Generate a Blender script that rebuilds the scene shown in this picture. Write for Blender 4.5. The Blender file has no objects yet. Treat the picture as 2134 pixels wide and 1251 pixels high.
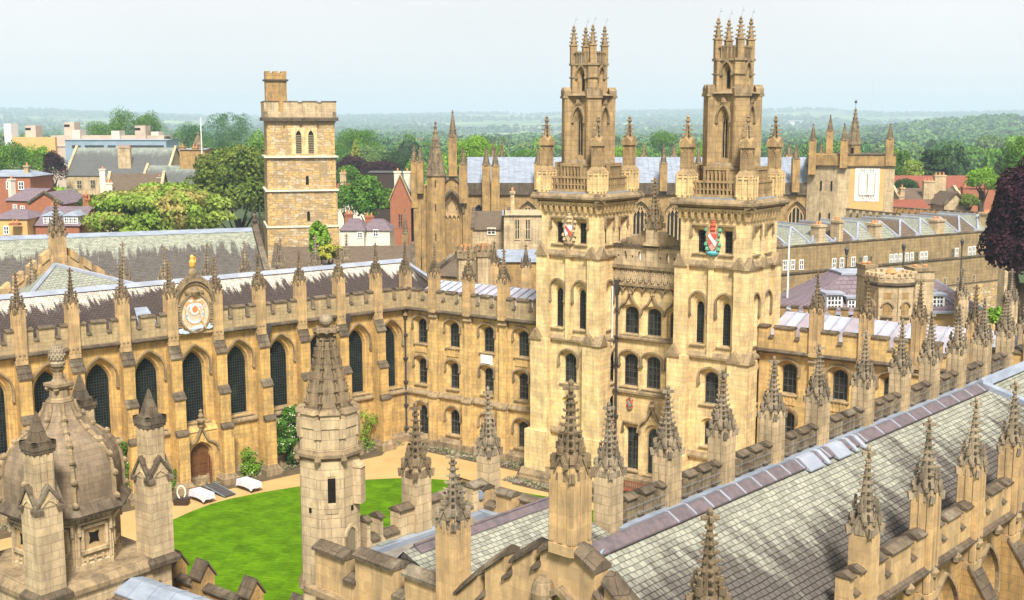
import bpy, math, random
import numpy as np
from mathutils import Matrix, Vector
from mathutils.geometry import tessellate_polygon
R = math.radians
random.seed(7)
S = bpy.context.scene
COL = S.collection
# ------------------------------------------------------------------ camera
FPX, CX, CY, HZ, EYE = 2500., 1067., 625.5, 255., 28.
TH = math.atan((CY-HZ)/FPX); CT, ST = math.cos(TH), math.sin(TH)
cam = bpy.data.cameras.new('camera'); camo = bpy.data.objects.new('camera', cam); COL.objects.link(camo)
camo.location = (0, 0, EYE); camo.rotation_euler = (R(90)-TH, 0, 0)
cam.sensor_width = 36; cam.lens = 36*FPX/2134.; cam.clip_start = .5; cam.clip_end = 30000
S.camera = camo
S.render.resolution_x, S.render.resolution_y = 1024, 600
# ------------------------------------------------------------------ daylight
SUN_EL, SUN_AZ = R(50), R(172)          # azimuth: clockwise from +Y, where the sun stands
world = bpy.data.worlds.new('World'); S.world = world; world.use_nodes = True
wn, wl = world.node_tree.nodes, world.node_tree.links
bg = wn['Background']; sky = wn.new('ShaderNodeTexSky'); sky.sky_type = 'NISHITA'; sky.sun_disc = False
sky.sun_elevation = SUN_EL; sky.sun_rotation = SUN_AZ; sky.dust_density = 3; sky.air_density = 1.0
mixs = wn.new('ShaderNodeMix'); mixs.data_type = 'RGBA'; mixs.inputs['Factor'].default_value = .95
tcw = wn.new('ShaderNodeTexCoord'); nzw = wn.new('ShaderNodeTexNoise'); nzw.inputs['Scale'].default_value = 2.2; nzw.inputs['Detail'].default_value = 4
mpw = wn.new('ShaderNodeMapping'); mpw.inputs['Scale'].default_value = (1, 1, 3)
rmw = wn.new('ShaderNodeValToRGB'); rmw.color_ramp.elements[0].color = (4.85, 4.75, 4.7, 1); rmw.color_ramp.elements[1].color = (5.35, 5.2, 5.1, 1)
rmw.color_ramp.elements[0].position = .35; rmw.color_ramp.elements[1].position = .65
wl.new(tcw.outputs['Generated'], mpw.inputs[0]); wl.new(mpw.outputs[0], nzw.inputs['Vector']); wl.new(nzw.outputs['Fac'], rmw.inputs[0])
wl.new(sky.outputs[0], mixs.inputs['A']); wl.new(rmw.outputs[0], mixs.inputs['B']); wl.new(mixs.outputs['Result'], bg.inputs['Color'])
bg.inputs['Strength'].default_value = .10
sun = bpy.data.lights.new('sun', 'SUN'); suno = bpy.data.objects.new('sun', sun); COL.objects.link(suno)
sun.energy = 4.1; sun.angle = R(12); sun.color = (1, .955, .88)
_d = Vector((math.sin(SUN_AZ)*math.cos(SUN_EL), math.cos(SUN_AZ)*math.cos(SUN_EL), math.sin(SUN_EL)))
suno.rotation_euler = _d.to_track_quat('Z', 'Y').to_euler(); suno.location = (0, -60, 90)
S.view_settings.view_transform = 'Standard'; S.view_settings.look = 'None'; S.view_settings.exposure = .95; S.view_settings.gamma = 1
S.render.engine = 'CYCLES'; S.cycles.max_bounces = 6; S.cycles.diffuse_bounces = 3; S.cycles.glossy_bounces = 2
S.cycles.transparent_max_bounces = 8; S.cycles.volume_bounces = 0; S.cycles.use_denoising = True
# ------------------------------------------------------------------ photograph <-> place
def W(px, py, Y):
    a = (px-CX)/FPX; b = (CY-py)/FPX; t = Y/(CT+b*ST); return Vector((a*t, Y, EYE+(-ST+b*CT)*t))
def G(px, py, z=0.):
    a = (px-CX)/FPX; b = (CY-py)/FPX; t = (z-EYE)/(-ST+b*CT); return Vector((a*t, (CT+b*ST)*t, z))
def PX(v):
    z = v[2]-EYE; d = v[1]*CT-z*ST; return CX+FPX*v[0]/d, CY-FPX*(v[1]*ST+z*CT)/d
class Frame:
    def __init__(s, o, ang): s.o = Vector((o[0], o[1], 0)); s.a = ang; s.c, s.s = math.cos(ang), math.sin(ang)
    def w(s, x, y, z=0.): return Vector((s.o.x+x*s.c-y*s.s, s.o.y+x*s.s+y*s.c, z))
    def l(s, v): dx, dy = v[0]-s.o.x, v[1]-s.o.y; return dx*s.c+dy*s.s, -dx*s.s+dy*s.c
    def atx(s, px, y, z=12.):           # local x on the line y where column px looks
        lo, hi = -30., 90.; up = PX(s.w(30, y, z))[0] > PX(s.w(0, y, z))[0]
        for _ in range(60):
            m = (lo+hi)/2
            if (PX(s.w(m, y, z))[0] < px) == up: lo = m
            else: hi = m
        return m
    def zat(s, x, y, py): v = s.w(x, y); return W(CX, py, v.y).z
# ------------------------------------------------------------------ mesh builder
class MB:
    def __init__(s, M=None): s.v = []; s.f = []; s.uv = {}; s.M = M
    def add(s, vs, fs):
        b = len(s.v)
        if s.M is not None: vs = [tuple(s.M @ Vector(p)) for p in vs]
        s.v += [tuple(p) for p in vs]; s.f += [tuple(b+i for i in f) for f in fs]; return s
    def box(s, x0, x1, y0, y1, z0, z1):
        return s.prism([(x0, y0), (x1, y0), (x1, y1), (x0, y1)], z0, z1)
    def prism(s, p, z0, z1, q=None):
        q = q or p; n = len(p)
        return s.add([(x, y, z0) for x, y in p]+[(x, y, z1) for x, y in q],
                     [tuple(range(n))[::-1], tuple(range(n, 2*n))]+[(i, (i+1) % n, n+(i+1) % n, n+i) for i in range(n)])
    def ey(s, p, y0, y1):               # polygon in x-z pushed along y
        n = len(p)
        return s.add([(x, y0, z) for x, z in p]+[(x, y1, z) for x, z in p],
                     [tuple(range(n)), tuple(range(n, 2*n))[::-1]]+[(i, n+i, n+(i+1) % n, (i+1) % n) for i in range(n)])
    def ex(s, p, x0, x1):               # polygon in y-z pushed along x
        n = len(p)
        return s.add([(x0, y, z) for y, z in p]+[(x1, y, z) for y, z in p],
                     [tuple(range(n))[::-1], tuple(range(n, 2*n))]+[(i, (i+1) % n, n+(i+1) % n, n+i) for i in range(n)])
    def lathe(s, prof, n=8, cx=0, cy=0, rot=0., sq=1.):
        vs = []; fs = []; m = len(prof)
        for r, z in prof:
            for k in range(n):
                a = rot+2*math.pi*k/n; vs.append((cx+r*math.cos(a), cy+r*sq*math.sin(a), z))
        for j in range(m-1):
            for k in range(n): fs.append((j*n+k, j*n+(k+1) % n, (j+1)*n+(k+1) % n, (j+1)*n+k))
        fs.append(tuple(range(n))[::-1]); fs.append(tuple((m-1)*n+k for k in range(n)))
        return s.add(vs, fs)
    def tube(s, p, q, r, n=6, r2=None):
        p, q = Vector(p), Vector(q); d = (q-p).normalized(); u = d.orthogonal().normalized(); w = d.cross(u); r2 = r if r2 is None else r2
        vs = [tuple(c+(u*math.cos(2*math.pi*k/n)+w*math.sin(2*math.pi*k/n))*rr) for c, rr in ((p, r), (q, r2)) for k in range(n)]
        return s.add(vs, [(k, (k+1) % n, n+(k+1) % n, n+k) for k in range(n)]+[tuple(range(n))[::-1], tuple(range(n, 2*n))])
    def quad(s, a, b, c, d, uv=None):
        s.add([a, b, c, d], [(0, 1, 2, 3)])
        if uv: s.uv[len(s.f)-1] = uv
        return s
    def panel(s, outer, holes, y0, insets=()):      # wall sheet in x-z with openings
        loops = [[Vector((x, z, 0)) for x, z in outer]]+[[Vector((x, z, 0)) for x, z in h] for h in holes]
        pts = [p for l in loops for p in l]
        s.add([(p.x, y0, p.y) for p in pts], [tuple(t) for t in tessellate_polygon(loops)])
        for h, (y1, sp) in zip(holes, insets):
            n = len(h); cx = sum(p[0] for p in h)/n; z0 = min(p[1] for p in h)
            inn = [(cx+(x-cx)*sp, z0+(z-z0)*(1-(1-sp)*.35)) for x, z in h]
            steps = [(y0, 0), (y0+(y1-y0)*.45, .4), (y0+(y1-y0)*.5, .7), (y1, 1.)]
            vs = [(x+(a-x)*t, y, z+(b-z)*t) for y, t in steps for (x, z), (a, b) in zip(h, inn)]
            s.add(vs, [(j*n+i, j*n+(i+1) % n, (j+1)*n+(i+1) % n, (j+1)*n+i) for j in range(len(steps)-1) for i in range(n)])
        return s
    def band(s, pts, th, y0, y1):       # moulding along an open x-z line, th outwards (to the left of travel)
        n = len(pts); out = []
        for i in range(n):
            a, b = pts[max(i-1, 0)], pts[min(i+1, n-1)]; dx, dz = b[0]-a[0], b[1]-a[1]; L = math.hypot(dx, dz) or 1
            out.append((pts[i][0]-dz/L*th, pts[i][1]+dx/L*th))
        vs = [(x, y0, z) for x, z in pts]+[(x, y0, z) for x, z in out]+[(x, y1, z) for x, z in out]+[(x, y1, z) for x, z in pts]
        return s.add(vs, [(j*n+i, j*n+i+1, ((j+1) % 4)*n+i+1, ((j+1) % 4)*n+i) for j in range(4) for i in range(n-1)])
    def mesh(s, name):
        me = bpy.data.meshes.new(name); me.from_pydata(s.v, [], s.f); uvl = me.uv_layers.new(name='UVMap')
        nl = len(me.loops); vi = np.empty(nl, np.int32); me.loops.foreach_get('vertex_index', vi)
        co = np.array(s.v, float)[vi]; npoly = len(me.polygons); nr = np.empty(npoly*3); me.polygons.foreach_get('normal', nr); nr = nr.reshape(-1, 3)
        lt = np.empty(npoly, np.int32); me.polygons.foreach_get('loop_total', lt); fn = np.repeat(nr, lt, axis=0)
        h = np.hypot(fn[:, 0], fn[:, 1])+1e-9; tx, ty = -fn[:, 1]/h, fn[:, 0]/h; flat = np.abs(fn[:, 2]) > .8
        u = np.where(flat, co[:, 0], co[:, 0]*tx+co[:, 1]*ty); v = np.where(flat, co[:, 1], co[:, 2])
        uv = np.stack([u, v], 1); st = np.concatenate([[0], np.cumsum(lt)])
        for fi, c in s.uv.items(): uv[st[fi]:st[fi+1]] = c
        uvl.data.foreach_set('uv', uv.astype(np.float32).ravel()); return me
    def build(s, name, m, parent=None, smooth=False, loc=None, rot=0.):
        me = s.mesh(name); me.materials.append(m)
        if smooth: me.polygons.foreach_set('use_smooth', [True]*len(me.polygons))
        return link(name, me, parent, loc, rot)
def link(name, me, parent=None, loc=None, rot=0.):
    o = bpy.data.objects.new(name, me); COL.objects.link(o); o.parent = parent
    if loc is not None: o.location = loc
    o.rotation_euler.z = rot; return o
def tag(o, label, cat=None, group=None, kind=None):
    if label: o['label'] = label
    if cat: o['category'] = cat
    if group: o['group'] = group
    if kind: o['kind'] = kind
    return o
def thing(name, label, cat, loc, rot=0., group=None):
    o = bpy.data.objects.new(name, None); COL.objects.link(o); o.location = loc; o.rotation_euler.z = rot; o.empty_display_size = .2
    return tag(o, label, cat, group)
def dup(root, loc, rot=0., label=None, scale=None):
    def cp(o, par):
        c = o.copy(); COL.objects.link(c); c.parent = par
        for ch in KIDS.get(o, None) or list(o.children): cp(ch, c)
        return c
    r = cp(root, None); r.location = loc; r.rotation_euler.z = rot
    if label: r['label'] = label
    if scale: r.scale = scale
    return r
KIDS = {}
def arch(cx, w, z0, zs, zt, k=.3, n=7):             # closed x-z loop, k = pointedness
    p = [(cx-w/2, z0), (cx+w/2, z0)]
    for i in range(2*n+1):
        u = math.cos(math.pi*i/(2*n)); p.append((cx+u*w/2, zs+(zt-zs)*((1-k)*math.sqrt(max(0, 1-u*u))+k*(1-abs(u)))))
    return p
def rect(x0, x1, z0, z1): return [(x0, z0), (x1, z0), (x1, z1), (x0, z1)]
# ------------------------------------------------------------------ materials
class NM:
    def __init__(s, name, rough=.9, spec=.06):
        s.m = bpy.data.materials.new(name); s.m.use_nodes = True; s.t = s.m.node_tree; s.n = s.t.nodes; s.b = s.n['Principled BSDF']
        s.b.inputs['Roughness'].default_value = rough; s.b.inputs['Specular IOR Level'].default_value = spec
    def new(s, t, **k):
        x = s.n.new('ShaderNode'+t)
        for a, b in k.items():
            if hasattr(x, a): setattr(x, a, b)
            else: s.set(x.inputs[a.replace('_', ' ')], b)
        return x
    def set(s, i, v):
        if isinstance(v, bpy.types.NodeSocket): s.t.links.new(v, i)
        elif isinstance(v, (tuple, list)) and len(v) == 3 and i.type == 'RGBA': i.default_value = (*v, 1)
        else: i.default_value = v
    def math(s, op, a, b=0.):
        x = s.n.new('ShaderNodeMath'); x.operation = op; s.set(x.inputs[0], a); s.set(x.inputs[1], b); return x.outputs[0]
    def mix(s, f, a, b, blend='MIX'):
        x = s.n.new('ShaderNodeMix'); x.data_type = 'RGBA'; x.blend_type = blend; s.set(x.inputs['Factor'], f); s.set(x.inputs['A'], a); s.set(x.inputs['B'], b); return x.outputs['Result']
    def ramp(s, f, lo, hi, a=0., b=1.):
        x = s.n.new('ShaderNodeMapRange'); x.interpolation_type = 'SMOOTHSTEP'; s.set(x.inputs[0], f); s.set(x.inputs[1], lo); s.set(x.inputs[2], hi); s.set(x.inputs[3], a); s.set(x.inputs[4], b); return x.outputs[0]
    def coord(s, kind='Object', scale=(1, 1, 1), rnd=True):
        tc = s.n.new('ShaderNodeTexCoord'); mp = s.n.new('ShaderNodeMapping'); mp.inputs['Scale'].default_value = scale
        s.t.links.new(tc.outputs[kind], mp.inputs[0])
        if rnd:
            oi = s.n.new('ShaderNodeObjectInfo'); ml = s.math('MULTIPLY', oi.outputs['Random'], 37.); cb = s.n.new('ShaderNodeCombineXYZ')
            for i in range(3): s.t.links.new(ml, cb.inputs[i])
            s.t.links.new(cb.outputs[0], mp.inputs['Location'])
        return mp.outputs[0]
    def noise(s, vec, scale, detail=4, rough=.55):
        x = s.n.new('ShaderNodeTexNoise'); s.set(x.inputs['Vector'], vec); x.inputs['Scale'].default_value = scale; x.inputs['Detail'].default_value = detail; x.inputs['Roughness'].default_value = rough; return x.outputs['Fac']
    def out(s, col, bump=None, bs=.3, bd=.03):
        s.set(s.b.inputs['Base Color'], col)
        if bump is not None:
            b = s.n.new('ShaderNodeBump'); b.inputs['Strength'].default_value = bs; b.inputs['Distance'].default_value = bd
            s.set(b.inputs['Height'], bump); s.t.links.new(b.outputs[0], s.b.inputs['Normal'])
        return s.m
def brick(x, vec, bw, rh, c1, c2, mo, ms=.012, off=.5, bias=0.):
    b = x.new('TexBrick'); x.set(b.inputs['Vector'], vec); b.offset = off; b.inputs['Scale'].default_value = 1
    x.set(b.inputs['Color1'], c1); x.set(b.inputs['Color2'], c2); x.set(b.inputs['Mortar'], mo)
    b.inputs['Brick Width'].default_value = bw; b.inputs['Row Height'].default_value = rh; b.inputs['Mortar Size'].default_value = ms; b.inputs['Bias'].default_value = bias
    b.inputs['Mortar Smooth'].default_value = .3
    return b
def stone(name, c1, c2, mo, soot, amt=.5, bw=.75, rh=.34, ms=.014, streak=.5, bs=.35, pale=None, vor=False):
    x = NM(name); uv = x.coord('UV', rnd=False); ob = x.coord('Object')
    wob = x.new('VectorMath', operation='ADD'); nz = x.new('TexNoise'); x.set(nz.inputs['Vector'], ob); nz.inputs['Scale'].default_value = 1.7
    sc = x.new('VectorMath', operation='SCALE'); x.set(sc.inputs[0], nz.outputs['Color']); sc.inputs['Scale'].default_value = .05
    x.set(wob.inputs[0], uv); x.set(wob.inputs[1], sc.outputs[0])
    b = brick(x, wob.outputs[0], bw, rh, c1, c2, mo, ms)
    if vor:
        mpv = x.new('Mapping'); x.set(mpv.inputs[0], wob.outputs[0]); mpv.inputs['Scale'].default_value = (1/bw, 1/rh, 1)
        v1 = x.new('TexVoronoi', voronoi_dimensions='2D'); x.set(v1.inputs['Vector'], mpv.outputs[0]); v1.inputs['Scale'].default_value = 1; v2 = x.new('TexVoronoi', voronoi_dimensions='2D', feature='DISTANCE_TO_EDGE'); x.set(v2.inputs['Vector'], mpv.outputs[0]); v2.inputs['Scale'].default_value = 1
        sp = x.new('SeparateColor'); x.set(sp.inputs[0], v1.outputs['Color']); vc = x.mix(x.ramp(sp.outputs[0], .2, .8), c1, c2); vc = x.mix(x.ramp(sp.outputs[1], .55, .9), vc, (.62, .5, .33)); vcol = x.mix(x.ramp(v2.outputs['Distance'], .02, .09), mo, vc)
    b2 = brick(x, wob.outputs[0], bw, rh, (.66, .62, .56), (1.22, 1.2, 1.16), (1, 1, 1), 0., bias=.15)
    c = x.mix(.85, b.outputs['Color'], b2.outputs['Color'], 'MULTIPLY')
    b3 = brick(x, wob.outputs[0], bw, rh, (1, 1, 1), (.52, .48, .42), (1, 1, 1), 0., bias=-.72); c = x.mix(.8, c, b3.outputs['Color'], 'MULTIPLY')
    if vor: c = x.mix(.9, c, vcol)
    if pale: c = x.mix(x.ramp(x.noise(ob, .35, 3), .5, .72), c, pale)
    big = x.noise(ob, .8, 7, .68); st = x.noise(x.coord('Object', (2.8, 2.8, .32)), 1., 6, .7)
    m = x.math('ADD', x.math('MULTIPLY', x.ramp(big, .42, .60), 1-streak), x.math('MULTIPLY', x.ramp(st, .44, .58), streak))
    fine = x.noise(ob, 9., 4, .7)
    m = x.math('MULTIPLY', m, x.ramp(fine, .25, .65, .55, 1.))
    c = x.mix(x.math('MULTIPLY', m, amt), c, soot)
    c = x.mix(.35, c, x.ramp(fine, .2, .8, .6, 1.35), 'MULTIPLY')
    h = x.math('ADD', b.outputs['Fac'], x.math('MULTIPLY', fine, -.6))
    return x.out(c, x.math('MULTIPLY', h, -1.), bs, .03)
def slate(name, c1, c2, mo, pale=None, p0=0., p1=3., spread=1.6, dark=None, bw=.42, rh=.3, ms=.02, nu=1.2, nv=.28, bs=.5):
    x = NM(name, .85, .08); uv0 = x.coord('UV', rnd=False); ob = x.coord('Object'); wz = x.new('TexNoise'); x.set(wz.inputs['Vector'], ob); wz.inputs['Scale'].default_value = 1.3; ws = x.new('VectorMath', operation='SCALE'); x.set(ws.inputs[0], wz.outputs['Color']); ws.inputs['Scale'].default_value = .10; wa = x.new('VectorMath', operation='ADD'); x.set(wa.inputs[0], uv0); x.set(wa.inputs[1], ws.outputs[0]); uv = wa.outputs[0]
    b = brick(x, uv, bw, rh, c1, c2, mo, ms); b2 = brick(x, uv, bw, rh, (.5, .5, .52), (1.25, 1.22, 1.2), (1, 1, 1), 0., bias=.2)
    c = x.mix(.85, b.outputs['Color'], b2.outputs['Color'], 'MULTIPLY')
    fine = x.noise(ob, 6., 4, .7)
    if pale:
        su = x.noise(x.coord('UV', (nu, nv, 1), False), 1., 8, .72); sv = x.new('SeparateXYZ'); x.set(sv.inputs[0], uv)
        edge = x.math('ADD', sv.outputs['Y'], x.math('MULTIPLY', x.math('SUBTRACT', su, .5), spread*4))
        big = x.noise(x.coord('UV', (.12, .12, 1), False), 1., 2); edge = x.math('ADD', edge, x.math('MULTIPLY', x.math('SUBTRACT', big, .5), spread*2))
        m = x.ramp(edge, p0, p1, 1., 0.); m = x.math('MULTIPLY', m, x.ramp(fine, .2, .5, .75, 1.)); m = x.math('MULTIPLY', m, x.math('SUBTRACT', 1., x.math('MULTIPLY', b.outputs['Fac'], .6)))
        pv = x.mix(.65, pale, b2.outputs['Color'], 'MULTIPLY'); c = x.mix(m, c, pv)
    c = x.mix(.4, c, x.ramp(fine, .2, .8, .65, 1.3), 'MULTIPLY')
    h = x.math('ADD', b.outputs['Fac'], x.math('MULTIPLY', fine, -.5))
    return x.out(c, x.math('MULTIPLY', h, -1.), bs, .03)
def plain(name, c, c2=None, rough=.85, spec=.25, scale=2., bump=.2, sx=(1, 1, 1)):
    x = NM(name, rough, spec); ob = x.coord('Object', sx); f = x.noise(ob, scale, 6, .65)
    c2 = c2 or tuple(v*.6 for v in c)
    return x.out(x.mix(x.ramp(f, .32, .68), c, c2), f, bump, .03)
def glass(name, gw, gh, line, pane=(.004, .005, .005), pane2=(.014, .016, .016), ms=.02, rough=.25, spec=.4):
    x = NM(name, rough, spec); uv = x.coord('UV', rnd=False); b = brick(x, uv, gw, gh, pane, pane2, line, ms, 0., -.3)
    f = x.noise(x.coord('Object'), .7, 2); c = x.mix(x.ramp(f, .52, .75, 0., .5), b.outputs['Color'], (.035, .05, .035))
    x.set(x.b.inputs['Roughness'], x.mix(b.outputs['Fac'], (rough,)*3, (.7,)*3)); return x.out(c, b.outputs['Fac'], .3, .01)
def leafy(name, c1, c2, c3=None, scale=.35, tr=.25):
    x = NM(name, .8, .12); ob = x.coord('Object'); f = x.noise(ob, scale, 3); ge = x.new('NewGeometry'); rp = ge.outputs['Random Per Island']
    c = x.mix(x.ramp(f, .38, .62), c1, c2)
    if c3: c = x.mix(x.ramp(x.noise(ob, scale*.7, 2), .55, .66), c, c3)
    c = x.mix(.75, c, x.ramp(rp, 0., 1., .55, 1.5), 'MULTIPLY'); x.set(x.b.inputs['Base Color'], c)
    tl = x.new('BsdfTranslucent'); x.set(tl.inputs['Color'], c); ms = x.n.new('ShaderNodeMixShader'); ms.inputs[0].default_value = tr
    o = x.n['Material Output']; x.t.links.new(x.b.outputs[0], ms.inputs[1]); x.t.links.new(tl.outputs[0], ms.inputs[2]); x.t.links.new(ms.outputs[0], o.inputs['Surface']); return x.m
M = {}
GOLD = ((.60, .43, .22), (.50, .34, .15), (.42, .31, .18), (.20, .16, .11))
M['library'] = stone('golden_ashlar', (.66, .435, .165), (.55, .345, .115), (.36, .25, .12), (.15, .108, .065), .7)
M['parapet'] = stone('grey_ashlar', (.48, .37, .21), (.39, .295, .165), (.28, .215, .13), (.14, .112, .077), .65, bw=.6, rh=.27)
M['range'] = stone('pale_gold_ashlar', (.70, .49, .21), (.60, .40, .15), (.42, .30, .15), (.17, .125, .075), .68)
M['tower'] = stone('cream_ashlar', (.80, .63, .35), (.70, .505, .24), (.5, .37, .19), (.20, .15, .09), .62)
M['trim'] = stone('weathered_trim', (.37, .28, .165), (.29, .215, .125), (.22, .165, .10), (.075, .06, .045), .8, bw=.9, rh=.5)
M['spire'] = stone('sooted_pinnacle', (.29, .22, .135), (.215, .16, .095), (.16, .12, .075), (.06, .048, .036), .9, bw=.8, rh=.5, bs=.6)
M['spire_pale'] = stone('grey_pinnacle', (.36, .295, .205), (.27, .22, .15), (.2, .16, .11), (.075, .062, .05), .85, bw=.8, rh=.5, bs=.6)
M['coping'] = stone('lichened_coping', (.17, .13, .088), (.12, .094, .066), (.08, .062, .045), (.045, .037, .03), .85, bw=.5, rh=.4, bs=.7, pale=(.26, .215, .15))
M['front'] = stone('apricot_ashlar', (.58, .41, .215), (.48, .325, .155), (.42, .30, .16), (.18, .135, .085), .75, bw=.9, rh=.4, ms=.008)
M['turret'] = stone('grey_buff_ashlar', (.60, .475, .295), (.49, .375, .225), (.32, .25, .165), (.16, .125, .085), .7, bw=.7, rh=.36)
M['dome'] = stone('dome_ashlar', (.30, .225, .15), (.25, .188, .125), (.21, .16, .108), (.095, .076, .056), .75, bw=.45, rh=.22)
M['chapel'] = stone('brown_ashlar', (.50, .325, .13), (.37, .235, .09), (.27, .185, .085), (.12, .09, .06), .8, bw=.8, rh=.36)
M['rubble'] = stone('orange_rubble', (.66, .42, .155), (.40, .285, .15), (.24, .17, .09), (.26, .20, .13), .7, bw=.9, rh=.34, ms=.03, bs=.9, vor=True)
M['lantern'] = stone('tawny_ashlar', (.45, .32, .165), (.35, .245, .12), (.24, .17, .09), (.12, .09, .06), .75, bw=.9, rh=.36)
M['merlon'] = stone('streaked_merlon_stone', (.33, .265, .175), (.25, .20, .13), (.17, .135, .09), (.07, .057, .042), .9, bw=.5, rh=.34)
M['drab'] = stone('drab_ashlar', (.40, .29, .15), (.30, .215, .11), (.2, .145, .08), (.12, .092, .06), .75, bw=.9, rh=.4)
M['slate_lib'] = slate('stone_slate_lichen', (.095, .072, .064), (.062, .047, .042), (.024, .02, .018), (.52, .47, .39), .9, 1.5, 1.5, bw=.3, rh=.19, ms=.022, nu=2.6, nv=.26)
M['slate_hall'] = slate('green_stone_slate', (.13, .115, .10), (.095, .085, .075), (.04, .036, .03), (.27, .285, .22), 2.4, 3.4, 2.6, bw=.35, rh=.24, ms=.022, nu=1.5, nv=.14)
M['slate_chapel'] = slate('chapel_stone_slate', (.14, .123, .105), (.066, .059, .052), (.028, .024, .02), (.27, .27, .215), .9, 3.3, 2.9, bw=.31, rh=.215, ms=.018, nu=1.5, nv=.24, bs=.9)
M['slate_grey'] = slate('grey_slate', (.135, .14, .135), (.09, .094, .09), (.05, .05, .05), (.22, .25, .21), .3, 3., 1.5, bw=.5, rh=.3)
M['slate_mauve'] = slate('mauve_slate', (.22, .17, .19), (.155, .122, .14), (.06, .05, .055), bw=.6, rh=.35)
M['slate_brown'] = slate('brown_stone_slate', (.17, .125, .085), (.11, .085, .06), (.05, .038, .03), bw=.4, rh=.28)
M['slate_green'] = slate('sage_slate', (.30, .31, .25), (.2, .215, .175), (.1, .1, .08), bw=.4, rh=.25)
M['tile_red'] = slate('red_tile', (.30, .10, .06), (.22, .075, .05), (.1, .04, .03), bw=.3, rh=.25)
M['brick'] = stone('red_brick', (.42, .13, .055), (.33, .095, .045), (.3, .2, .14), (.2, .09, .06), .4, bw=.24, rh=.09)
M['lead'] = plain('lead_sheet', (.27, .305, .36), (.18, .205, .25), .6, .2, 1.2, .15, (.6, .6, 3))
M['lead_pale'] = plain('pale_lead', (.33, .35, .40), (.23, .25, .295), .6, .2, .8)
M['lead_rust'] = plain('mauve_lead', (.155, .118, .124), (.10, .085, .09), .75, .1, 3.)
M['iron'] = plain('dark_iron', (.04, .038, .036), (.06, .05, .045), .6, .4, 4)
M['white'] = plain('white_paint', (.78, .77, .74), (.68, .67, .64), .6, .3, 2)
M['concrete'] = plain('pink_concrete', (.50, .40, .31), (.40, .32, .26), .9, .2, .4)
M['concrete_pale'] = plain('pale_concrete', (.56, .52, .46), (.46, .43, .38), .9, .2, .4)
M['cladding'] = plain('blue_cladding', (.24, .32, .38), (.2, .27, .33), .5, .4, .3)
M['render'] = plain('cream_render', (.70, .64, .52), (.6, .54, .43), .9, .2, .6)
M['ochre'] = plain('ochre_render', (.60, .37, .14), (.52, .32, .13), .9, .2, .5)
M['wood'] = plain('oak', (.17, .07, .022), (.11, .045, .015), .55, .35, 3, .2, (6, 6, .6))
M['wood_red'] = plain('red_teak', (.26, .075, .035), (.17, .05, .025), .6, .3, 4, .2, (1, 8, 8))
M['wood_dark'] = plain('dark_wood', (.055, .03, .02), (.03, .02, .014), .5, .4, 4)
M['wood_grey'] = plain('grey_oak', (.24, .20, .12), (.17, .14, .085), .8, .2, 3, .3, (8, 8, .5))
M['cloth'] = plain('white_linen', (.60, .60, .63), (.52, .52, .57), .9, .1, 3)
M['gilt'] = plain('gilding', (.75, .42, .06), (.55, .3, .04), .35, .6, 6)
M['terracotta'] = plain('terracotta', (.55, .25, .10), (.42, .19, .08), .85, .2, 3)
M['glass_lib'] = glass('leaded_glass', .2, .22, (.05, .06, .056), ms=.014, spec=.08)
M['glass_sash'] = glass('sash_glass', .34, .5, (.10, .10, .085), (.012, .012, .011), (.04, .042, .036), .022, spec=.15)
M['glass_lead'] = glass('lancet_glass', .17, .26, (.05, .046, .038), ms=.018, spec=.08)
M['glass_far'] = glass('far_glass', .5, .6, (.10, .105, .11), (.02, .022, .025), (.05, .055, .06), .03)
M['glass_white'] = glass('white_barred_glass', .33, .42, (.7, .7, .68), (.03, .035, .04), (.06, .065, .07), .06)
M['void'] = plain('deep_opening', (.012, .01, .008), (.02, .016, .012), .95, .05)
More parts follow.
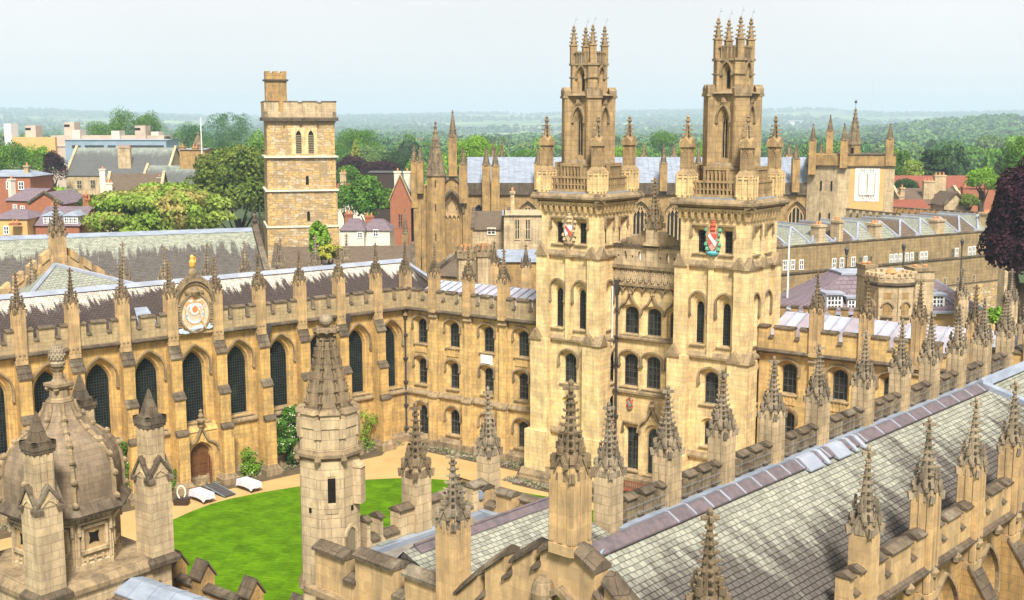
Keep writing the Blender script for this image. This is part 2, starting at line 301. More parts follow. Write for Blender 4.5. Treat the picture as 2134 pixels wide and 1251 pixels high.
# ------------------------------------------------------------------ shared gothic parts
SPC = {}
def spire_mb(w, h, n=6, kind='crocket', rod=0.):
    mb = MB(); r = w/2
    if kind == 'plain':                 # straight octagonal spirelet with small crockets
        mb.lathe([(r*1.25, 0), (r*1.25, .06*h), (r*1.02, .1*h)], 8, rot=R(22.5))
        mb.lathe([(r*.95, .1*h), (r*.16, .88*h), (r*.3, .9*h), (r*.3, .93*h), (r*.1, .95*h), (r*.22, .97*h), (r*.05, h)], 8, rot=R(22.5))
        for k in range(4):
            a = R(45+90*k)
            for i in range(n):
                t = .14+.72*i/n; rr = r*(.95-.79*(t-.1)/.78); z = t*h; s = .11*w*(1-.35*t)
                x, y = math.cos(a)*(rr+s*.5), math.sin(a)*(rr+s*.5); mb.prism([(x-s, y-s), (x+s, y-s), (x+s, y+s), (x-s, y+s)], z, z+s*1.1, [(x-s*.6, y-s*.6), (x+s*.6, y-s*.6), (x+s*.6, y+s*.6), (x-s*.6, y+s*.6)])
        return mb
    g = .17*h                           # gablets round the foot of the spire
    for k in range(4):
        a = R(90*k); c, s = math.cos(a), math.sin(a); K = mb.M
        mb.M = Matrix.Rotation(a, 4, 'Z')
        mb.ey([(-r*1.0, -g*.75), (-r*.8, -g*.75), (0, g*.75), (r*.8, -g*.75), (r*1.0, -g*.75), (0, g*1.25)], -r*1.16, -r*.9)
        mb.ey([(-r*.8, -g*.7), (r*.8, -g*.7), (0, g*.8)], -r*1.03, -r*.8)
        q = w*.09; mb.box(-q, q, -r*1.3, -r*.95, g*1.0, g*1.5); mb.box(-q*.6, q*.6, -r*1.15, -r*.9, g*1.5, g*2.0)
        for sx in (-1, 1):              # crockets on the gablet slopes
            mb.box(sx*r*.62-q*.7, sx*r*.62+q*.7, -r*1.36, -r*1.05, g*.1, g*.45)
        mb.M = Matrix.Rotation(a+R(45), 4, 'Z')
        mb.prism([(-q*1.4, -r*1.75), (q*1.4, -r*1.75), (q*1.4, -r*1.2), (-q*1.4, -r*1.2)], -g*.75, -g*.1, [(-q, -r*1.85), (q, -r*1.85), (q, -r*1.2), (-q, -r*1.2)])
        mb.box(-q*.8, q*.8, -r*1.35, -r*.9, -g*.2, g*.9); mb.box(-q*.9, q*.9, -r*1.5, -r*1.1, g*.45, g*.8)
        mb.M = K
    mb.lathe([(r*1.2, -g*.75), (r*1.12, 0), (r*.63, g*1.2), (r*.18, .80*h)], 8, rot=R(22.5))
    for k in range(8):
        mb.M = Matrix.Rotation(R(45*k), 4, 'Z')
        for i in range(n):
            t = .20+.60*i/n; rr = r*(.62-.45*(t-.2)/.6); z = t*h; s = w*(.12-.045*i/n)*(1. if k % 2 else .6); e = s*(1.7 if k % 2 else 1.)
            mb.prism([(-s*.55, -rr-e*.75), (s*.55, -rr-e*.75), (s*.55, -rr+.05), (-s*.55, -rr+.05)], z, z+s*.75, [(-s*.7, -rr-e), (s*.7, -rr-e), (s*.6, -rr+.05), (-s*.6, -rr+.05)])
            mb.box(-s*.5, s*.5, -rr-e*1.02, -rr-e*.55, z+s*.75, z+s*1.15)
    mb.M = None
    mb.lathe([(r*.34, .79*h), (r*.36, .82*h), (r*.2, .84*h), (r*.17, .89*h)], 8)
    for k in range(4):
        mb.M = Matrix.Rotation(R(45+90*k), 4, 'Z'); mb.box(-.07*w, .07*w, -.3*w, 0, .875*h, .92*h)
    mb.M = None; mb.lathe([(r*.12, .91*h), (r*.2, .945*h), (r*.22, .965*h), (r*.15, .985*h), (r*.04, h)], 8)
    if rod: mb.tube((0, 0, h*.98), (0, 0, h+rod), .025, 5, .012)
    return mb
def spire(par, mat, w, h, z, n=6, kind='crocket', name='spire', rod=0.):
    k = (round(w, 2), round(h, 2), n, kind, mat.name, rod)
    if k not in SPC:
        SPC[k] = spire_mb(w, h, n, kind, rod).mesh(name); SPC[k].materials.append(mat)
    o = link(name, SPC[k], par, (0, 0, z), R(90*random.randrange(4)+random.uniform(-3, 3))); q = random.uniform(.93, .99); o.scale = (q, q, random.uniform(.98, 1.01)); o.rotation_euler.x = R(random.uniform(-1, 1)); return o
def shaft_mb(w, h, z0=0., panel=True):
    mb = MB(); r = w/2; mb.box(-r, r, -r, r, z0, h)
    if panel:                           # narrow blind panels leave ribs at the corners
        for k in range(4):
            mb.M = Matrix.Rotation(R(90*k), 4, 'Z')
            for x in (-r, -.10*w, r-.18*w): mb.box(x, x+.18*w if x != -.10*w else .10*w, -r-.045, -r+.01, z0+.35, h-.12)
            mb.box(-r, r, -r-.06, -r+.01, z0, z0+.3)
        mb.M = None
    return mb
def pinnacle(par, x, y, z0, w, zs, zt, ms, mp, n=6, kind='crocket', panel=True, rot=0., rod=0.):
    o = shaft_mb(w, zs-z0+.05, 0, panel).build('pinnacle', ms, par, loc=(x, y, z0), rot=rot)
    spire(o, mp, w, zt-zs, zs-z0, n, kind, rod=rod); return o
def parapet(par, x0, x1, y0, th, zb, zc, zt, piers, pw, ms, mc, Mx=None, mer=.9, gap=.42, string=True, names=('parapet', 'coping'), flip=1):
    """crenellated parapet along local x; piers are the x of pinnacle shafts"""
    a = MB(Mx); b = MB(Mx); a.box(x0, x1, y0, y0+th, zb, zc)
    cop = lambda l, r, z: b.ex([(y0-.09, z), (y0-.09, z+.05), (y0+th*.45, z+.20), (y0+th*.6, z+.20), (y0+th+.08, z+.05), (y0+th+.08, z)], l, r)
    segs = []; ps = sorted(piers)
    edges = [x0]+[v for p in ps if x0 < p < x1 for v in (p-pw/2, p+pw/2)]+[x1]
    for l, r in zip(edges[0::2], edges[1::2]):
        L = r-l
        if L < .5: segs.append((l, r)); continue
        n = max(1, round((L-mer)/(mer+gap))); m = L-n*gap; full = m/n if n > 0 else L
        q = l; segs.append((q, q+full*.5)); q += full*.5+gap
        for i in range(n-1): segs.append((q, q+full)); q += full+gap
        segs.append((q, r))
    last = None
    for l, r in segs:
        a.box(l, r, y0+.003, y0+th-.003, zc-.02, zt-.2); cop(l-.03, r+.03, zt-.2)
        if last is not None and l-last > .1: cop(last+.031, l-.031, zc)
        last = r
    if string: b.ex([(y0-.02, zb-.18), (y0-.2, zb-.06), (y0-.2, zb+.02), (y0+.01, zb+.16)], x0, x1)
    return a.build(names[0], ms, par), b.build(names[1], mc, par)
def window(par, cx, z0, zs, zt, w, y, gm, k=.3, sp=.72, hood=True, mulls=0, trans=(), Mx=None, fm=None, fy=0., drop=.45, hoodk=None, kind='arch', frm=.05, sill=True):
    """window part (hood mould, sill, frame) with its pane; opening width w at the wall face y=fy, glass at y"""
    lp = arch(cx, w, z0, zs, zt, k) if kind == 'arch' else rect(cx-w/2, cx+w/2, z0, zt)
    a = MB(Mx)
    if hood:
        if kind == 'arch':
            pts = arch(cx, w+.1, z0, zs, zt+.06, k if hoodk is None else hoodk)[2:]; pts = [(pts[0][0], zs-drop)]+pts+[(pts[-1][0], zs-drop)]
        else: pts = [(cx+w/2+.06, zt-drop), (cx+w/2+.06, zt+.06), (cx-w/2-.06, zt+.06), (cx-w/2-.06, zt-drop)]
        a.band(pts[::-1], .13, fy-.17, fy+.02)
        for q in (pts[0], pts[-1]): a.box(q[0]-.13 if q is pts[-1] else q[0]-.05, q[0]+.05 if q is pts[-1] else q[0]+.13, fy-.18, fy+.02, q[1]-.16, q[1])
    if sill: a.ex([(fy-.14, z0-.12), (fy-.14, z0-.05), (y, z0+.06), (y, z0-.12)], cx-w/2-.05, cx+w/2+.05)
    gw = w*sp/2; gl = [(cx+(x-cx)*sp, z0+(z-z0)*(1-(1-sp)*.35)) for x, z in lp]
    o = a.build('window', M['trim'], par)
    g = MB(Mx); g.add([(x, y-.02, z) for x, z in gl], [tuple(range(len(gl)))]); g.build('glass', gm, o)
    if fm is not None:
        f = MB(Mx); f.band([gl[0]]+gl[:1:-1]+[gl[1], gl[0]], -frm, y-.07, y-.01)
        zz = z0+(zt-z0)*(1-(1-sp)*.35)
        for i in range(mulls):
            x = cx-gw+2*gw*(i+1)/(mulls+1); f.box(x-frm/2, x+frm/2, y-.066, y-.015, z0, zz-.04)
        for t in trans: f.box(cx-gw, cx+gw, y-.064, y-.013, z0+(zz-z0)*t-frm*.6, z0+(zz-z0)*t+frm*.6)
        f.build('frame', fm, o)
    return lp, (y, sp)
def downpipe(par, x, y, z0, z1, Mx=None):
    a = MB(Mx); a.tube((x, y, z0), (x, y, z1), .09); a.prism([(x-.12, y-.12), (x+.12, y-.12), (x+.12, y+.12), (x-.12, y+.12)], z1-.2, z1+.55, [(x-.26, y-.2), (x+.26, y-.2), (x+.26, y+.14), (x-.26, y+.14)]); a.box(x-.22, x+.22, y-.18, y+.1, z1+.55, z1+.9)
    z = z0+1.
    while z < z1: a.box(x-.17, x+.17, y-.14, y+.12, z, z+.16); z += 2.1
    return a.build('downpipe', M['iron'], par)
# ------------------------------------------------------------------ ground of the quadrangle
LIB = Frame(G(0, 1097), R(40.86)); EA = Frame(G(848, 918), R(-35.66)); CH = Frame(G(1262, 1112, 12.5), R(47.8))
CORN = 35.064
def sheet(name, pts, z, m, kind='structure', rot=0., label=None):
    o = Vector((sum(p[0] for p in pts)/len(pts), sum(p[1] for p in pts)/len(pts), z)); a = MB(); c, s = math.cos(-rot), math.sin(-rot)
    loc = [((p[0]-o.x)*c-(p[1]-o.y)*s, (p[0]-o.x)*s+(p[1]-o.y)*c) for p in pts]
    v = [Vector((x, y, 0)) for x, y in loc]; a.add([(p.x, p.y, 0) for p in v], [tuple(t) for t in tessellate_polygon([v])])
    return tag(a.build(name, m, None, loc=o, rot=rot), label, kind=kind)
x = NM('gravel', .95, .1); ob = x.coord('Object'); f1 = x.noise(ob, .5, 5); f2 = x.noise(ob, 30, 3)
MGR = x.out(x.mix(x.ramp(f2, .3, .7), x.mix(x.ramp(f1, .35, .65), (.56, .36, .135), (.47, .29, .105)), (.36, .25, .12)), f2, .3, .01)
x = NM('bed_soil', .95, .1); ob = x.coord('Object'); f1 = x.noise(ob, 1.1, 6, .7)
MSO = x.out(x.mix(x.ramp(x.noise(ob, 2.6, 4, .7), .6, .72), x.mix(x.ramp(f1, .35, .65), (.13, .092, .054), (.085, .062, .037)), (.06, .085, .025)), f1, .5, .05)
x = NM('mown_grass', .95, 0.); ob = x.coord('Object'); ck = x.new('TexChecker'); x.set(ck.inputs['Vector'], x.coord('Object', (1, 1, 1), False)); ck.inputs['Scale'].default_value = .62; x.set(ck.inputs['Color1'], (.076, .160, .003)); x.set(ck.inputs['Color2'], (.064, .138, .0028))
f1 = x.noise(ob, .6, 5, .6); f2 = x.noise(x.coord('Object', (1, 5, 1)), 1.6, 6, .75); c = x.mix(.75, ck.outputs['Color'], x.ramp(f1, .3, .7, .75, 1.25), 'MULTIPLY'); c = x.mix(.8, c, x.ramp(f2, .32, .68, .55, 1.5), 'MULTIPLY')
MLA = x.out(x.mix(x.ramp(x.noise(ob, 40, 2), .5, .8, 0., .5), c, (.11, .215, .012)), x.noise(ob, 40, 2), .4, .03)
sheet('courtyard_gravel', [LIB.w(-14, 0), LIB.w(CORN, 0), EA.w(62, 0), EA.w(62, -40), LIB.w(-14, -36)], .004, MGR)
sheet('soil_bed', [LIB.w(-14, .3), LIB.w(CORN-1.2, .3), LIB.w(CORN-4.5, -2.6), LIB.w(-14, -2.9)], .010, MSO)
sheet('soil_bed', [EA.w(.2, .3), EA.w(62, .3), EA.w(62, -5.4), EA.w(21.6, -5.4), EA.w(15.2, -5.2), EA.w(13.6, -2.1), EA.w(3.5, -1.9)], .014, MSO)
lw = [G(*p) for p in ((240, 1175), (268, 1145), (295, 1124), (325, 1102), (360, 1084), (400, 1066), (440, 1051), (480, 1040), (550, 1026), (620, 1015), (690, 1006), (770, 1000), (830, 997), (890, 998), (940, 1002), (990, 1009), (1060, 1022), (1130, 1034), (1180, 1043), (1225, 1056), (1270, 1090), (1240, 1150), (1000, 1300), (700, 1420), (420, 1420), (270, 1300))]
sheet('lawn', lw, .022, MLA, rot=R(-4))
# ------------------------------------------------------------------ library range with the sundial
lib = thing('library', 'long gold stone library range with tall arched leaded windows and a round painted sundial', 'building', LIB.w(0, 0), LIB.a)
PL = [2.05+3.735*k for k in range(-3, 10)]; PL[-1] = CORN+.1
LW, LWALL = [], MB()
XL0 = -10.
for i in range(12):
    cx = (PL[i]+PL[i+1])/2+(.0 if i < 11 else -.1)
    lp, ins = window(lib, cx, 4.95, 9.55, 11.0, 2.28, .62, M['glass_lib'], k=.32, sp=.74, drop=.7)
    LW.append((lp, ins))
LWALL.panel(rect(XL0, CORN, 0, 11.95), [a for a, b in LW], 0, [b for a, b in LW])
LWALL.box(XL0, CORN+.5, .75, 10, 0, 12.2)
LWALL.build('wall', M['library'], lib)
bt = MB()
for i, p in enumerate(PL[:-1]):         # stepped buttresses with stone-slated weatherings
    if p < XL0: continue
    w = .43; a = MB(); b = MB()
    a.ex([(.05, 0), (-1.55, 0), (-1.55, 4.55), (-1.2, 4.85), (-1.2, 7.25), (-.85, 7.7), (-.85, 10.35), (-.36, 11.35), (.05, 11.35)], p-w, p+w)
    for (y0, z0, y1, z1) in ((-1.22, 7.22, -.83, 7.72), (-.88, 10.34, -.33, 11.42)):
        n = 2 if z0 < 8 else 3
        for j in range(n):
            ya, yb = y0+(y1-y0)*j/n, y0+(y1-y0)*(j+1)/n; za, zb = z0+(z1-z0)*j/n, z0+(z1-z0)*(j+1)/n
            b.ex([(ya-.07, za-.03), (ya-.07, za+.05), (yb, zb+.07), (yb, zb)], p-w-.06, p+w+.06)
    b.ex([(-1.66, 4.5), (-1.66, 4.58), (-1.18, 4.9), (-1.18, 4.5)], p-w-.08, p+w+.08)
    o = a.build('buttress', M['library'], lib); b.build('weathering', M['coping'], o)
    bt.prism([(p-w-.3, -1.85), (p+w+.3, -1.85), (p+w+.3, .1), (p-w-.3, .1)], 0, .5); bt.prism([(p-w-.2, -1.75), (p+w+.2, -1.75), (p+w+.2, .1), (p-w-.2, .1)], .5, .85, [(p-w-.02, -1.57), (p+w+.02, -1.57), (p+w+.02, .1), (p-w-.02, .1)])
bt.box(XL0, CORN, -.3, .02, 0, .5); bt.ex([(-.22, .5), (.02, .5), (.02, .85), (-.04, .85)], XL0, CORN); bt.build('plinth', M['trim'], lib)
a = MB(); a.ex([(.02, 4.35), (-.22, 4.42), (-.22, 4.55), (.05, 4.95)], XL0, CORN-.01); a.build('string_course', M['trim'], lib)
LIBP = [p for p in PL if p > XL0]
iS = PL.index(min(PL, key=lambda v: abs(v-13.2)))           # the sundial fills this bay
xs0, xs1 = PL[iS]+.38, PL[iS+1]-.38
parapet(lib, XL0, xs0, -.3, .55, 11.95, 12.85, 13.85, LIBP, .76, M['parapet'], M['coping'])
parapet(lib, xs1, CORN+.05, -.3, .55, 11.95, 12.85, 13.85, LIBP, .76, M['parapet'], M['coping'])
for p in LIBP:
    pinnacle(lib, p, -.12 if p < 34 else .05, 11.3, .74, 15.25, 17.85, M['front'], M['spire'], rod=.25 if p in PL[3::2] else 0)
a = MB(); Lr = 5.9
a.quad((XL0, .7, 12.25), (CORN+3.2, .7, 12.25), (CORN+3.2, 5, 15.45), (XL0, 5, 15.45), [(XL0, 5.3), (CORN+3.2, 5.3), (CORN+3.2, 0), (XL0, 0)])
a.quad((CORN+3.2, 9.4, 12.25), (XL0, 9.4, 12.25), (XL0, 5, 15.45), (CORN+3.2, 5, 15.45), [(0, 5.3), (45, 5.3), (45, 0), (0, 0)])
a.quad((CORN+3.2, .7, 12.25), (CORN+6.8, 5, 12.9), (CORN+6.8, 5, 12.9), (CORN+3.2, 5, 15.45), [(0, 3.3), (3, 3.3), (3, 3), (0, 0)])
a.build('roof', M['slate_lib'], lib)
a = MB(); a.ex([(4.6, 15.30), (5, 15.62), (5.4, 15.30)], XL0, CORN+3.3); a.tube((CORN+3.3, 5, 15.5), (CORN+7, 3.2, 12.6), .22, 5); a.box(XL0, CORN, .25, .72, 12.15, 12.25); a.build('lead_ridge', M['lead_pale'], lib)
a = MB(); a.add([(11.3, .9, 12.3), (12.6, .9, 12.3), (12.6, 1.0, 13.1), (11.6, 2.6, 14.0), (12.6, 2.6, 14.0)], [(0, 1, 2), (0, 2, 4, 3), (1, 4, 2)]); a.build('roof_hatch', M['lead'], lib)
parapet(lib, XL0, CORN+2, 9.3, .5, 11.9, 12.6, 13.4, [], .7, M['parapet'], M['coping'], string=False)
for px, t in ((67, 530), (258, 495), (343, 508), (432, 505), (510, 500), (585, 495), (657, 497), (722, 490)):
    pinnacle(lib, LIB.atx(px, 10, 16), 10, 11.6, .74, 15.15, 17.8 if px != 258 else 18.5, M['spire_pale'], M['spire_pale'])
for q in (PL[iS+2], PL[iS+4]+.0, CORN-.12): downpipe(lib, q+(.62 if q < 34 else 0), -.34 if q < 34 else -.14, .1, 11.2)
# sundial bay: curved pediment, oval dial, painted scroll
sc = (xs0+xs1)/2; SD = MB(); DR = []
SD.ey(arch(sc, xs1-xs0, 11.95, 14.3, 16.1, 0, 10), -.3, .15)
sd = SD.build('sundial_surround', M['front'], lib)
a = MB(); pts = arch(sc, xs1-xs0-.1, 13.9, 14.3, 16.05, 0, 12)[2:]; a.band(pts[::-1], .22, -.55, .1); a.band([(x, z-.25) for x, z in pts[::-1]], .12, -.42, -.25)
for i in range(2, len(pts)-2):
    x, z = pts[i]; a.box(x-.13, x+.13, -.5, -.1, z+.16, z+.42)
for s in (-1, 1):
    for j in range(9): zz = 12.6+.2*j; a.box(sc+s*1.32-.14, sc+s*1.32+.14, -.52+.05*(j % 2), -.25, zz, zz+.15)
a.lathe([(.3, 15.0), (.42, 15.25), (.3, 15.6)], 8, sc, -.4); a.box(sc-.75, sc-.35, -.45, -.28, 15.1, 15.3); a.box(sc+.35, sc+.75, -.45, -.28, 15.1, 15.3)
a.lathe([(.35, 16.2), (.22, 16.35), (.3, 16.5), (.34, 16.7), (.28, 16.9), (.1, 17.0)], 10, sc, -.2); a.build('pediment_carving', M['trim'], sd)
def oval(cx, cz, rx, rz, n=40): return [(cx+rx*math.cos(2*math.pi*k/n), cz+rz*math.sin(2*math.pi*k/n)) for k in range(n)]
dz = 13.62; rx, rz = 1.14, 1.42
a = MB(); ring = oval(sc, dz, rx, rz); a.band(ring+ring[:1], -.14, -.48, -.28); a.build('dial_rim', M['trim'], sd)
flat = lambda n, c: plain(n, c, tuple(v*.86 for v in c), .85, .2, 3)
MD = dict(cream=flat('dial_cream', (.62, .50, .36)), orange=flat('dial_orange', (.58, .31, .12)), blue=flat('dial_blue', (.50, .62, .78)), white=flat('dial_white', (.74, .70, .62)), red=flat('dial_red', (.62, .20, .07)), gold=flat('dial_gold', (.52, .27, .05)), grey=flat('dial_grey', (.28, .26, .24)))
def face(par, name, polys, y, m, lab=None):
    a = MB()
    for p in polys: a.ey(p, y-.012, y)
    o = a.build(name, m, par); return o
dial = face(sd, 'dial', [oval(sc, dz, rx+.02, rz+.02)], -.33, MD['cream'])
def ray(a0, r0, r1, w, cz=dz):
    c, s = math.cos(a0), math.sin(a0); x0, z0, x1, z1 = sc+r0*rx*c, cz+r0*rz*s, sc+r1*rx*c, cz+r1*rz*s; L = math.hypot(x1-x0, z1-z0); nx, nz = -(z1-z0)/L*w, (x1-x0)/L*w
    return [(x0-nx, z0-nz), (x1-nx*.4, z1-nz*.4), (x1+nx*.4, z1+nz*.4), (x0+nx, z0+nz)]
face(dial, 'sun_ray', [ray(R(180+15+150*k/14), .56, .97 if k % 2 else .8, .03) for k in range(15)]+[ray(R(20+14*k), .62, .9, .03) for k in range(11)], -.345, MD['orange'])
face(dial, 'sun_ray', [oval(sc, dz+1.0, .38, .2, 14), oval(sc-.55, dz+.72, .2, .16, 10), oval(sc+.55, dz+.72, .2, .16, 10)], -.346, MD['orange'])
nb = []; gd = []
for k in range(13):
    t = R(195+150*k/12); nb.append([(sc+.55*math.cos(t)*rx*1.1+.085*math.cos(u), dz+.52*math.sin(t)*rz*1.02+.12*math.sin(u)) for u in (R(0), R(60), R(120), R(180), R(240), R(300))])
for s in (-1, 1):
    nb.append([(sc+s*.1, dz+.62), (sc+s*.5, dz+.42), (sc+s*.62, dz+.2), (sc+s*.72, dz+.28), (sc+s*.52, dz+.62), (sc+s*.2, dz+.76)])
    nb.append([(sc+s*.58, dz+.02), (sc+s*.72, dz+.05), (sc+s*.76, dz-.3), (sc+s*.64, dz-.32)])
a = MB(); ov = oval(sc, dz-.02, .72, .82); a.band(ov+ov[:1], -.1, -.352, -.335); a.build('hour_ring', MD['gold'], dial)
face(dial, 'numeral_plate', nb, -.36, MD['blue'])
a = MB(); ov = oval(sc, dz-.08, .58, .64); a.band(ov+ov[:1], -.022, -.352, -.335); a.build('hour_ring', MD['grey'], dial)
face(dial, 'hour_line', [ray(R(180+12+156*k/12), .12, .49, .008, dz+.2) for k in range(13)], -.35, MD['grey'])
face(dial, 'eye_ring', [oval(sc-.27, dz+.93, .15, .1, 14), oval(sc+.27, dz+.93, .15, .1, 14)], -.352, MD['white'])
cen = face(dial, 'centre_disc', [oval(sc, dz+.28, .40, .44, 24)], -.356, MD['white']); a = MB(); ov = oval(sc, dz+.28, .40, .44, 24); a.band(ov+ov[:1], -.03, -.366, -.35); a.build('hour_ring', MD['grey'], dial)
face(dial, 'flame', [[(sc-.2, dz+.12), (sc, dz-.02), (sc+.2, dz+.12), (sc+.22, dz+.35), (sc+.08, dz+.5), (sc+.02, dz+.58), (sc-.1, dz+.48), (sc-.22, dz+.36)]], -.372, MD['red'])
a = MB(); a.tube((sc+.12, -.36, dz+.68), (sc+.62, -.95, dz-1.28), .022); a.tube((sc+.3, -.36, dz-.3), (sc+.5, -.8, dz-.8), .014); a.build('gnomon', M['gilt'], dial)
sp_ = []; N = 18
for k in range(N+1):
    t = k/N; sp_.append((sc-1.15+2.3*t, 12.18+.12*math.sin(t*math.pi*2+3.6)+.12*t))
a = MB(); a.band(sp_, .24, -.42, -.36); a.lathe([(.0, -.42), (.17, -.42), (.17, -.36), (0, -.36)], 10) if False else None
for s, zz in ((-1, 12.33), (1, 12.5)):
    K = a.M; a.M = Matrix.Translation((sc+s*1.22, -.40, zz)) @ Matrix.Rotation(R(90), 4, 'X'); a.lathe([(.2, -.05), (.22, 0), (.2, .05)], 12); a.M = K
scroll = a.build('scroll', MD['blue'], sd)
def text3(par, name, s, size, m, loc, rx=R(90), sp=1., ext=.004):
    cu = bpy.data.curves.new('lettering', 'FONT'); cu.body = s; cu.size = size; cu.align_x = 'CENTER'; cu.align_y = 'CENTER'; cu.extrude = ext; cu.space_character = sp; cu.resolution_u = 2
    t = bpy.data.objects.new('lettering', cu); COL.objects.link(t); bpy.context.view_layer.update(); me = bpy.data.meshes.new_from_object(t); bpy.data.objects.remove(t); bpy.data.curves.remove(cu)
    me.name = name; me.materials.clear(); me.materials.append(m); o = link(name, me, par, loc); o.rotation_euler.x = rx; return o
text3(scroll, 'lettering', 'PEREUNT ET IMPUTANTUR', .155, MD['grey'], (sc+.02, -.432, 12.33), sp=.95)
# gilded eagle-like finial figure
a = MB(); a.lathe([(.1, 17.0), (.2, 17.2), (.24, 17.5), (.14, 17.75), (.17, 17.85), (.1, 18.02), (.03, 18.05)], 8, sc, -.2); a.box(sc+.08, sc+.3, -.26, -.14, 17.8, 17.92); a.box(sc+.2, sc+.3, -.26, -.14, 17.45, 17.92); a.box(sc-.2, sc-.08, -.28, -.12, 17.2, 17.6); a.build('finial', M['gilt'], sd)
# library door under the sundial
dx = sc+.0
a = MB(); lp = arch(dx, 1.9, 0.1, 2.7, 3.55, .3); a.panel(rect(dx-1.45, dx+1.45, 0, 4.3), [lp], -.55, [(-.02, .8)]); a.box(dx-1.45, dx-1.44, -.55, 0, 0, 4.3); a.box(dx+1.44, dx+1.45, -.55, 0, 0, 4.3)
a.ex([(-.55, 4.3), (-.62, 4.36), (0, 4.9), (0, 4.3)], dx-1.45, dx+1.45)
og = [(dx+1.35*u, 2.7+1.0*math.sqrt(max(0, 1-(u*1.0)**2))*.9+max(0, .9*(1-abs(u)*2.2))**1.5*1.1) for u in [1-2*i/24 for i in range(25)]]
a.build('doorcase', M['library'], lib); a = MB(); a.band([(x, z) for x, z in og[::-1]], .16, -.75, -.5); a.lathe([(.12, 4.6), (.2, 4.75), (.12, 4.9), (.32, 5.15), (.36, 5.3), (.14, 5.4), (.22, 5.6), (.1, 5.85), (.16, 6.0), (.03, 6.15)], 8, dx, -.66); a.build('ogee_hood', M['trim'], lib)
dr = MB(); dr.box(dx-.72, dx+.78, -.08, -.03, .15, 2.35); db = dr.build('door', M['wood'], lib)
a = MB(); a.ey(arch(dx, 1.55, 2.36, 2.6, 3.4, .3), -.1, -.03); [a.box(dx-.5+.3*j, dx-.4+.3*j, -.15, -.09, 2.5, 3.0-.12*abs(j-1.5)) for j in range(4)]; a.build('tympanum', M['wood_dark'] if False else M['wood'], lib)
a = MB()
for zz in (.35, 1.0, 1.65):
    for xx in (dx-.62, dx+.06): a.box(xx, xx+.5, -.12, -.075, zz, zz+.5)
a.build('door_panel', M['wood'], db)
a = MB(Matrix.Translation((dx+.8, -.12, 0)) @ Matrix.Rotation(R(-108), 4, 'Z')); a.box(0, .75, -.03, .03, .15, .28); a.box(0, .75, -.03, .03, 2.2, 2.32); a.box(0, .09, -.03, .03, .28, 2.2); a.box(.66, .75, -.03, .03, .28, 2.2); a.box(.09, .66, -.03, .03, .85, .93); a.box(.09, .66, -.03, .03, 1.5, 1.58)
od = a.build('open_door_leaf', M['wood_red'], lib); a = MB(Matrix.Translation((dx+.8, -.12, 0)) @ Matrix.Rotation(R(-108), 4, 'Z')); a.box(.09, .66, -.01, .01, .28, 2.2); a.build('glass', M['glass_sash'], od)
# hipped bay and tall pinnacle on the far side of the library
a = MB(); v = [LIB.l(W(60, 612, 107))+(12.9,), LIB.l(W(275, 600, 106))+(13.3,)]
hx = LIB.atx(130, 8.2, 15.7)
a.add([(hx-4.2, 5.6, 14.4), (hx+6.0, 5.6, 14.9), (hx+1.2, 13, 12.9), (hx-5, 13, 12.9), (hx, 9.6, 16.9)], [(0, 1, 4), (1, 2, 4), (2, 3, 4), (3, 0, 4)]); hb = a.build('hipped_roof', M['slate_green'], lib)
a = MB(); [a.tube(p, (hx, 9.6, 16.95), .17, 5) for p in ((hx-4.2, 5.6, 14.45), (hx+6, 5.6, 14.95))]; a.tube((hx-4.3, 5.55, 14.45), (hx+6, 5.55, 14.9), .14, 5); a.build('lead_hip', M['lead_pale'], hb)
a = MB(); gx = LIB.atx(125, 11, 17)
a.ey([(gx-5, 12), (gx+5, 12), (gx+5, 14.2), (gx+.6, 17.5), (gx-.6, 17.5), (gx-5, 14.2)], 11, 11.6)
a.build('gable', M['front'], lib); a = MB()
for s in (-1, 1):
    for j in range(4): t0, t1 = j/4+.03, (j+.72)/4; a.ey([(gx+s*(.7+4.2*t0), 17.4-3.1*t0), (gx+s*(.7+4.2*t1), 17.4-3.1*t1), (gx+s*(.7+4.2*t1), 18.1-3.1*t1), (gx+s*(.7+4.2*t0), 18.1-3.1*t0)], 10.9, 11.7)
a.build('merlon', M['front'], lib)
pinnacle(lib, gx, 11.3, 16.6, .95, 19.4, 22.1, M['front'], M['spire'])
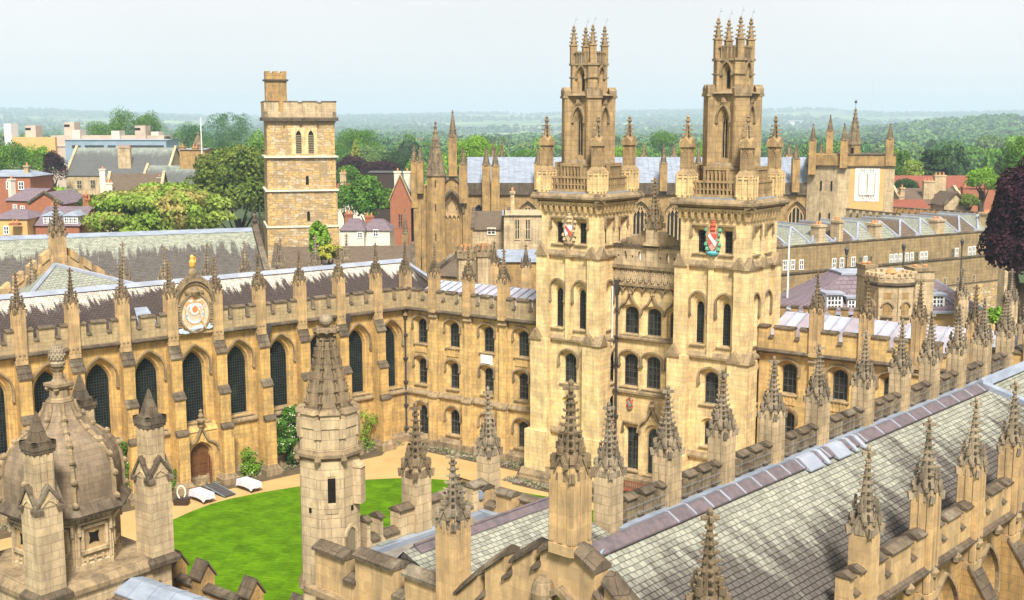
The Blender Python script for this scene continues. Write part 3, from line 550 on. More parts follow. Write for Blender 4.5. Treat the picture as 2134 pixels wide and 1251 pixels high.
# ------------------------------------------------------------------ east range of the quadrangle
east = thing('east_range', 'three storey pale gold range with arched sash windows either side of the twin towers', 'building', EA.w(0, 0), EA.a)
TX = (16.1, 28.1); TW = 5.1; TP = -2.45
def wing(x0, x1, cxs, rows, pin, roofc):
    wl_ = []
    for j, cx in enumerate(cxs):
        for r, (z0, zs, zt, hood) in enumerate(rows):
            if r == 2 and j == 0 and x0 < 5: z0 = .25
            lp, ins = window(east, cx, z0, zs, zt, 1.5 if r != 1 else 1.35, .42, M['glass_sash'], k=.08, sp=.66, hood=hood, drop=.4, fm=M['iron'], trans=(.5,), frm=.05)
            wl_.append((lp, ins))
    a = MB(); a.panel(rect(x0, x1, 0, 12), [q for q, _ in wl_], 0, [i for _, i in wl_]); a.box(x0, x1, .6, 8.5, 0, 12.2)
    for p in pin: a.box(p-.36, p+.36, -.28, .02, 4.9, 11.8); a.box(p-.45, p+.45, -.5, .02, 0, 4.5)
    a.build('wall', M['range'], east)
    t = MB(); t.ex([(.02, 4.35), (-.2, 4.45), (-.2, 4.58), (.02, 4.95)], x0, x1-.01); pl = MB(); pl.ex([(-.35, 0), (.01, 0), (.01, 1.0), (-.08, .85), (-.35, .6)], x0, x1-.01)
    for p in pin:
        t.ex([(-.6, 4.42), (-.6, 4.56), (-.1, 5.05), (-.1, 4.42)], p-.5, p+.5); pl.prism([(p-.65, -.8), (p+.65, -.8), (p+.65, 0), (p-.65, 0)], 0, .75); so = MB(); so.ex([(-.42, 11.45), (-.42, 11.55), (0, 11.95), (0, 11.45)], p-.42, p+.42); so.build('weathering', M['trim'], east)
    for cx in cxs:
        ap_ = MB(); ap_.box(cx-.62, cx+.62, -.05, .02, 8.2, 8.8)
        for q in range(5): ap_.box(cx-.55+.25*q, cx-.45+.25*q, -.1, -.03, 8.2, 8.8)
        ap_.build('window_apron', M['range'], east)
    t.build('string_course', M['trim'], east); pl.build('plinth', M['trim'], east)
    parapet(east, x0, x1, -.3, .5, 12.0, 12.9, 13.85, pin, .74, M['parapet'] if x0 < 5 else M['range'], M['coping'])
    for p in pin: pinnacle(east, p, -.1, 11.9, .72, 15.3, 17.85, M['front'], M['spire'], rod=.25)
    b = MB(); b.quad((x0, .3, 12.6), (x1, .3, 12.6), (x1, 4.6, 13.9 if x0 < 5 else 14.1), (x0, 4.6, 13.9 if x0 < 5 else 14.1)); b.quad((x1, 8.8, 12.6), (x0, 8.8, 12.6), (x0, 4.6, 13.9 if x0 < 5 else 14.1), (x1, 4.6, 13.9 if x0 < 5 else 14.1))
    rf = b.build('roof', roofc, east); r = MB(); q = x0+.8
    while q < x1: r.tube((q, .35, 12.66), (q, 4.6, 13.97 if x0 < 5 else 14.17), .05, 4); q += .85
    r.build('lead_roll', M['lead_pale'], rf)
x = NM('lead_patchwork', .6, .4); uv = x.coord('UV', rnd=False); b_ = brick(x, uv, .85, 9, (.40, .42, .48), (.30, .255, .285), (.2, .22, .25), .03, 0.); MLP = x.out(x.mix(.5, b_.outputs['Color'], x.ramp(x.noise(x.coord('Object'), 1., 4), .3, .7, .7, 1.25), 'MULTIPLY'))
ROWS = [(8.95, 10.85, 11.35, True), (5.35, 7.45, 7.85, True), (1.3, 3.1, 3.75, True)]
wing(.0, TX[0]-.1, [1.75, 5.3, 8.95, 12.5], ROWS, [3.4, 7.1, 10.75], MLP)
wing(TX[1]+TW+.1, 58, [35.5, 39.2, 42.75, 46.2, 49.7, 53.2], ROWS, [37.5, 41.0, 44.5, 48.0, 51.5, 55.], MLP)
a = MB(); a.box(8.35, 9.55, -.12, .0, 7.95, 8.75); a.box(8.5, 9.4, -.2, -.1, 8.05, 8.65); a.build('wall_plaque', M['white'], east)
# middle block between the towers
x0, x1 = TX[0]+TW, TX[1]; mw = []
cxs = [22.65, 24.6, 26.55]
for cx in cxs:
    for z0, zs, zt, hd in ((11.95, 13.75, 14.25, False), (7.85, 10.1, 10.6, True)):
        mw.append(window(east, cx, z0, zs, zt, 1.55, .35, M['glass_sash'], k=.1, sp=.72, hood=hd, drop=.5, fm=M['iron'], trans=(.52,), mulls=1, frm=.045))
mw.append(window(east, 22.9, 1.25, 4.2, 4.9, 1.25, .35, M['glass_sash'], kind='rect', hood=True, sp=.72, fm=M['iron'], mulls=1))
mw.append(window(east, 24.75, 1.1, 4.3, 5.1, 1.5, .4, M['glass_sash'], k=.05, hood=False, sp=.7, fm=M['iron'], mulls=1))
mw.append(window(east, 26.6, 1.25, 4.2, 4.9, 1.25, .35, M['glass_sash'], kind='rect', hood=True, sp=.72, fm=M['iron'], mulls=1))
a = MB(); a.panel(rect(x0, x1, 0, 15.7), [q for q, _ in mw], 0, [i for _, i in mw]); a.box(x0, x1, .55, 9, 0, 17); a.build('wall', M['tower'], east)
t = MB(); t.ex([(.01, 11.5), (-.25, 11.6), (-.25, 11.72), (.01, 11.95)], x0, x1-.01); t.build('string_course', M['trim'], east); t = MB(); t.ex([(.01, 7.25), (-.22, 7.35), (-.22, 7.5), (.01, 7.75)], x0, x1-.01); t.build('string_course', M['trim'], east); t = MB(); t.ex([(-.4, 0), (.01, 0), (.01, 1.), (-.4, .7)], x0, x1-.01); t.build('plinth', M['trim'], east)
for cx in cxs:                          # ogee hoods
    og = [(cx+.9*u, 13.55+(.85*math.sqrt(max(0, 1-u*u)))+.62*max(0, 1-abs(u)*2.2)**1.6) for u in [1-2*i/22 for i in range(23)]]
    t = MB(); t.band(og[::-1], .12, -.2, .01); t.lathe([(.08, 14.9), (.2, 15.1), (.1, 15.3), (.15, 15.5)], 6, cx, -.1); t.build('ogee_hood', M['trim'], east)
og = [(24.75+1.15*u, 4.35+1.15*math.sqrt(max(0, 1-u*u))+.8*max(0, 1-abs(u)*2.6)**1.3) for u in [1-2*i/22 for i in range(23)]]
t = MB(); t.band(og[::-1], .14, -.3, .01); t.lathe([(.1, 6.2), (.3, 6.6), (.12, 6.8), (.2, 7.)], 6, 24.75, -.2); t.build('ogee_hood', M['trim'], east); t = MB()
n = 8
for i in range(n):
    cx = x0+(x1-x0)*(i+.5)/n; t.band(arch(cx, (x1-x0)/n-.1, 15, 15.2, 15.6, 0, 5)[:1:-1], .1, -.2, .01)
t.box(x0, x1, -.28, 0, 15.7, 15.86); t.box(x0, x1, -.34, 0, 17.05, 17.3); t.build('string_course', M['trim'], east)
a = MB(); a.box(x0, x1, -.1, .3, 15.86, 17.05); n = 13
for i in range(n):
    cx = x0+(x1-x0)*(i+.5)/n; w = (x1-x0)/n; a.band(oval(cx, 16.45, w*.38, .42, 12)+oval(cx, 16.45, w*.38, .42, 12)[:1], .08, -.22, -.08); a.box(cx-w*.5-.03, cx-w*.5+.03, -.2, -.08, 15.9, 17.0); a.box(cx-.07, cx+.07, -.19, -.08, 16.2, 16.7); a.box(cx-.2, cx+.2, -.18, -.08, 16.38, 16.52)
a.build('quatrefoil_frieze', M['turret'], east)
hs = []
for i in range(11):
    cx = x0+.45+(x1-x0-.9)*i/10
    if abs(cx-24.6) > .6: hs.append(oval(cx, 17.95, .14 if i % 2 else .08, .42 if i % 2 else .12, 10))
a = MB(); a.panel(rect(x0, x1, 17.3, 18.7), hs, -.2, [(.1, 1.)]*len(hs)); a.panel(rect(x0, x1, 17.3, 18.7), hs, .1, [(.1, 1.)]*len(hs)); a.box(24.1, 25.1, -.32, .2, 17.3, 18.7); a.build('pierced_parapet', M['turret'], east)
t = MB(); t.box(x0, x1, -.32, .22, 18.7, 18.9); t.build('coping', M['coping'], east)
a = MB(); a.box(24.15, 25.05, -.5, .4, 18.9, 20.6); a.box(24.0, 25.2, -.6, .5, 18.88, 19.1); pd = a.build('pedestal', M['turret'], east); spire(pd, M['spire'], .98, 3.5, 20.6, 7).location = (24.6, -.05, 20.6)
a = MB()
for s in (-1, 1):                       # carved scrolls beside the pedestal
    for j, (dx_, r_) in enumerate(((.75, .62), (1.5, .42), (2.1, .3), (2.6, .2))):
        K = a.M; a.M = Matrix.Translation((24.6+s*dx_, -.05, 18.9+r_*.75)) @ Matrix.Rotation(R(90), 4, 'X'); a.lathe([(r_*.3, -.2), (r_, -.16), (r_, .16), (r_*.3, .2)], 12); a.M = K
a.build('scrollwork', M['trim'], east)
downpipe(east, x0+.35, -.14, .1, 15.2)
a = MB(); vx = EA.atx(1270, -.5, 14)+.25; a.tube((vx, -.5, 11.0), (vx, -.5, 15.6), .06); fp = a.build('vent_pipe', M['white'], east)
def arms(par, cx, y, z0, z1, cols, name='coat_of_arms'):
    h = z1-z0; w = h*.3; a = MB(); zc = z0+h*.42
    sh = [(cx-w*.5, zc+.22*h), (cx-w*.5, zc-.05*h), (cx-w*.3, zc-.2*h), (cx, zc-.3*h), (cx+w*.3, zc-.2*h), (cx+w*.5, zc-.05*h), (cx+w*.5, zc+.22*h)]
    a.ey(sh[::-1] if False else sh, y-.16, y); o = a.build(name, cols[0], par)
    a = MB(); a.ey([(cx-w*.42, zc+.19*h), (cx-w*.42, zc-.02*h), (cx-w*.3, zc-.14*h), (cx+w*.42, zc+.08*h), (cx+w*.42, zc+.19*h)], y-.19, y-.155); a.build('shield_field', cols[1], o)
    a = MB(); a.ey([(cx-w*.42, zc+.12*h), (cx-w*.28, zc+.2*h), (cx+w*.42, zc-.06*h), (cx+w*.3, zc-.16*h)], y-.21, y-.18); a.build('shield_bend', cols[2], o)
    a = MB(); a.lathe([(.1*w, zc+.22*h), (.3*w, zc+.29*h), (.16*w, zc+.35*h), (.32*w, zc+.41*h), (.14*w, zc+.46*h), (.2*w, zc+.51*h), (.05*w, zc+.56*h)], 7, cx, y-.1, sq=.6); a.build('crest', cols[3], o)
    a = MB()
    for s in (-1, 1):
        for j in range(5): zz = zc+(-.3+.13*j)*h; xx = cx+s*w*(.56+.14*math.sin(j*2.1)); a.lathe([(.02, zz), (w*.2, zz+.04*h), (w*.16, zz+.1*h), (.02, zz+.13*h)], 6, xx, y-.08, sq=.7)
    a.build('mantling', cols[4], o)
    a = MB(); a.lathe([(w*.3, z0), (w*.55, z0+.05*h), (w*.62, z0+.09*h), (w*.3, z0+.13*h)], 8, cx, y-.06, sq=.5); a.build('corbel', cols[5], o); return o
tq = flat('turquoise_paint', (.10, .40, .45)); bl = flat('blue_paint', (.12, .22, .5)); rd = flat('red_paint', (.55, .10, .06)); pk = flat('rose_paint', (.60, .32, .25)); gn = flat('green_paint', (.12, .36, .22))
arms(east, 22.75, 0, 6.0, 7.2, (M['trim'], rd, tq, M['trim'], rd, M['trim'])); arms(east, 26.5, 0, 6.0, 7.2, (M['trim'], tq, rd, M['trim'], pk, M['trim']))
# ------------------------------------------------------------------ the twin towers
def tower(x0, label, cols):
    t = thing('gothic_tower', label, 'tower', EA.w(x0, TP), EA.a, 'twin gothic towers of the east range'); w = TW; c = w/2
    wallm = MB(); trim = MB(); TR = {z: MB() for z in (4.1, 11.45, 18.0, 0, 22)}
    for k in range(4):
        Mx = Matrix.Translation((c, c, 0)) @ Matrix.Rotation(R(90*k), 4, 'Z') @ Matrix.Translation((-c, -c, 0)); vis = k in (0, 1)
        hl = []
        def win(*a, **kw):
            if vis: hl.append(window(t, *a, Mx=Mx, **kw))
        win(c, 1.2, 3.0, 3.6, 1.5, .4, M['glass_sash'], k=.1, sp=.66, fm=M['iron'], mulls=1)
        win(c, 4.9, 6.5, 7.0, 1.35, .4, M['glass_sash'], k=.1, sp=.66, fm=M['iron'], mulls=1, hood=False)
        win(c, 8.0, 10.0, 10.6, 1.5, .42, M['glass_sash'], k=.1, sp=.66, fm=M['iron'], mulls=1, trans=(.5,))
        for s in (-1, 1): win(c+s*1.03, 12.3, 15.4, 16.0, 1.12, .4, M['glass_lead'], k=.12, sp=.5, drop=.9)
        for s in (-1, 1): win(c+s*1.03, 18.85, 20.4, 20.75, 1.05, .4, M['glass_lead'], kind='rect', sp=.52, drop=.55)
        wallm.M = trim.M = Mx
        wallm.panel(rect(0, w, 0, 21.4), [q for q, _ in hl], 0, [i for _, i in hl])
        for i, (z0, z1, e, bw) in enumerate(((0, 4.1, .95, 1.0), (4.1, 11.45, .62, .95), (11.45, 18.0, .30, .78))):
            for q in (0, 1):            # clasping buttress strips at both ends of the face
                xa, xb = (-e, bw) if q == 0 else (w-bw, w+e)
                if q == 0: wallm.prism([(xa, -e), (xb, -e), (xb, .02), (xa, .02)], z0, z1)
                else: wallm.prism([(xa, -e), (w, -e), (w, .02), (xa, .02)], z0, z1)
            if i == 2: wallm.box(c-.2, c+.2, -e+.05, .02, z0, z1)
        for z, e in ((4.1, .95), (11.45, .62), (18.0, .30)):
            trim = TR[z]; trim.M = Mx
            trim.ex([(.01, z-.15), (-.22, z-.1), (-.22, z+.05), (.01, z+.35)], -.1, w+.1)
            for xx in ((-e+.45, w-.45) if z > 5 else ()): # gablets over the buttresses
                trim.M = Mx; trim.ey([(xx-.6, z-.12), (xx+.6, z-.12), (xx, z+.75)], -e-.12, .05)
            if z > 15: trim.ey([(c-.38, z-.12), (c+.38, z-.12), (c, z+.6)], -e-.06, .05)
        trim = TR[0]; trim.M = Mx
        trim.ex([(.0, 0), (-1.25, 0), (-1.25, .55), (-1.0, .95), (0, .95)], -1.25, w+1.0); trim.ex([(0, 0), (-1.45, 0), (-1.45, .3), (0, .3)], -1.45, w+1.2)
        trim = TR[22]; trim.M = Mx
        trim.ex([(.0, 22.0), (-.5, 22.15), (-.68, 22.3), (-.68, 22.45), (-.35, 22.7), (0, 22.7)], -.60, w+.60)
    wallm.M = trim.M = None; wallm.box(.5, w-.5, .5, w-.5, 0, 22.6); wallm.box(-.03, w+.03, -.03, w+.03, 21.4, 22.05)
    wallm.build('wall', M['tower'], t); [q.build('plinth' if z == 0 else ('cornice' if z == 22 else 'string_course'), M['trim'], t) for z, q in TR.items()]
    fr = MB()
    for k in range(4):                  # trefoiled corbel table
        fr.M = Matrix.Translation((c, c, 0)) @ Matrix.Rotation(R(90*k), 4, 'Z') @ Matrix.Translation((-c, -c, 0)); n = 10; p = w/n
        for i in range(n+1): fr.prism([(p*i-.08, -.2), (p*i+.08, -.2), (p*i+.08, 0), (p*i-.08, 0)], 21.25, 21.55, [(p*i-.14, -.3), (p*i+.14, -.3), (p*i+.14, 0), (p*i-.14, 0)])
        for i in range(n): fr.band(arch(p*(i+.5), p*.62, 21.4, 21.55, 21.8, .2, 3)[:1:-1], .13, -.28, 0)
        fr.box(-.28, w+.0, -.28, 0, 21.84, 22.02)
    fr.build('corbel_table', M['tower'], t)
    a = MB(); a.box(-.2, w+.2, -.2, w+.2, 22.7, 22.78); a.build('platform', M['lead'], t)
    bal = MB(); cop = MB(); e = .22
    for k in range(4):
        Mx = Matrix.Translation((c, c, 0)) @ Matrix.Rotation(R(90*k), 4, 'Z') @ Matrix.Translation((-c, -c, 0)); bal.M = cop.M = Mx
        bal.box(.6, w-.6, e-.12, e+.12, 22.78, 22.98); bal.box(.6, w-.6, e-.1, e+.1, 23.8, 23.95); n = 13
        for i in range(n): xx = .75+(w-1.5)*i/(n-1); hi = 24.75 if abs(xx-c) < .85 else 23.8; bal.box(xx-.055, xx+.055, e-.08, e+.08, 22.98, hi)
        bal.box(c-.95, c+.95, e-.12, e+.12, 24.7, 24.95); bal.box(c-.95, c-.8, e-.11, e+.11, 23.9, 24.7); bal.box(c+.8, c+.95, e-.11, e+.11, 23.9, 24.7)
        for i in range(n-1): xx = .75+(w-1.5)*(i+.5)/(n-1); bal.box(xx-.14, xx+.14, e-.06, e+.06, 23.3, 23.4)
    bal.M = None; bal.build('balustrade', M['lantern'], t)
    for sx in (0, 1):
        for sy in (0, 1):
            px_, py_ = (.25 if sx == 0 else w-.25), (.25 if sy == 0 else w-.25)
            a = MB(); a.box(-.54, .54, -.54, .54, 22.72, 24.3)
            for q in range(4): a.M = Matrix.Rotation(R(90*q), 4, 'Z'); a.box(-.5, -.38, -.64, -.56, 22.9, 24.3); a.box(.38, .5, -.64, -.56, 22.9, 24.3); a.box(-.06, .06, -.62, -.56, 22.9, 24.3); u = a.box(-.54, .54, -.6, -.5, 24.1, 24.25)
            a.M = None; o = a.build('pinnacle', M['tower'], t, loc=(px_, py_, 0)); s = MB(); sh = MB(); sh.prism([(-.62, -.62), (.62, -.62), (.62, .62), (-.62, .62)], 24.3, 24.72, [(-.36, -.36), (.36, -.36), (.36, .36), (-.36, .36)]); sh.box(-.34, .34, -.34, .34, 24.7, 26.3)
            for q in range(4):
                sh.M = Matrix.Rotation(R(90*q), 4, 'Z'); sh.box(-.34, -.24, -.39, -.33, 24.75, 26.2); sh.box(.24, .34, -.39, -.33, 24.75, 26.2); sh.band(arch(0, .42, 25.6, 25.7, 26.1, .4, 4)[:1:-1], .06, -.39, -.33); sh.ey([(-.44, 26.25), (.44, 26.25), (.44, 26.5), (0, 27.0), (-.44, 26.5)], -.46, 0)
            sh.M = None; sh.build('shaft', M['lantern'], o); s.lathe([(.36, 26.6), (.24, 27.0), (.09, 28.0), (.18, 28.08), (.18, 28.2), (.07, 28.25), (.14, 28.36), (.04, 28.5)], 8)
            for q in range(4):
                s.M = Matrix.Rotation(R(45+90*q), 4, 'Z')
                for zz, rr in ((27.1, .3), (27.4, .25), (27.7, .2)): s.box(-.06, .06, -rr-.13, -rr+.1, zz, zz+.1)
            s.M = None; s.build('spire', M['trim'], o)
    ln = MB(); lt = MB()
    ap = 1.36; ro = ap/math.cos(R(22.5))
    ln.lathe([(2.05, 22.75), (2.05, 24.7)], 8, c, c, R(22.5)); lt.lathe([(2.12, 24.7), (2.12, 24.85), (1.85, 25.2)], 8, c, c, R(22.5))
    stage = ((25.0, 30.0, 1.36, 1.98, .52, 25.5, 28.2, 29.1), (30.1, 32.3, 1.02, 1.36, .36, 30.3, 31.5, 32.1))
    for si, (z0, z1, ap, ro, hw, wz0, wzs, wzt) in enumerate(stage):
        half = ap*math.tan(R(22.5))
        for k in range(4):
            Mx = Matrix.Translation((c, c, 0)) @ Matrix.Rotation(R(90*k), 4, 'Z'); lp = None
            ww = half*1.5
            hp = window(t, 0, wz0, wzs, wzt, ww, -ap+.3, M['glass_lead'], k=.35, sp=.55, Mx=Mx, fy=-ap, mulls=1 if si == 0 else 0, fm=M['trim'], frm=.06, drop=.1, sill=False)
            ln.M = Mx; ln.panel(rect(-half-.06, half+.06, z0, z1), [hp[0]], -ap, [hp[1]])
            ln.M = Matrix.Translation((c, c, 0)) @ Matrix.Rotation(R(45+90*k), 4, 'Z'); ln.prism([(-hw*1.15, -ro+.16), (-hw, -ro), (hw, -ro), (hw*1.15, -ro+.16), (hw*1.25, -ap*.6), (-hw*1.25, -ap*.6)], z0-.05, z1)
            lt.M = ln.M; g = z1
            if si == 0:
                lt.box(-hw-.1, hw+.1, -ro-.12, -ap*.7, g-.2, g-.02); lt.ey([(-hw-.1, g-.02), (hw+.1, g-.02), (hw+.1, g+.35), (hw*.5, g+.62), (0, g+.3), (-hw*.5, g+.62), (-hw-.1, g+.35)], -ro-.06, -ro+.5)
                lt.M = Mx; lt.box(-half, half, -ap-.12, -ap+.1, g-.2, g-.02); lt.lathe([(.1, g-.9), (.24, g-.6), (.18, g-.25)], 6, 0, -ap-.05)
            else:
                lt.box(-hw-.08, hw+.08, -ro-.1, -ap*.5, g-.05, g+.12); lt.box(-hw-.08, hw+.08, -ro-.1, -ap*.5, g-1.0, g-.92); lt.M = Mx; lt.box(-half-.3, half+.3, -ap-.14, -ap*.6, g-.05, g+.10)
                lt.box(-half-.2, half+.2, -ap-.1, -ap+.06, g+.85, g+.98)
                for q in range(4): xx = -half+half*2*q/3; lt.box(xx-.05, xx+.05, -ap-.08, -ap+.04, g+.1, g+.86)
    ln.M = lt.M = None; ln.lathe([(1.35, 25), (1.35, 30.05)], 8, c, c, R(22.5)) if False else None
    ln.lathe([(.9, 25), (.9, 30), (.7, 30.1), (.7, 32.3)], 8, c, c); lt.lathe([(1.9, 29.98), (1.1, 30.25)], 8, c, c, R(22.5)); lt.lathe([(1.2, 32.25), (1.2, 32.35)], 8, c, c, R(22.5))
    lnt = ln.build('lantern', M['lantern'], t); lt.build('cornice', M['trim'], lnt)
    for k in range(4):
        an = R(-135+90*k); r_ = 1.2; a = MB(); a.box(-.24, .24, -.24, .24, 32.3, 33.75); a.box(-.3, .3, -.3, .3, 33.7, 33.8); o = a.build('lantern_pinnacle', M['lantern'], t, loc=(c+r_*math.cos(an), c+r_*math.sin(an), 0), rot=R(45)); s = MB()
        s.lathe([(.25, 33.8), (.09, 34.75), (.17, 34.85), (.17, 34.95), (.06, 35.0), (.13, 35.1), (.03, 35.25)], 8)
        for q in range(4):
            s.M = Matrix.Rotation(R(45+90*q), 4, 'Z')
            for zz, rr in ((33.95, .27), (34.25, .22), (34.55, .17)): s.box(-.06, .06, -rr-.1, -rr+.08, zz, zz+.11)
        s.M = None; s.build('spire', M['trim'], o); s = MB(); s.tube((.0, 0, 35.1), (.2, 0, 35.9), .014, 4); s.box(.1, .28, -.01, .01, 35.62, 35.67); s.build('vane_rod', M['lead'], o)
    arms(t, c, 0, 18.7, 21.3, cols); return t
tower(TX[0], 'tall cream gothic tower nearer the library, its white shield crossed by red', (M['turret'], M['white'], rd, M['turret'], M['turret'], M['trim']))
tower(TX[1], 'tall cream gothic tower with the red and turquoise coat of arms, farther from the sundial', (pk, rd, M['white'], rd, gn, tq))
# ------------------------------------------------------------------ chapel in front
chp = thing('chapel', 'large chapel with a long stained stone slate roof, stepped west gable and crocketed pinnacles', 'building', CH.w(0, 0), CH.a)
XR = 58.
NP = [.15, 4.0, 8.05, 12.25, 16.5, 21.3, 25.6, 29.4, 33.2, 37., 40.8, 44.6, 48.4]
SPN = [.81, 5.6, 9.8, 13.95, 18.1, 22.3]
RY, RZ, SY, WX = -4.9, 15.0, -10.0, -9.5
a = MB(); a.box(-.35, XR, -9.7, -.25, 0, 12.2); a.box(WX+.4, -.3, -9.9, 5.8, 0, 12.2); a.build('body', M['front'], chp)
parapet(chp, .2, XR, -.25, .5, 12.2, 12.85, 13.8, NP, .8, M['merlon'], M['coping'], mer=.56, gap=.44, string=False)
for i, p in enumerate(NP): pinnacle(chp, p, 0, 11.2, .80, 15.1, 17.65, M['turret'], M['spire_pale'], 7, panel=i > 0)
# south wall with arched windows, parapet and pinnacles
Mx = Matrix.Translation((0, SY, 0)); hs = []
cxs = [(SPN[i]+SPN[i+1])/2 for i in range(len(SPN)-1)]+[-2.0, -6.2]
for cx in cxs: hs.append(window(chp, cx, 5., 9.6, 11.2, 2.3, .6, M['glass_lib'], k=.4, sp=.62, Mx=Mx, mulls=2, fm=M['trim'], frm=.09))
a = MB(Mx); a.panel(rect(WX+.4, 30, 0, 12.2), [q for q, _ in hs], 0, [i for _, i in hs])
for p in SPN: a.ex([(.02, 0), (-1.5, 0), (-1.5, 6), (-1.1, 6.5), (-1.1, 9.8), (-.35, 11.1), (.02, 11.1)], p-.42, p+.42)
a.build('south_wall', M['chapel'], chp); b = MB(Mx)
for p in SPN: b.ex([(-1.16, 9.75), (-1.16, 9.85), (-.3, 11.25), (-.3, 11.1)], p-.48, p+.48)
b.build('weathering', M['coping'], chp)
parapet(chp, -.6, 30, SY-.28, .5, 12.2, 12.9, 13.75, SPN, .78, M['front'], M['coping'], mer=1.0, gap=.40)
a = MB()
for i in range(12): xx = 1.6+2.05*i; a.M = Matrix.Translation((xx, SY-.4, 12.0)); a.lathe([(.05, -.25), (.2, -.1), (.24, .08), (.1, .22)], 6)
a.build('carved_boss', M['trim'], chp)
for i, p in enumerate(SPN): pinnacle(chp, p, SY-.05, 11.0, .74, 15.05, 17.7, M['front'], M['spire_pale'] if i else M['spire_pale'], 6, panel=i > 0)
# roof
a = MB(); q = math.hypot(RY-SY-.5, RZ-12.3)
XA = 24.0
a.quad((WX+.7, SY+.25, 12.35), (XA, SY+.25, 12.35), (XA, RY, RZ), (WX+.7, RY, RZ), [(WX, q), (XA, q), (XA, 0), (WX, 0)])
a.quad((XA, SY+.25, 12.35), (XR, SY+.25, 12.35), (XR, RY, RZ+.5), (XA, RY, RZ), [(XA, q), (XR, q), (XR, 0), (XA, 0)])
a.quad((XR, -.5, 12.5), (WX+.7, -.5, 12.5), (WX+.7, RY, RZ), (XR, RY, RZ), [(XR, 5), (WX, 5), (WX, 0), (XR, 0)])
a.build('roof', M['slate_chapel'], chp)
a = MB(); a.ex([(RY-.42, RZ-.12), (RY-.42, RZ-.06), (RY-.05, RZ+.16), (RY+.4, RZ-.02), (RY+.4, RZ-.12)], WX+1, XA); a.tube((WX+1, RY, RZ+.12), (XA, RY, RZ+.12), .085, 6)
rg = a.build('ridge_flashing', M['lead_rust'], chp)
a = MB(); xx = -3.
while xx < XA: a.ex([(RY-.45, RZ-.08), (RY-.45, RZ-.03), (RY-.02, RZ+.225), (RY+.1, RZ+.2)], xx-.035, xx+.035); xx += 1.05 if xx < 10 else 1.6
for l, r in ((5.6, 6.7), (7.0, 7.25), (7.9, 9.0), (9.4, 9.6), (10.1, 10.35)): a.ex([(RY-.62, RZ-.22), (RY-.62, RZ-.17), (RY-.1, RZ+.225), (RY+.1, RZ+.225), (RY+.1, RZ-.1)], l, r)
a.build('lead_clip', M['lead_pale'], rg)
a = MB(); a.ex([(RY-.3, RZ+.05), (RY, RZ+.42), (RY+.35, RZ+.1)], XA, XR); a.tube((XA, RY, RZ+.1), (XA+4.2, SY+.4, 12.45), .24, 5); a.box(.3, XR, -.55, -.252, 12.3, 12.75); a.box(WX+1, .3, 5.0, 5.35, 12.2, 12.55); a.box(-1.5, -1.2, 0, 5.3, 12.2, 12.6)
a.build('lead_flashing', M['lead'], chp)
a = MB(); a.box(-.3, XR, -3.2, -.3, 12.22, 12.4); a.box(WX+.5, -1.0, 2.0, 5.4, 12.2, 12.36); a.build('gutter', plain('grey_gutter', (.24, .215, .18), (.15, .135, .115), .9, .2, 1.), chp)
# antechapel roof and its north and east parapets
a = MB(); a.quad((WX+.7, -2.6, 12.2), (-.6, -2.6, 12.2), (-.9, 1.75, 13.75), (WX+.7, 1.75, 13.75), [(0, 4.6), (9, 4.6), (9, 0), (0, 0)]); a.quad((-.9, 3.2, 12.4), (WX+.7, 3.2, 12.4), (WX+.7, 1.75, 13.75), (-.9, 1.75, 13.75)); a.ex([(3.2, 12.3), (1.75, 13.7), (-2.6, 12.15)], WX+.72, WX+.78); a.build('antechapel_roof', M['slate_chapel'], chp)
a = MB(); a.ex([(1.4, 13.62), (1.4, 13.66), (1.75, 13.84), (2.0, 13.66)], WX+1.2, -.9); a.tube((WX+1.2, 1.75, 13.84), (-.9, 1.75, 13.84), .06, 6); a.build('ridge_flashing', M['lead_rust'], chp)
parapet(chp, WX+2.2, -.7, 5.35, .5, 12.2, 12.8, 13.75, [-6.1], .8, M['turret'], M['coping'], mer=1.15, gap=.45)
Mx = Matrix.Translation((-.95, 0, 0)) @ Matrix.Rotation(R(90), 4, 'Z') @ Matrix.Scale(-1, 4, (0, 1, 0))
parapet(chp, .3, 5.6, -.25, .5, 12.2, 12.75, 13.6, [4.9], .6, M['front'], M['coping'], Mx=Mx, mer=.95, gap=.4, string=False)
pinnacle(chp, CH.atx(868, 5.6, 14), 5.6, 11.5, .80, 15.0, 17.55, M['turret'], M['spire'], 6, panel=False)
pinnacle(chp, CH.atx(1018, 5.6, 14), 5.6, 11.5, .68, 15.0, 17.5, M['turret'], M['spire_pale'], 7, panel=False)
# west front: stepped gable
wf = []
def wseg(y0, y1, z0, z1, zb=8.):        # one merlon with raking top between y0 (north) and y1 (south)
    w1.ex([(y0, zb), (y1, zb), (y1, z1-.25), (y0, z0-.25)], WX-.28, WX+.28)
    pr = [(-.4, -.25), (-.4, -.14), (-.05, .04), (.05, .04), (.4, -.14), (.4, -.25)]; n_ = len(pr)
    w2.add([(WX+px_, yy, zz_+pz_) for yy, zz_ in ((y0+.03, z0), (y1-.03, z1)) for px_, pz_ in pr], [tuple(range(n_)), tuple(range(n_, 2*n_))[::-1]]+[(i_, (i_+1) % n_, n_+(i_+1) % n_, n_+i_) for i_ in range(n_)])
w1 = MB(); w2 = MB()
wseg(5.25, 3.6, 13.5, 13.5); wseg(3.6, 3.1, 12.75, 12.75); wseg(3.1, 1.15, 13.75, 13.75); wseg(1.15, .65, 12.85, 12.85); wseg(.65, -1.0, 13.75, 13.75)
wseg(-1.6, -2.65, 13.62, 14.62); wseg(-2.65, -2.95, 13.75, 14.05); wseg(-2.95, -3.75, 14.85, 15.5); wseg(-3.75, -4.05, 14.75, 15.0); wseg(-4.05, -4.9, 15.35, 16.0); wseg(-4.9, -5.15, 15.35, 15.55); wseg(-5.15, -6.0, 15.95, 16.5)
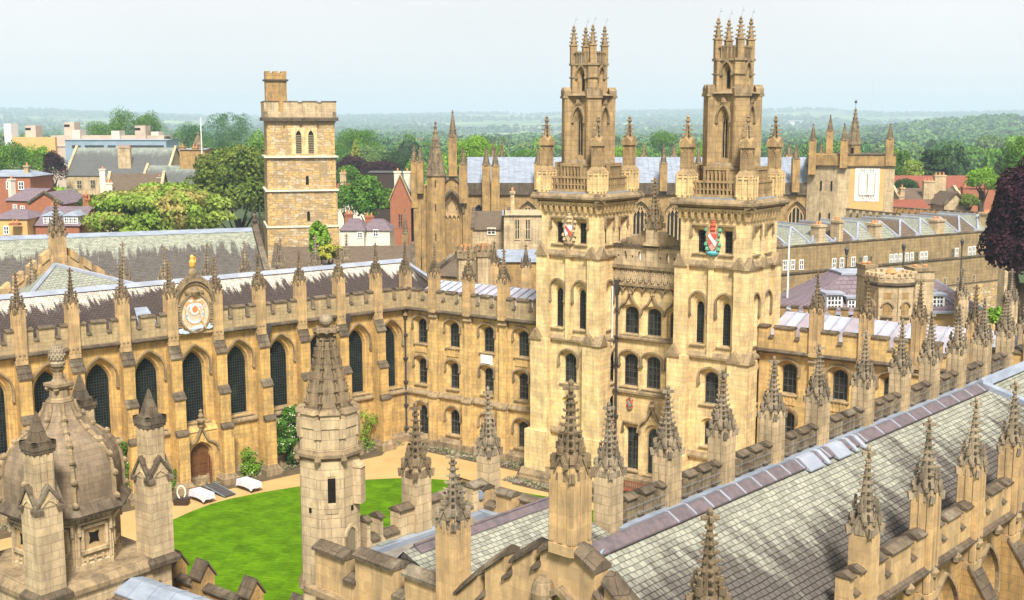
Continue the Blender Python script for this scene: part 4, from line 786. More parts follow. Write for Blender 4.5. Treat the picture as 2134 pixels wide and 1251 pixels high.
wseg(-6.0, -7.2, 16.5, 15.85); wseg(-7.2, -7.5, 15.2, 14.95); wseg(-7.5, -8.6, 15.65, 14.75); wseg(-8.6, -8.9, 14.1, 13.9); wseg(-8.9, -10.3, 14.5, 13.6)
w1.box(WX-.27, WX+.27, -10.3, 5.3, 0, 8.05)
w1.build('west_wall', M['front'], chp); w2.build('coping', M['coping'], chp)
a = MB(); zs = [(5.6, 11.9), (-1.2, 11.9), (-6., 14.95), (-10.4, 12.2)]
for (ya, za), (yb, zb) in zip(zs, zs[1:]): a.ex([(ya, za-.2), (yb, zb-.2), (yb, zb), (ya, za)], WX-.55, WX-.25)
for y, z in ((3.3, 11.75), (.7, 11.75)): a.M = Matrix.Translation((WX-.5, y, z)); a.lathe([(.06, -.3), (.22, -.1), (.24, .1), (.1, .25)], 6)
a.M = Matrix.Translation((WX-.42, -5.4, 14.75)); a.lathe([(.1, -.6), (.35, -.4), (.4, -.1), (.3, .2), (.15, .35)], 7); a.M = None
a.build('string_course', M['trim'], chp)
pinnacle(chp, WX, -6.03, 15.9, .82, 18.4, 20.9, M['front'], M['spire'], 7, rot=R(0))
pinnacle(chp, WX, -1.32, 11.0, .74, 15.85, 18.0, M['front'], M['spire_pale'], 6)
pinnacle(chp, -8.9, -10.3, 11.0, .84, 15.2, 18.0, M['front'], M['spire'], 7)
# stair turret
TC = CH.w(-8.35, 6.5); ty = TC.y
TX_ = G(690, 1140, 12.6); tx = CH.l(TX_); ctr = CH.w(tx[0], tx[1]); ty = ctr.y
zz = lambda py: W(690, py, ty).z
tur = thing('stair_turret', 'octagonal buff stone stair turret with an open battlemented crown and crocketed spirelet over the lawn', 'turret', (ctr.x, ctr.y, 0), R(12))
mpx = ty/2500.
a = MB(); o8 = R(22.5); rb = 62*mpx/math.cos(o8)
a.lathe([(rb*1.02, 0), (rb, 12), (rb, zz(937))], 8, rot=o8); a.lathe([(rb*.9, zz(937)), (rb*.98, zz(930)), (rb*1.0, zz(872))], 8, rot=o8)
for k in range(8): a.M = Matrix.Rotation(R(45*k), 4, 'Z'); q = rb*.30; a.prism([(-q, -rb*.955), (q, -rb*.955), (q, -rb*.72), (-q, -rb*.72)], zz(880), zz(850)); a.M = Matrix.Rotation(R(45*k+22.5), 4, 'Z'); a.prism([(-.13, -rb*1.03), (.13, -rb*1.03), (.13, -rb*.8), (-.13, -rb*.8)], zz(900), zz(862))
a.M = None; body = a.build('shaft', M['turret'], tur)
a = MB(); a.lathe([(rb, zz(946)), (rb*1.13, zz(938)), (rb*1.13, zz(932)), (rb*.98, zz(924))], 8, rot=o8)
for k in range(8): a.M = Matrix.Rotation(R(45*k), 4, 'Z'); q = rb*.34; a.prism([(-q, -rb*1.02), (q, -rb*1.02), (q, -rb*.66), (-q, -rb*.66)], zz(851), zz(844), [(-q*.8, -rb*.9), (q*.8, -rb*.9), (q*.8, -rb*.7), (-q*.8, -rb*.7)]); a.M = Matrix.Rotation(R(45*k+22.5), 4, 'Z'); a.lathe([(.05, zz(952)), (.13, zz(943)), (.1, zz(935))], 6, 0, -rb*1.08)
a.M = None; a.lathe([(rb*1.03, 12.1-.9), (rb*1.14, 12.2-.9), (rb*1.0, 12.5-.9)], 8, rot=o8); a.build('moulding', M['trim'], tur)
a = MB(); a.lathe([(rb*.86, zz(880)), (rb*.80, zz(868)), (rb*.235, zz(708))], 8, rot=o8)
for k in range(8):
    a.M = Matrix.Rotation(R(45*k+22.5), 4, 'Z'); n = 7
    for i in range(n):
        t = (i+.5)/n; r_ = rb*(.80-.565*t); z = zz(868-160*t); s = .095*(1.15-.5*t); a.prism([(-s*.7, -r_-s*.7), (s*.7, -r_-s*.7), (s*.7, -r_+.05), (-s*.7, -r_+.05)], z-s*.4, z+s*.6, [(-s, -r_-s*1.4), (s, -r_-s*1.4), (s*.8, -r_+.05), (-s*.8, -r_+.05)]); a.box(-.035, .035, -r_-.06, -r_+.02, z-.3, z+.3)
a.M = None; a.lathe([(rb*.24, zz(710)), (rb*.30, zz(706)), (rb*.22, zz(702)), (rb*.26, zz(696))], 8, rot=o8); a.lathe([(rb*.26, zz(696)), (rb*.40, zz(690)), (rb*.30, zz(684)), (rb*.15, zz(682))], 8)
for k in range(8): a.lathe([(.02, zz(696)), (.09, zz(691)), (.08, zz(684)), (.02, zz(681))], 5, rb*.36*math.cos(R(45*k)), rb*.36*math.sin(R(45*k)))
a.build('spire', M['spire'], tur)
a = MB(); r_ = .235; a.lathe([(.1, zz(684))]+[(r_*math.sin(t)+.01, zz(668)-r_*math.cos(t)) for t in [math.pi*i/8 for i in range(1, 9)]], 12); a.build('ball_finial', M['spire_pale'], tur, True)
fa = math.atan2(-ctr.y, -ctr.x)         # direction towards the street side
def on_face(par, name, k, polys, m, d0, d1):
    a = MB(Matrix.Rotation(R(45*k), 4, 'Z'))
    for p in polys: a.ey(p, -rb*math.cos(o8)-d0, -rb*math.cos(o8)+d1)
    return a.build(name, m, par)
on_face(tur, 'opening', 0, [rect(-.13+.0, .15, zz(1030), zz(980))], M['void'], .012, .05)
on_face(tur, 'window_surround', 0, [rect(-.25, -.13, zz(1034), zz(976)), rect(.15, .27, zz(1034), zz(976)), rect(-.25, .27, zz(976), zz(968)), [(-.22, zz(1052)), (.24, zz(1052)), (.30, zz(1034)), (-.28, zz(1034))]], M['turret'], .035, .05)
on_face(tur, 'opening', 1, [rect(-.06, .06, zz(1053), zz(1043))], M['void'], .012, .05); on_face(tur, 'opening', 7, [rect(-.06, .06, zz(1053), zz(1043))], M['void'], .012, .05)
dz0 = 12.3; on_face(tur, 'door', 1, [arch(-.1, .42, dz0, zz(1100), zz(1086), .3)], M['wood_grey'], .02, .05); a = MB(Matrix.Rotation(R(45), 4, 'Z')); p = arch(-.1, .46, dz0, zz(1100), zz(1085), .3)
a.band([p[1]]+p[2:], -.12, -rb*math.cos(o8)-.06, -rb*math.cos(o8)+.02) if False else a.band((p[2:]+[p[0]])[::-1], .11, -rb*math.cos(o8)-.06, -rb*math.cos(o8)+.02); a.band([p[0], (p[0][0], zz(1100))], .11, -rb*math.cos(o8)-.06, -rb*math.cos(o8)+.02); a.band([(p[1][0], zz(1100)), p[1]], .11, -rb*math.cos(o8)-.06, -rb*math.cos(o8)+.02); a.build('door_surround', M['turret'], tur)
a = MB(); a.M = Matrix.Rotation(R(60), 4, 'Z'); a.box(-.2, .2, -rb-.2, -rb*.8, zz(1040), zz(965)); a.prism([(-.24, -rb-.24), (.24, -rb-.24), (.24, -rb*.8), (-.24, -rb*.8)], zz(965), zz(952), [(-.2, -rb*.95), (.2, -rb*.95), (.2, -rb*.8), (-.2, -rb*.8)]); a.build('chimney_shaft', M['turret'], tur)
# things lying in the chapel gutter
def chthing(name, label, cat, px, py, z, rot=0): p = G(px, py, z); return thing(name, label, cat, p, rot)
for i, (px, py, m, lab, rx) in enumerate(((798, 1128, M['slate_green'], 'sage green slate slab lying flat in the gutter beside the turret', 8), (822, 1112, M['lead_rust'], 'purple slate slab leaning on the battlement beside the green one', 52), (905, 1075, M['slate_green'], 'green slate slab upright against the parapet behind a pinnacle', 70))):
    a = MB(Matrix.Rotation(R(rx), 4, 'X')); a.box(-.36, .36, -.28, .34, -.02, .03); a.box(-.30, .30, -.22, .28, .03, .036); o = a.build('roof_slab', plain('slab%d' % i, ((.22, .24, .21), (.20, .15, .17), (.20, .23, .19))[i], None, .8, .2, 2), None, loc=G(px, py, 12.6), rot=CH.a); tag(o, lab, 'slate slab')
for px, py, m, lab in ((1002, 1030, M['lead'], 'small grey electrical box on the antechapel parapet with a metal arm'), (1093, 1043, M['render'], 'cream lamp box on the antechapel parapet')):
    t = chthing('floodlight', lab, 'floodlight', px, py, 13.2, CH.a); a = MB(); a.box(-.16, .16, -.12, .12, -.18, .18); a.build('housing', m, t); a = MB(); a.tube((.0, .0, -.1), (1.0, -.1, -.16), .05); a.box(-.02, .9, -.05, .05, -.22, -.16); a.build('bracket', M['lead'], t)
t = chthing('roof_ladder', 'grey metal roof ladder with flat treads climbing the chapel slates by the stepped gable', 'ladder', 1262, 1140, 14.95, 0)
pa, pb = G(1258, 1140, 15.25), G(1395, 1290, 13.2); L = (pb-pa); dxy = Vector((L.y, -L.x, 0)).normalized()*.26; a = MB()
for s in (-1, 1): a.tube(dxy*s, L+dxy*s, .05, 4)
a.tube(dxy*-1.6+Vector((0, 0, .1)), dxy*3.4, .05, 4); a.build('rail', M['cladding'], t); a = MB()
for i in range(1, 13): p = L*(i/13); a.tube(p-dxy, p+dxy, .045, 4); a.add([tuple(p-dxy+L*.008), tuple(p+dxy+L*.008), tuple(p+dxy-L*.03+Vector((0, 0, .03))), tuple(p-dxy-L*.03+Vector((0, 0, .03)))], [(0, 1, 2, 3)])
a.build('tread', M['lead_pale'], t)
a = MB(); 
for z in (12.95, 13.3): a.tube((.5, -.33, z), (40, -.33, z), .008, 4)
tag(a.build('guard_cable', M['lead'], None, loc=CH.w(0, 0), rot=CH.a), 'thin twin safety cables strung along the inner face of the chapel battlements', 'cable')
# ------------------------------------------------------------------ gate with the dome
P1, P2 = G(95, 1225, 9.5), G(323, 1150, 9.5); ga = math.atan2(P2.y-P1.y, P2.x-P1.x); gs = (P2-P1).length/2
gc = (P1+P2)/2+Vector((-math.sin(ga), math.cos(ga), 0))*gs*.98
gate = thing('gate_cupola', 'domed stone gate tower with a ribbed ogee cupola, pineapple finial and four corner pillars', 'building', (gc.x, gc.y, 0), ga)
gz = lambda py: W(131, py, gc.y).z; g = gs
a = MB(); a.box(-g-.45, g+.45, -g-.45, g+.45, 0, 9.15); a.build('base', M['turret'], gate)
a = MB(); a.box(-g-.6, g+.6, -g-.6, g+.6, 9.0, 9.2); a.prism([(-g-.6, -g-.6), (g+.6, -g-.6), (g+.6, g+.6), (-g-.6, g+.6)], 9.2, 9.5, [(-g-.3, -g-.3), (g+.3, -g-.3), (g+.3, g+.3), (-g-.3, g+.3)])
for i in range(14): xx = -g+2*g*(i+.5)/14; a.box(xx-.05, xx+.05, -g-.52, -g-.44, 7.2, 8.4)
a.build('cornice', M['trim'], gate)
rd_ = 126*gc.y/2500.; rw = rd_*.86; a = MB(); ze = gz(1048); zb = 9.4
a.lathe([(rw, zb), (rw, ze)], 8, rot=o8)
a.lathe([(rw*1.05, zb), (rw*1.05, zb+.3), (rw*1.0, zb+.35)], 8, rot=o8); drum = a.build('drum', M['turret'], gate)
ap = rw*math.cos(o8); a = MB(); v = MB(); wt = MB()
for k in range(8):
    Mk = Matrix.Rotation(R(45*k), 4, 'Z'); a.M = v.M = wt.M = Mk; hf = ap*math.tan(o8)
    z0, z1 = ze-1.55, ze-.6; wt.box(-.52, .52, -ap-.015, -ap+.05, z0, z1); v.ey([(.02+.34*math.cos(t)*(1 if i % 2 else .55), (z0+z1)/2+.36*math.sin(t)*(1 if i % 2 else .55)) for i, t in enumerate([R(45*j) for j in range(8)])], -ap-.03, -ap+.04)
    for q in ((-.62, -.50, z0-.12, z1+.12), (.50, .62, z0-.12, z1+.12), (-.62, .62, z1, z1+.12), (-.62, .62, z0-.14, z0)): a.box(q[0], q[1], -ap-.14, -ap+.02, q[2], q[3])
    a.box(-.8, .8, -ap-.2, -ap, z1+.2, z1+.3); a.box(-.8, -.68, -ap-.2, -ap, z1-.25, z1+.2); a.box(.68, .8, -ap-.2, -ap, z1-.25, z1+.2)
    for q in range(5): xx = -hf+.08+(2*hf-.16)*q/4; a.box(xx-.045, xx+.045, -ap-.1, -ap+.02, zb+.35, z0-.3 if abs(xx) < .6 else ze-.35)
    a.box(-.5, .5, -ap-.07, -ap, zb+.5, z0-.45); n = 7
    for q in range(n): xx = -hf+2*hf*(q+.5)/n; a.box(xx-.1, xx+.1, -ap-.1, -ap+.02, ze-.32, ze-.08)
a.M = v.M = wt.M = None
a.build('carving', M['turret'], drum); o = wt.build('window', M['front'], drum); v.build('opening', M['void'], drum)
prof = [(1.0, 1048), (1.0, 1022), (1.0, 998), (.99, 975), (.96, 955), (.90, 937), (.82, 922), (.72, 909), (.60, 898), (.49, 888), (.40, 877), (.33, 865), (.28, 854), (.25, 845), (.235, 836)]
a = MB(); a.lathe([(rd_*.97*r, gz(p)) for r, p in prof], 8, rot=o8); dome = a.build('dome', M['dome'], gate)
a = MB(); a.lathe([(rw, ze-.15), (rd_*1.10, ze+.02), (rd_*1.12, ze+.14), (rd_*.98, ze+.5)], 8, rot=o8); a.build('eaves', M['coping'], dome)
for k in range(8):                      # ribs with crockets
    a = MB(); t = R(45*k+22.5); c, s = math.cos(t), math.sin(t); pr = [(rd_*.985*r, gz(p)) for r, p in prof]
    for (r0, z0), (r1, z1) in zip(pr, pr[1:]): a.tube((r0*c, r0*s, z0), (r1*c, r1*s, z1), .10, 6)
    for i in (1, 3, 5, 7, 9, 11): r0, z0 = pr[i]; a.lathe([(.03, z0-.16), (.13, z0-.06), (.15, z0+.04), (.08, z0+.13), (.02, z0+.17)], 6, (r0+.09)*c, (r0+.09)*s)
    a.build('rib', M['trim'], dome)
mp = gc.y/2500.; a = MB(); a.lathe([(27*mp, gz(838)), (29*mp, gz(834)), (26*mp, gz(829)), (21*mp, gz(826)), (20*mp, gz(812))], 8, rot=o8); a.build('collar', M['trim'], gate)
a = MB(); r_ = 15*mp; a.box(-r_*.9, r_*.9, -r_*.9, r_*.9, gz(826), gz(806)); a.prism([(-r_, -r_)]*1+[(r_, -r_), (r_, r_), (-r_, r_)], gz(814), gz(803), [(-r_*1.5, -r_*1.5), (r_*1.5, -r_*1.5), (r_*1.5, r_*1.5), (-r_*1.5, r_*1.5)]); a.prism([(-r_*1.5, -r_*1.5), (r_*1.5, -r_*1.5), (r_*1.5, r_*1.5), (-r_*1.5, r_*1.5)], gz(803), gz(797)); a.lathe([(r_*1.2, gz(797)), (r_*.75, gz(789)), (r_*.65, gz(775)), (r_*1.0, gz(767))], 8, rot=o8)
for k in range(4): t = R(45+90*k); a.lathe([(.05, gz(814)), (.12, gz(809)), (.08, gz(802))], 6, r_*1.75*math.cos(t)*.9, r_*1.75*math.sin(t)*.9)
a.build('capital', M['trim'], gate)
gz2 = lambda py: gz(py+22)              # pineapple: rows measured from the photograph's finial
a = MB(); pp = [(.3, 769), (.6, 766), (.95, 762), (1.05, 756), (.8, 752), (.98, 748), (1.04, 740), (.95, 731), (.7, 724), (.35, 720), (.05, 718)]
a.lathe([(r*16*mp, gz(p)) for r, p in pp], 14); fin = a.build('pineapple_finial', M['spire_pale'], gate)
a = MB()
for j, (r, p) in enumerate(((.98, 748), (1.04, 743), (1.04, 739), (.97, 733), (.85, 728), (.62, 723))):
    for k in range(12): t = R(30*k+15*(j % 2)); a.lathe([(.01, gz(p)-.05), (.045, gz(p)), (.01, gz(p)+.07)], 4, r*16*mp*math.cos(t), r*16*mp*math.sin(t))
a.build('scale', M['spire_pale'], fin)
def pillar(x, y):
    a = MB(); a.box(-.56, .56, -.56, .56, 9.3, 13.0)
    for k in range(4): a.M = Matrix.Rotation(R(90*k), 4, 'Z'); a.ey([(-.56, 12.95), (.56, 12.95), (0, 13.75)], -.56, 0); a.band(arch(0, .9, 12.6, 12.7, 13.25, .4, 4)[:1:-1], .08, -.6, -.5)
    a.M = None; a.box(-.39, .39, -.39, .39, 13, 15.2)
    for k in range(4):
        a.M = Matrix.Rotation(R(90*k), 4, 'Z')
        for xx in (-.36, -.07, .22): a.box(xx, xx+.14, -.44, -.38, 13.4, 15.1)
    a.M = None; o = a.build('corner_pillar', M['turret'], gate, loc=(x, y, 0), rot=R(0)); b = MB()
    for k in range(4):
        b = MB(); b.M = Matrix.Rotation(R(90*k), 4, 'Z')
        for s in (-1, 1): b.add([(s*.66, -.64, 12.95), (s*.66, -.3, 12.95), (0, -.3, 13.95), (0, -.64, 13.95), (s*.66, -.64, 12.8), (s*.66, -.3, 12.8), (0, -.3, 13.75), (0, -.64, 13.75)], [(0, 1, 2, 3), (4, 5, 6, 7), (0, 3, 7, 4), (0, 1, 5, 4)])
        b.build('gablet', M['coping'], o)
    b = MB()
    for k in range(4):
        b.M = Matrix.Rotation(R(90*k), 4, 'Z'); b.box(-.5, -.2, -.5, -.3, 15.45, 15.62); b.box(.2, .5, -.5, -.3, 15.45, 15.62); b.box(-.1, .1, -.5, -.3, 15.45, 15.62)
    b.M = None; b.box(-.47, .47, -.47, .47, 15.15, 15.28); b.box(-.5, .5, -.5, .5, 15.28, 15.46); b.prism([(-.34, -.34), (.34, -.34), (.34, .34), (-.34, .34)], 15.45, 16.75, [(-.03, -.03), (.03, -.03), (.03, .03), (-.03, .03)]); b.box(-.75, .75, -.75, .75, 9.1, 9.3); b.prism([(-.75, -.75), (.75, -.75), (.75, .75), (-.75, .75)], 9.3, 9.5, [(-.58, -.58), (.58, -.58), (.58, .58), (-.58, .58)]); b.build('pillar_cap', M['coping'], o); return o
for x_, y_ in ((-g, -g), (g, -g), (g, g), (-g, g)): pillar(x_, y_)
a = MB(); a.lathe([(.34, -.05), (.34, .05)], 20); o = a.build('oval_plaque', M['white'], gate, loc=(0, 0, 0)); v_ = W(34, 1157, gc.y-1.5)-gc; u_ = math.atan2(v_.y, v_.x)-ga; o.location = (math.hypot(v_.x, v_.y)*math.cos(u_), math.hypot(v_.x, v_.y)*math.sin(u_), v_.z); o.rotation_euler = (R(90), 0, R(-78)-ga+R(45)); o.scale = (.55, .9, 1)
# ------------------------------------------------------------------ cloister wall and its roof
c0, c1 = G(335, 1175, 8.), G(640, 1290, 8.); ca = math.atan2(c1.y-c0.y, c1.x-c0.x)
clo = thing('cloister_wall', 'brown cloister wall with gabled merlons between the domed gate and the lawn', 'wall', (c0.x, c0.y, 0), ca)
L = (c1-c0).length+6; a = MB(); a.box(0, L, 0, .5, 0, 7.5); b = MB(); b.ex([(-.1, 7.5), (-.1, 7.58), (.25, 7.8), (.6, 7.58), (.6, 7.5)], .2, L)
for px in (380, 440, 545, 650): 
    q = (G(px, 1195+(px-440)*.34, 8.)-c0); xx = q.x*math.cos(ca)+q.y*math.sin(ca)
    a.ex([(-.12, 7), (.62, 7), (.62, 8.05), (.25, 8.6), (-.12, 8.05)], xx-.35, xx+.35); b.ex([(-.22, 7.98), (.25, 8.66), (.72, 7.98), (.72, 8.08), (.25, 8.80), (-.22, 8.08)], xx-.42, xx+.42)
a.build('wall', M['chapel'], clo); b.build('coping', M['coping'], clo)
r0, r1 = G(215, 1188, 8.9), G(430, 1262, 8.9); ra = math.atan2(r1.y-r0.y, r1.x-r0.x)
clr = thing('cloister_range', 'low cloister range with brown slates and a broad blue lead ridge beside the domed gate', 'building', (r0.x, r0.y, 0), ra); L = (r1-r0).length+9
a = MB(); a.box(0, L, -4.5, .0, 0, 6.2); a.build('wall', M['chapel'], clr); a = MB(); a.quad((-.3, -5, 6.0), (L, -5, 6.0), (L, -.2, 8.75), (-.3, -.2, 8.75), [(0, 5.5), (L, 5.5), (L, 0), (0, 0)]); a.quad((L, 1.2, 7.6), (-.3, 1.2, 7.6), (-.3, .4, 8.8), (L, .4, 8.8)); a.build('roof', M['slate_brown'], clr)
a = MB(); a.ex([(-.75, 8.48), (-.75, 8.54), (0, 9.0), (.6, 8.85), (.6, 8.6)], -.4, L); xx = .4
while xx < L: a.tube((xx, -.75, 8.55), (xx, 0, 9.02), .04, 4); a.tube((xx, 0, 9.02), (xx, .6, 8.87), .04, 4); xx += 1.1
a.build('lead_ridge', M['lead'], clr)
# ------------------------------------------------------------------ things in the quadrangle
def table(px, py, rot, label):
    t = thing('cloth_table', label, 'table', G(px, py), rot, 'white clothed tables beside the library door'); a = MB()
    for sx in (-.75, .75):
        for sy in (-.3, .3): a.box(sx-.03, sx+.03, sy-.03, sy+.03, .02, .7)
        a.box(sx-.03, sx+.03, -.3, .3, .3, .36)
    a.build('trestle', M['wood'], t); a = MB(); n = 28; ring = []; rim = []
    for i in range(n):
        u = i/n*4; s = int(u); f = u-s; x_, y_ = [(-.98+1.96*f, -.46), (.98, -.46+.92*f), (.98-1.96*f, .46), (-.98, .46-.92*f)][s]
        ring.append((x_, y_, .76)); k = .02*math.sin(i*2.4); dr = .40+.03*math.sin(i*1.3)+(.16 if f < .01 else 0); rim.append((x_*(1.06+k), y_*(1.12+k), .76-dr))
    a.add(ring+rim, [tuple(range(n))]+[(i, (i+1) % n, n+(i+1) % n, n+i) for i in range(n)]); a.build('tablecloth', M['cloth'], t); return t
_t = G(441, 1043)-G(399, 1027); tr = math.atan2(_t.y, _t.x)
table(421, 1044, tr, 'white clothed trestle table nearer the ramp foot, beside the wreath'); table(519, 1021, tr, 'white clothed trestle table standing alone past the ramp')
t = thing('door_ramp', 'black ribbed folding ramp leading down from the library door', 'ramp', G(455, 1024), 0); pa, pb = G(436, 1010, .45), G(480, 1034, .05); o = G(455, 1024); pa -= o; pb -= o; w = Vector((pb.y-pa.y, -(pb.x-pa.x), 0)).normalized()*.5
a = MB(); u = Vector((0, 0, .06)); a.add([tuple(p) for p in (pa-w, pa+w, pb+w, pb-w, pa-w+u, pa+w+u, pb+w+u, pb-w+u)], [(0, 1, 2, 3), (4, 5, 6, 7), (0, 1, 5, 4), (1, 2, 6, 5), (2, 3, 7, 6), (3, 0, 4, 7)]); a.build('deck', M['iron'], t)
a = MB()
for s in (-1, 1): a.tube(tuple(pa+w*s+u), tuple(pb+w*s+u), .035, 4)
for i in range(1, 9): p = pa+(pb-pa)*(i/9)+u; a.tube(tuple(p-w), tuple(p+w), .012, 4)
a.build('kerb_rail', M['lead'], t)
t = thing('wreath_stand', 'pale oval wreath standing upright on a dark basket at the table end', 'ornament', G(379, 1052)); a = MB(); n = 20
for i in range(n):
    t0, t1 = 2*math.pi*i/n, 2*math.pi*(i+1)/n; a.tube((.3*math.cos(t0), 0, .95+.5*math.sin(t0)), (.3*math.cos(t1), 0, .95+.5*math.sin(t1)), .06, 6)
a.build('wreath', M['render'], t); a = MB(); a.prism([(-.5, -.3), (.5, -.3), (.5, .3), (-.5, .3)], .05, .4, [(-.58, -.36), (.58, -.36), (.58, .36), (-.58, .36)]); [a.lathe([(.02, .4), (.16, .45), (.1, .58), (.01, .6)], 6, -.4+.2*i, .1*math.sin(i*2)) for i in range(5)]; a.build('basket', M['wood_dark'], t)
def bench(px, py, rot, label, w=2.3, mat='wood_red', z=0.):
    t = thing('garden_bench', label, 'bench', G(px, py, z), rot); a = MB()
    for i in range(5): a.box(-w/2, w/2, -.55+.11*i, -.46+.11*i, .42, .46)
    a.build('seat', M[mat], t); a = MB(); a.box(-w/2, w/2, -.02, .03, .95, 1.03); a.box(-w/2, w/2, -.02, .03, .55, .60); n = 14
    for i in range(n): xx = -w/2+w*(i+.5)/n; a.box(xx-.03, xx+.03, -.01, .02, .6, .95)
    a.build('backrest', M[mat], t)
    for s in (-1, 1):
        for y_ in (-.53, .0): a = MB(); a.box(s*w/2-.04, s*w/2+.04, y_-.04, y_+.04, 0, .42 if y_ < -.1 else 1.03); a.box(s*w/2-.04, s*w/2+.04, y_-.04, y_+.04, .42, .68); a.build('leg', M[mat], t)
        a = MB(); a.box(s*w/2-.05, s*w/2+.05, -.58, .0, .66, .71); a.build('armrest', M[mat], t)
    return t
bench(1326, 1033, EA.a, 'long red slatted bench against the wall under the twin towers')
bench(846, 1026, LIB.a+R(60), 'red wooden bench seen end-on at the lawn edge behind a pinnacle', 1.8)
bench(965, 1024, EA.a+R(170), 'dark bench with its back to the antechapel at the lawn edge', 1.8, 'wood_dark')
a = MB(); a.box(-.6, .6, -.35, .35, .0, .03); tag(a.build('drain_cover', M['lead_pale'], None, loc=G(1072, 1003, .02), rot=EA.a), 'small pale stone slab let into the bed edge near the left tower', 'slab')
# ------------------------------------------------------------------ terrain
rng = np.random.default_rng(5)
SKY = [(-400, 230), (0, 229), (100, 231), (200, 236), (330, 240), (450, 244), (600, 243), (760, 242), (900, 239), (1000, 236), (1100, 238), (1250, 235), (1400, 232), (1500, 231), (1650, 228), (1700, 228), (1760, 233), (1850, 238), (1950, 238), (2134, 236), (2600, 235)]
def hill(x, y):
    x = np.asarray(x, float); y = np.asarray(y, float); r = np.hypot(x, y); px = CX+FPX*x/np.maximum(y, 1.)*1.011
    sk = np.interp(px, [p for p, _ in SKY], [q for _, q in SKY]); top = EYE+(HZ-sk)*8200/FPX-9
    t = np.clip((r-3000)/5000., 0, 1); h = top*(t*t*(3-2*t))
    h = h*(1+.12*np.sin(x*.0015+y*.0005)*np.clip((r-3200)/1500, 0, 1)*np.clip((7600-r)/1500, 0, 1))
    t2 = np.clip((px-1650)/450., 0, 1); t2 = t2*t2*(3-2*t2); h += 30*t2*np.exp(-((r-2300)/650.)**2)
    return h-.05
az = np.radians(np.linspace(-75, 75, 151)); rr = np.concatenate([[2], np.geomspace(20, 11500, 120)])
vs = [(0, 0, -.05)]; X, Y_ = np.meshgrid(np.sin(az), np.cos(az)); 
gx, gy = np.outer(rr, np.sin(az)), np.outer(rr, np.cos(az)); gh = hill(gx, np.maximum(gy, .01)); gh = np.where(np.hypot(gx, gy) < 1500, -.05, gh)
a = MB(); a.v = [(float(p), float(q), float(s)) for p, q, s in zip(gx.ravel(), gy.ravel(), gh.ravel())]; n = len(az)
a.f = [(j*n+i, j*n+i+1, (j+1)*n+i+1, (j+1)*n+i)[::-1] for j in range(len(rr)-1) for i in range(n-1)]
a.box(-900, 900, -300, -2, -.06, -.05)
x = NM('countryside', .95, .05); gp = x.new('NewGeometry').outputs['Position']; mp_ = x.new('Mapping'); x.set(mp_.inputs[0], gp); mp_.inputs['Scale'].default_value = (.0016, .0032, .002)
vo = x.new('TexVoronoi'); x.set(vo.inputs['Vector'], mp_.outputs[0]); vo.inputs['Scale'].default_value = 1.6; sepc = x.new('SeparateColor'); x.set(sepc.inputs[0], vo.outputs['Color'])
c = x.mix(x.ramp(sepc.outputs[0], .35, .65), (.30, .36, .13), (.16, .25, .07)); c = x.mix(x.ramp(x.noise(mp_.outputs[0], 2.4, 6, .6), .47, .56), c, (.045, .085, .03))
ln_ = x.new('VectorMath', operation='LENGTH'); x.set(ln_.inputs[0], gp); c = x.mix(x.ramp(ln_.outputs['Value'], 900, 1800), (.06, .085, .035), c)
tag(a.build('ground', x.out(c), None), None, kind='structure')
# ------------------------------------------------------------------ trees
def quads_mesh(name, P, Nrm, size, mat):
    n = len(P); u = np.cross(Nrm, rng.normal(size=(n, 3))); u /= np.linalg.norm(u, axis=1)[:, None]+1e-9; w = np.cross(Nrm, u); w /= np.linalg.norm(w, axis=1)[:, None]+1e-9
    s = size[:, None]; V = np.stack([P-u*s, P-w*s*.7, P+u*s, P+w*s*.7], 1).reshape(-1, 3).astype(np.float32)
    me = bpy.data.meshes.new(name); me.vertices.add(4*n); me.vertices.foreach_set('co', V.ravel()); me.loops.add(4*n); me.loops.foreach_set('vertex_index', np.arange(4*n, dtype=np.int32)); me.polygons.add(n); me.polygons.foreach_set('loop_start', np.arange(0, 4*n, 4, dtype=np.int32)); me.update(calc_edges=True); me.materials.append(mat); return me
def crown_pts(rx, ry, rz, nl, nq, shape='round', lobe=.42):
    """leaf positions on many lobes that fill an envelope; z from 0 to 2*rz"""
    d = rng.normal(size=(nl, 3)); d /= np.linalg.norm(d, axis=1)[:, None]; d[:, 2] = np.where(d[:, 2] < -.55, -d[:, 2], d[:, 2]); q = rng.uniform(.45, .80, nl)[:, None]
    c = d*q; lr = rng.uniform(.6, 1.15, nl)*lobe
    if shape == 'cone': t = rng.uniform(-.95, .9, nl); a_ = rng.uniform(0, 6.28, nl); k = .72*(1-t)/1.9+.03; c = np.stack([np.cos(a_)*k, np.sin(a_)*k, t], 1); lr *= .35+.5*(1-t)/2
    if shape == 'column': c[:, 2] = rng.uniform(-.9, .85, nl); lr *= .9-.3*np.abs(c[:, 2])
    if shape == 'tiers': t = np.round(rng.uniform(-.9, .9, nl)*4)/4+rng.normal(0, .02, nl); a_ = rng.uniform(0, 6.28, nl); k = rng.uniform(.2, .8, nl)*(1.15-.55*(t+1)/2); c = np.stack([np.cos(a_)*k, np.sin(a_)*k, t*.9], 1)
    i = rng.integers(0, nl, nq); v = rng.normal(size=(nq, 3)); v /= np.linalg.norm(v, axis=1)[:, None]; v[:, 2] = np.where((v[:, 2] < -.3), -v[:, 2], v[:, 2])
    if shape == 'tiers': v[:, 2] *= .35
    P = c[i]+v*(lr[i]*rng.uniform(.62, 1.08, nq)**.5)[:, None]; nn = v+rng.normal(0, .45, (nq, 3)); nn /= np.linalg.norm(nn, axis=1)[:, None]
    return P*np.array([rx, ry, rz])+np.array([0, 0, rz]), nn
TREEC = {}
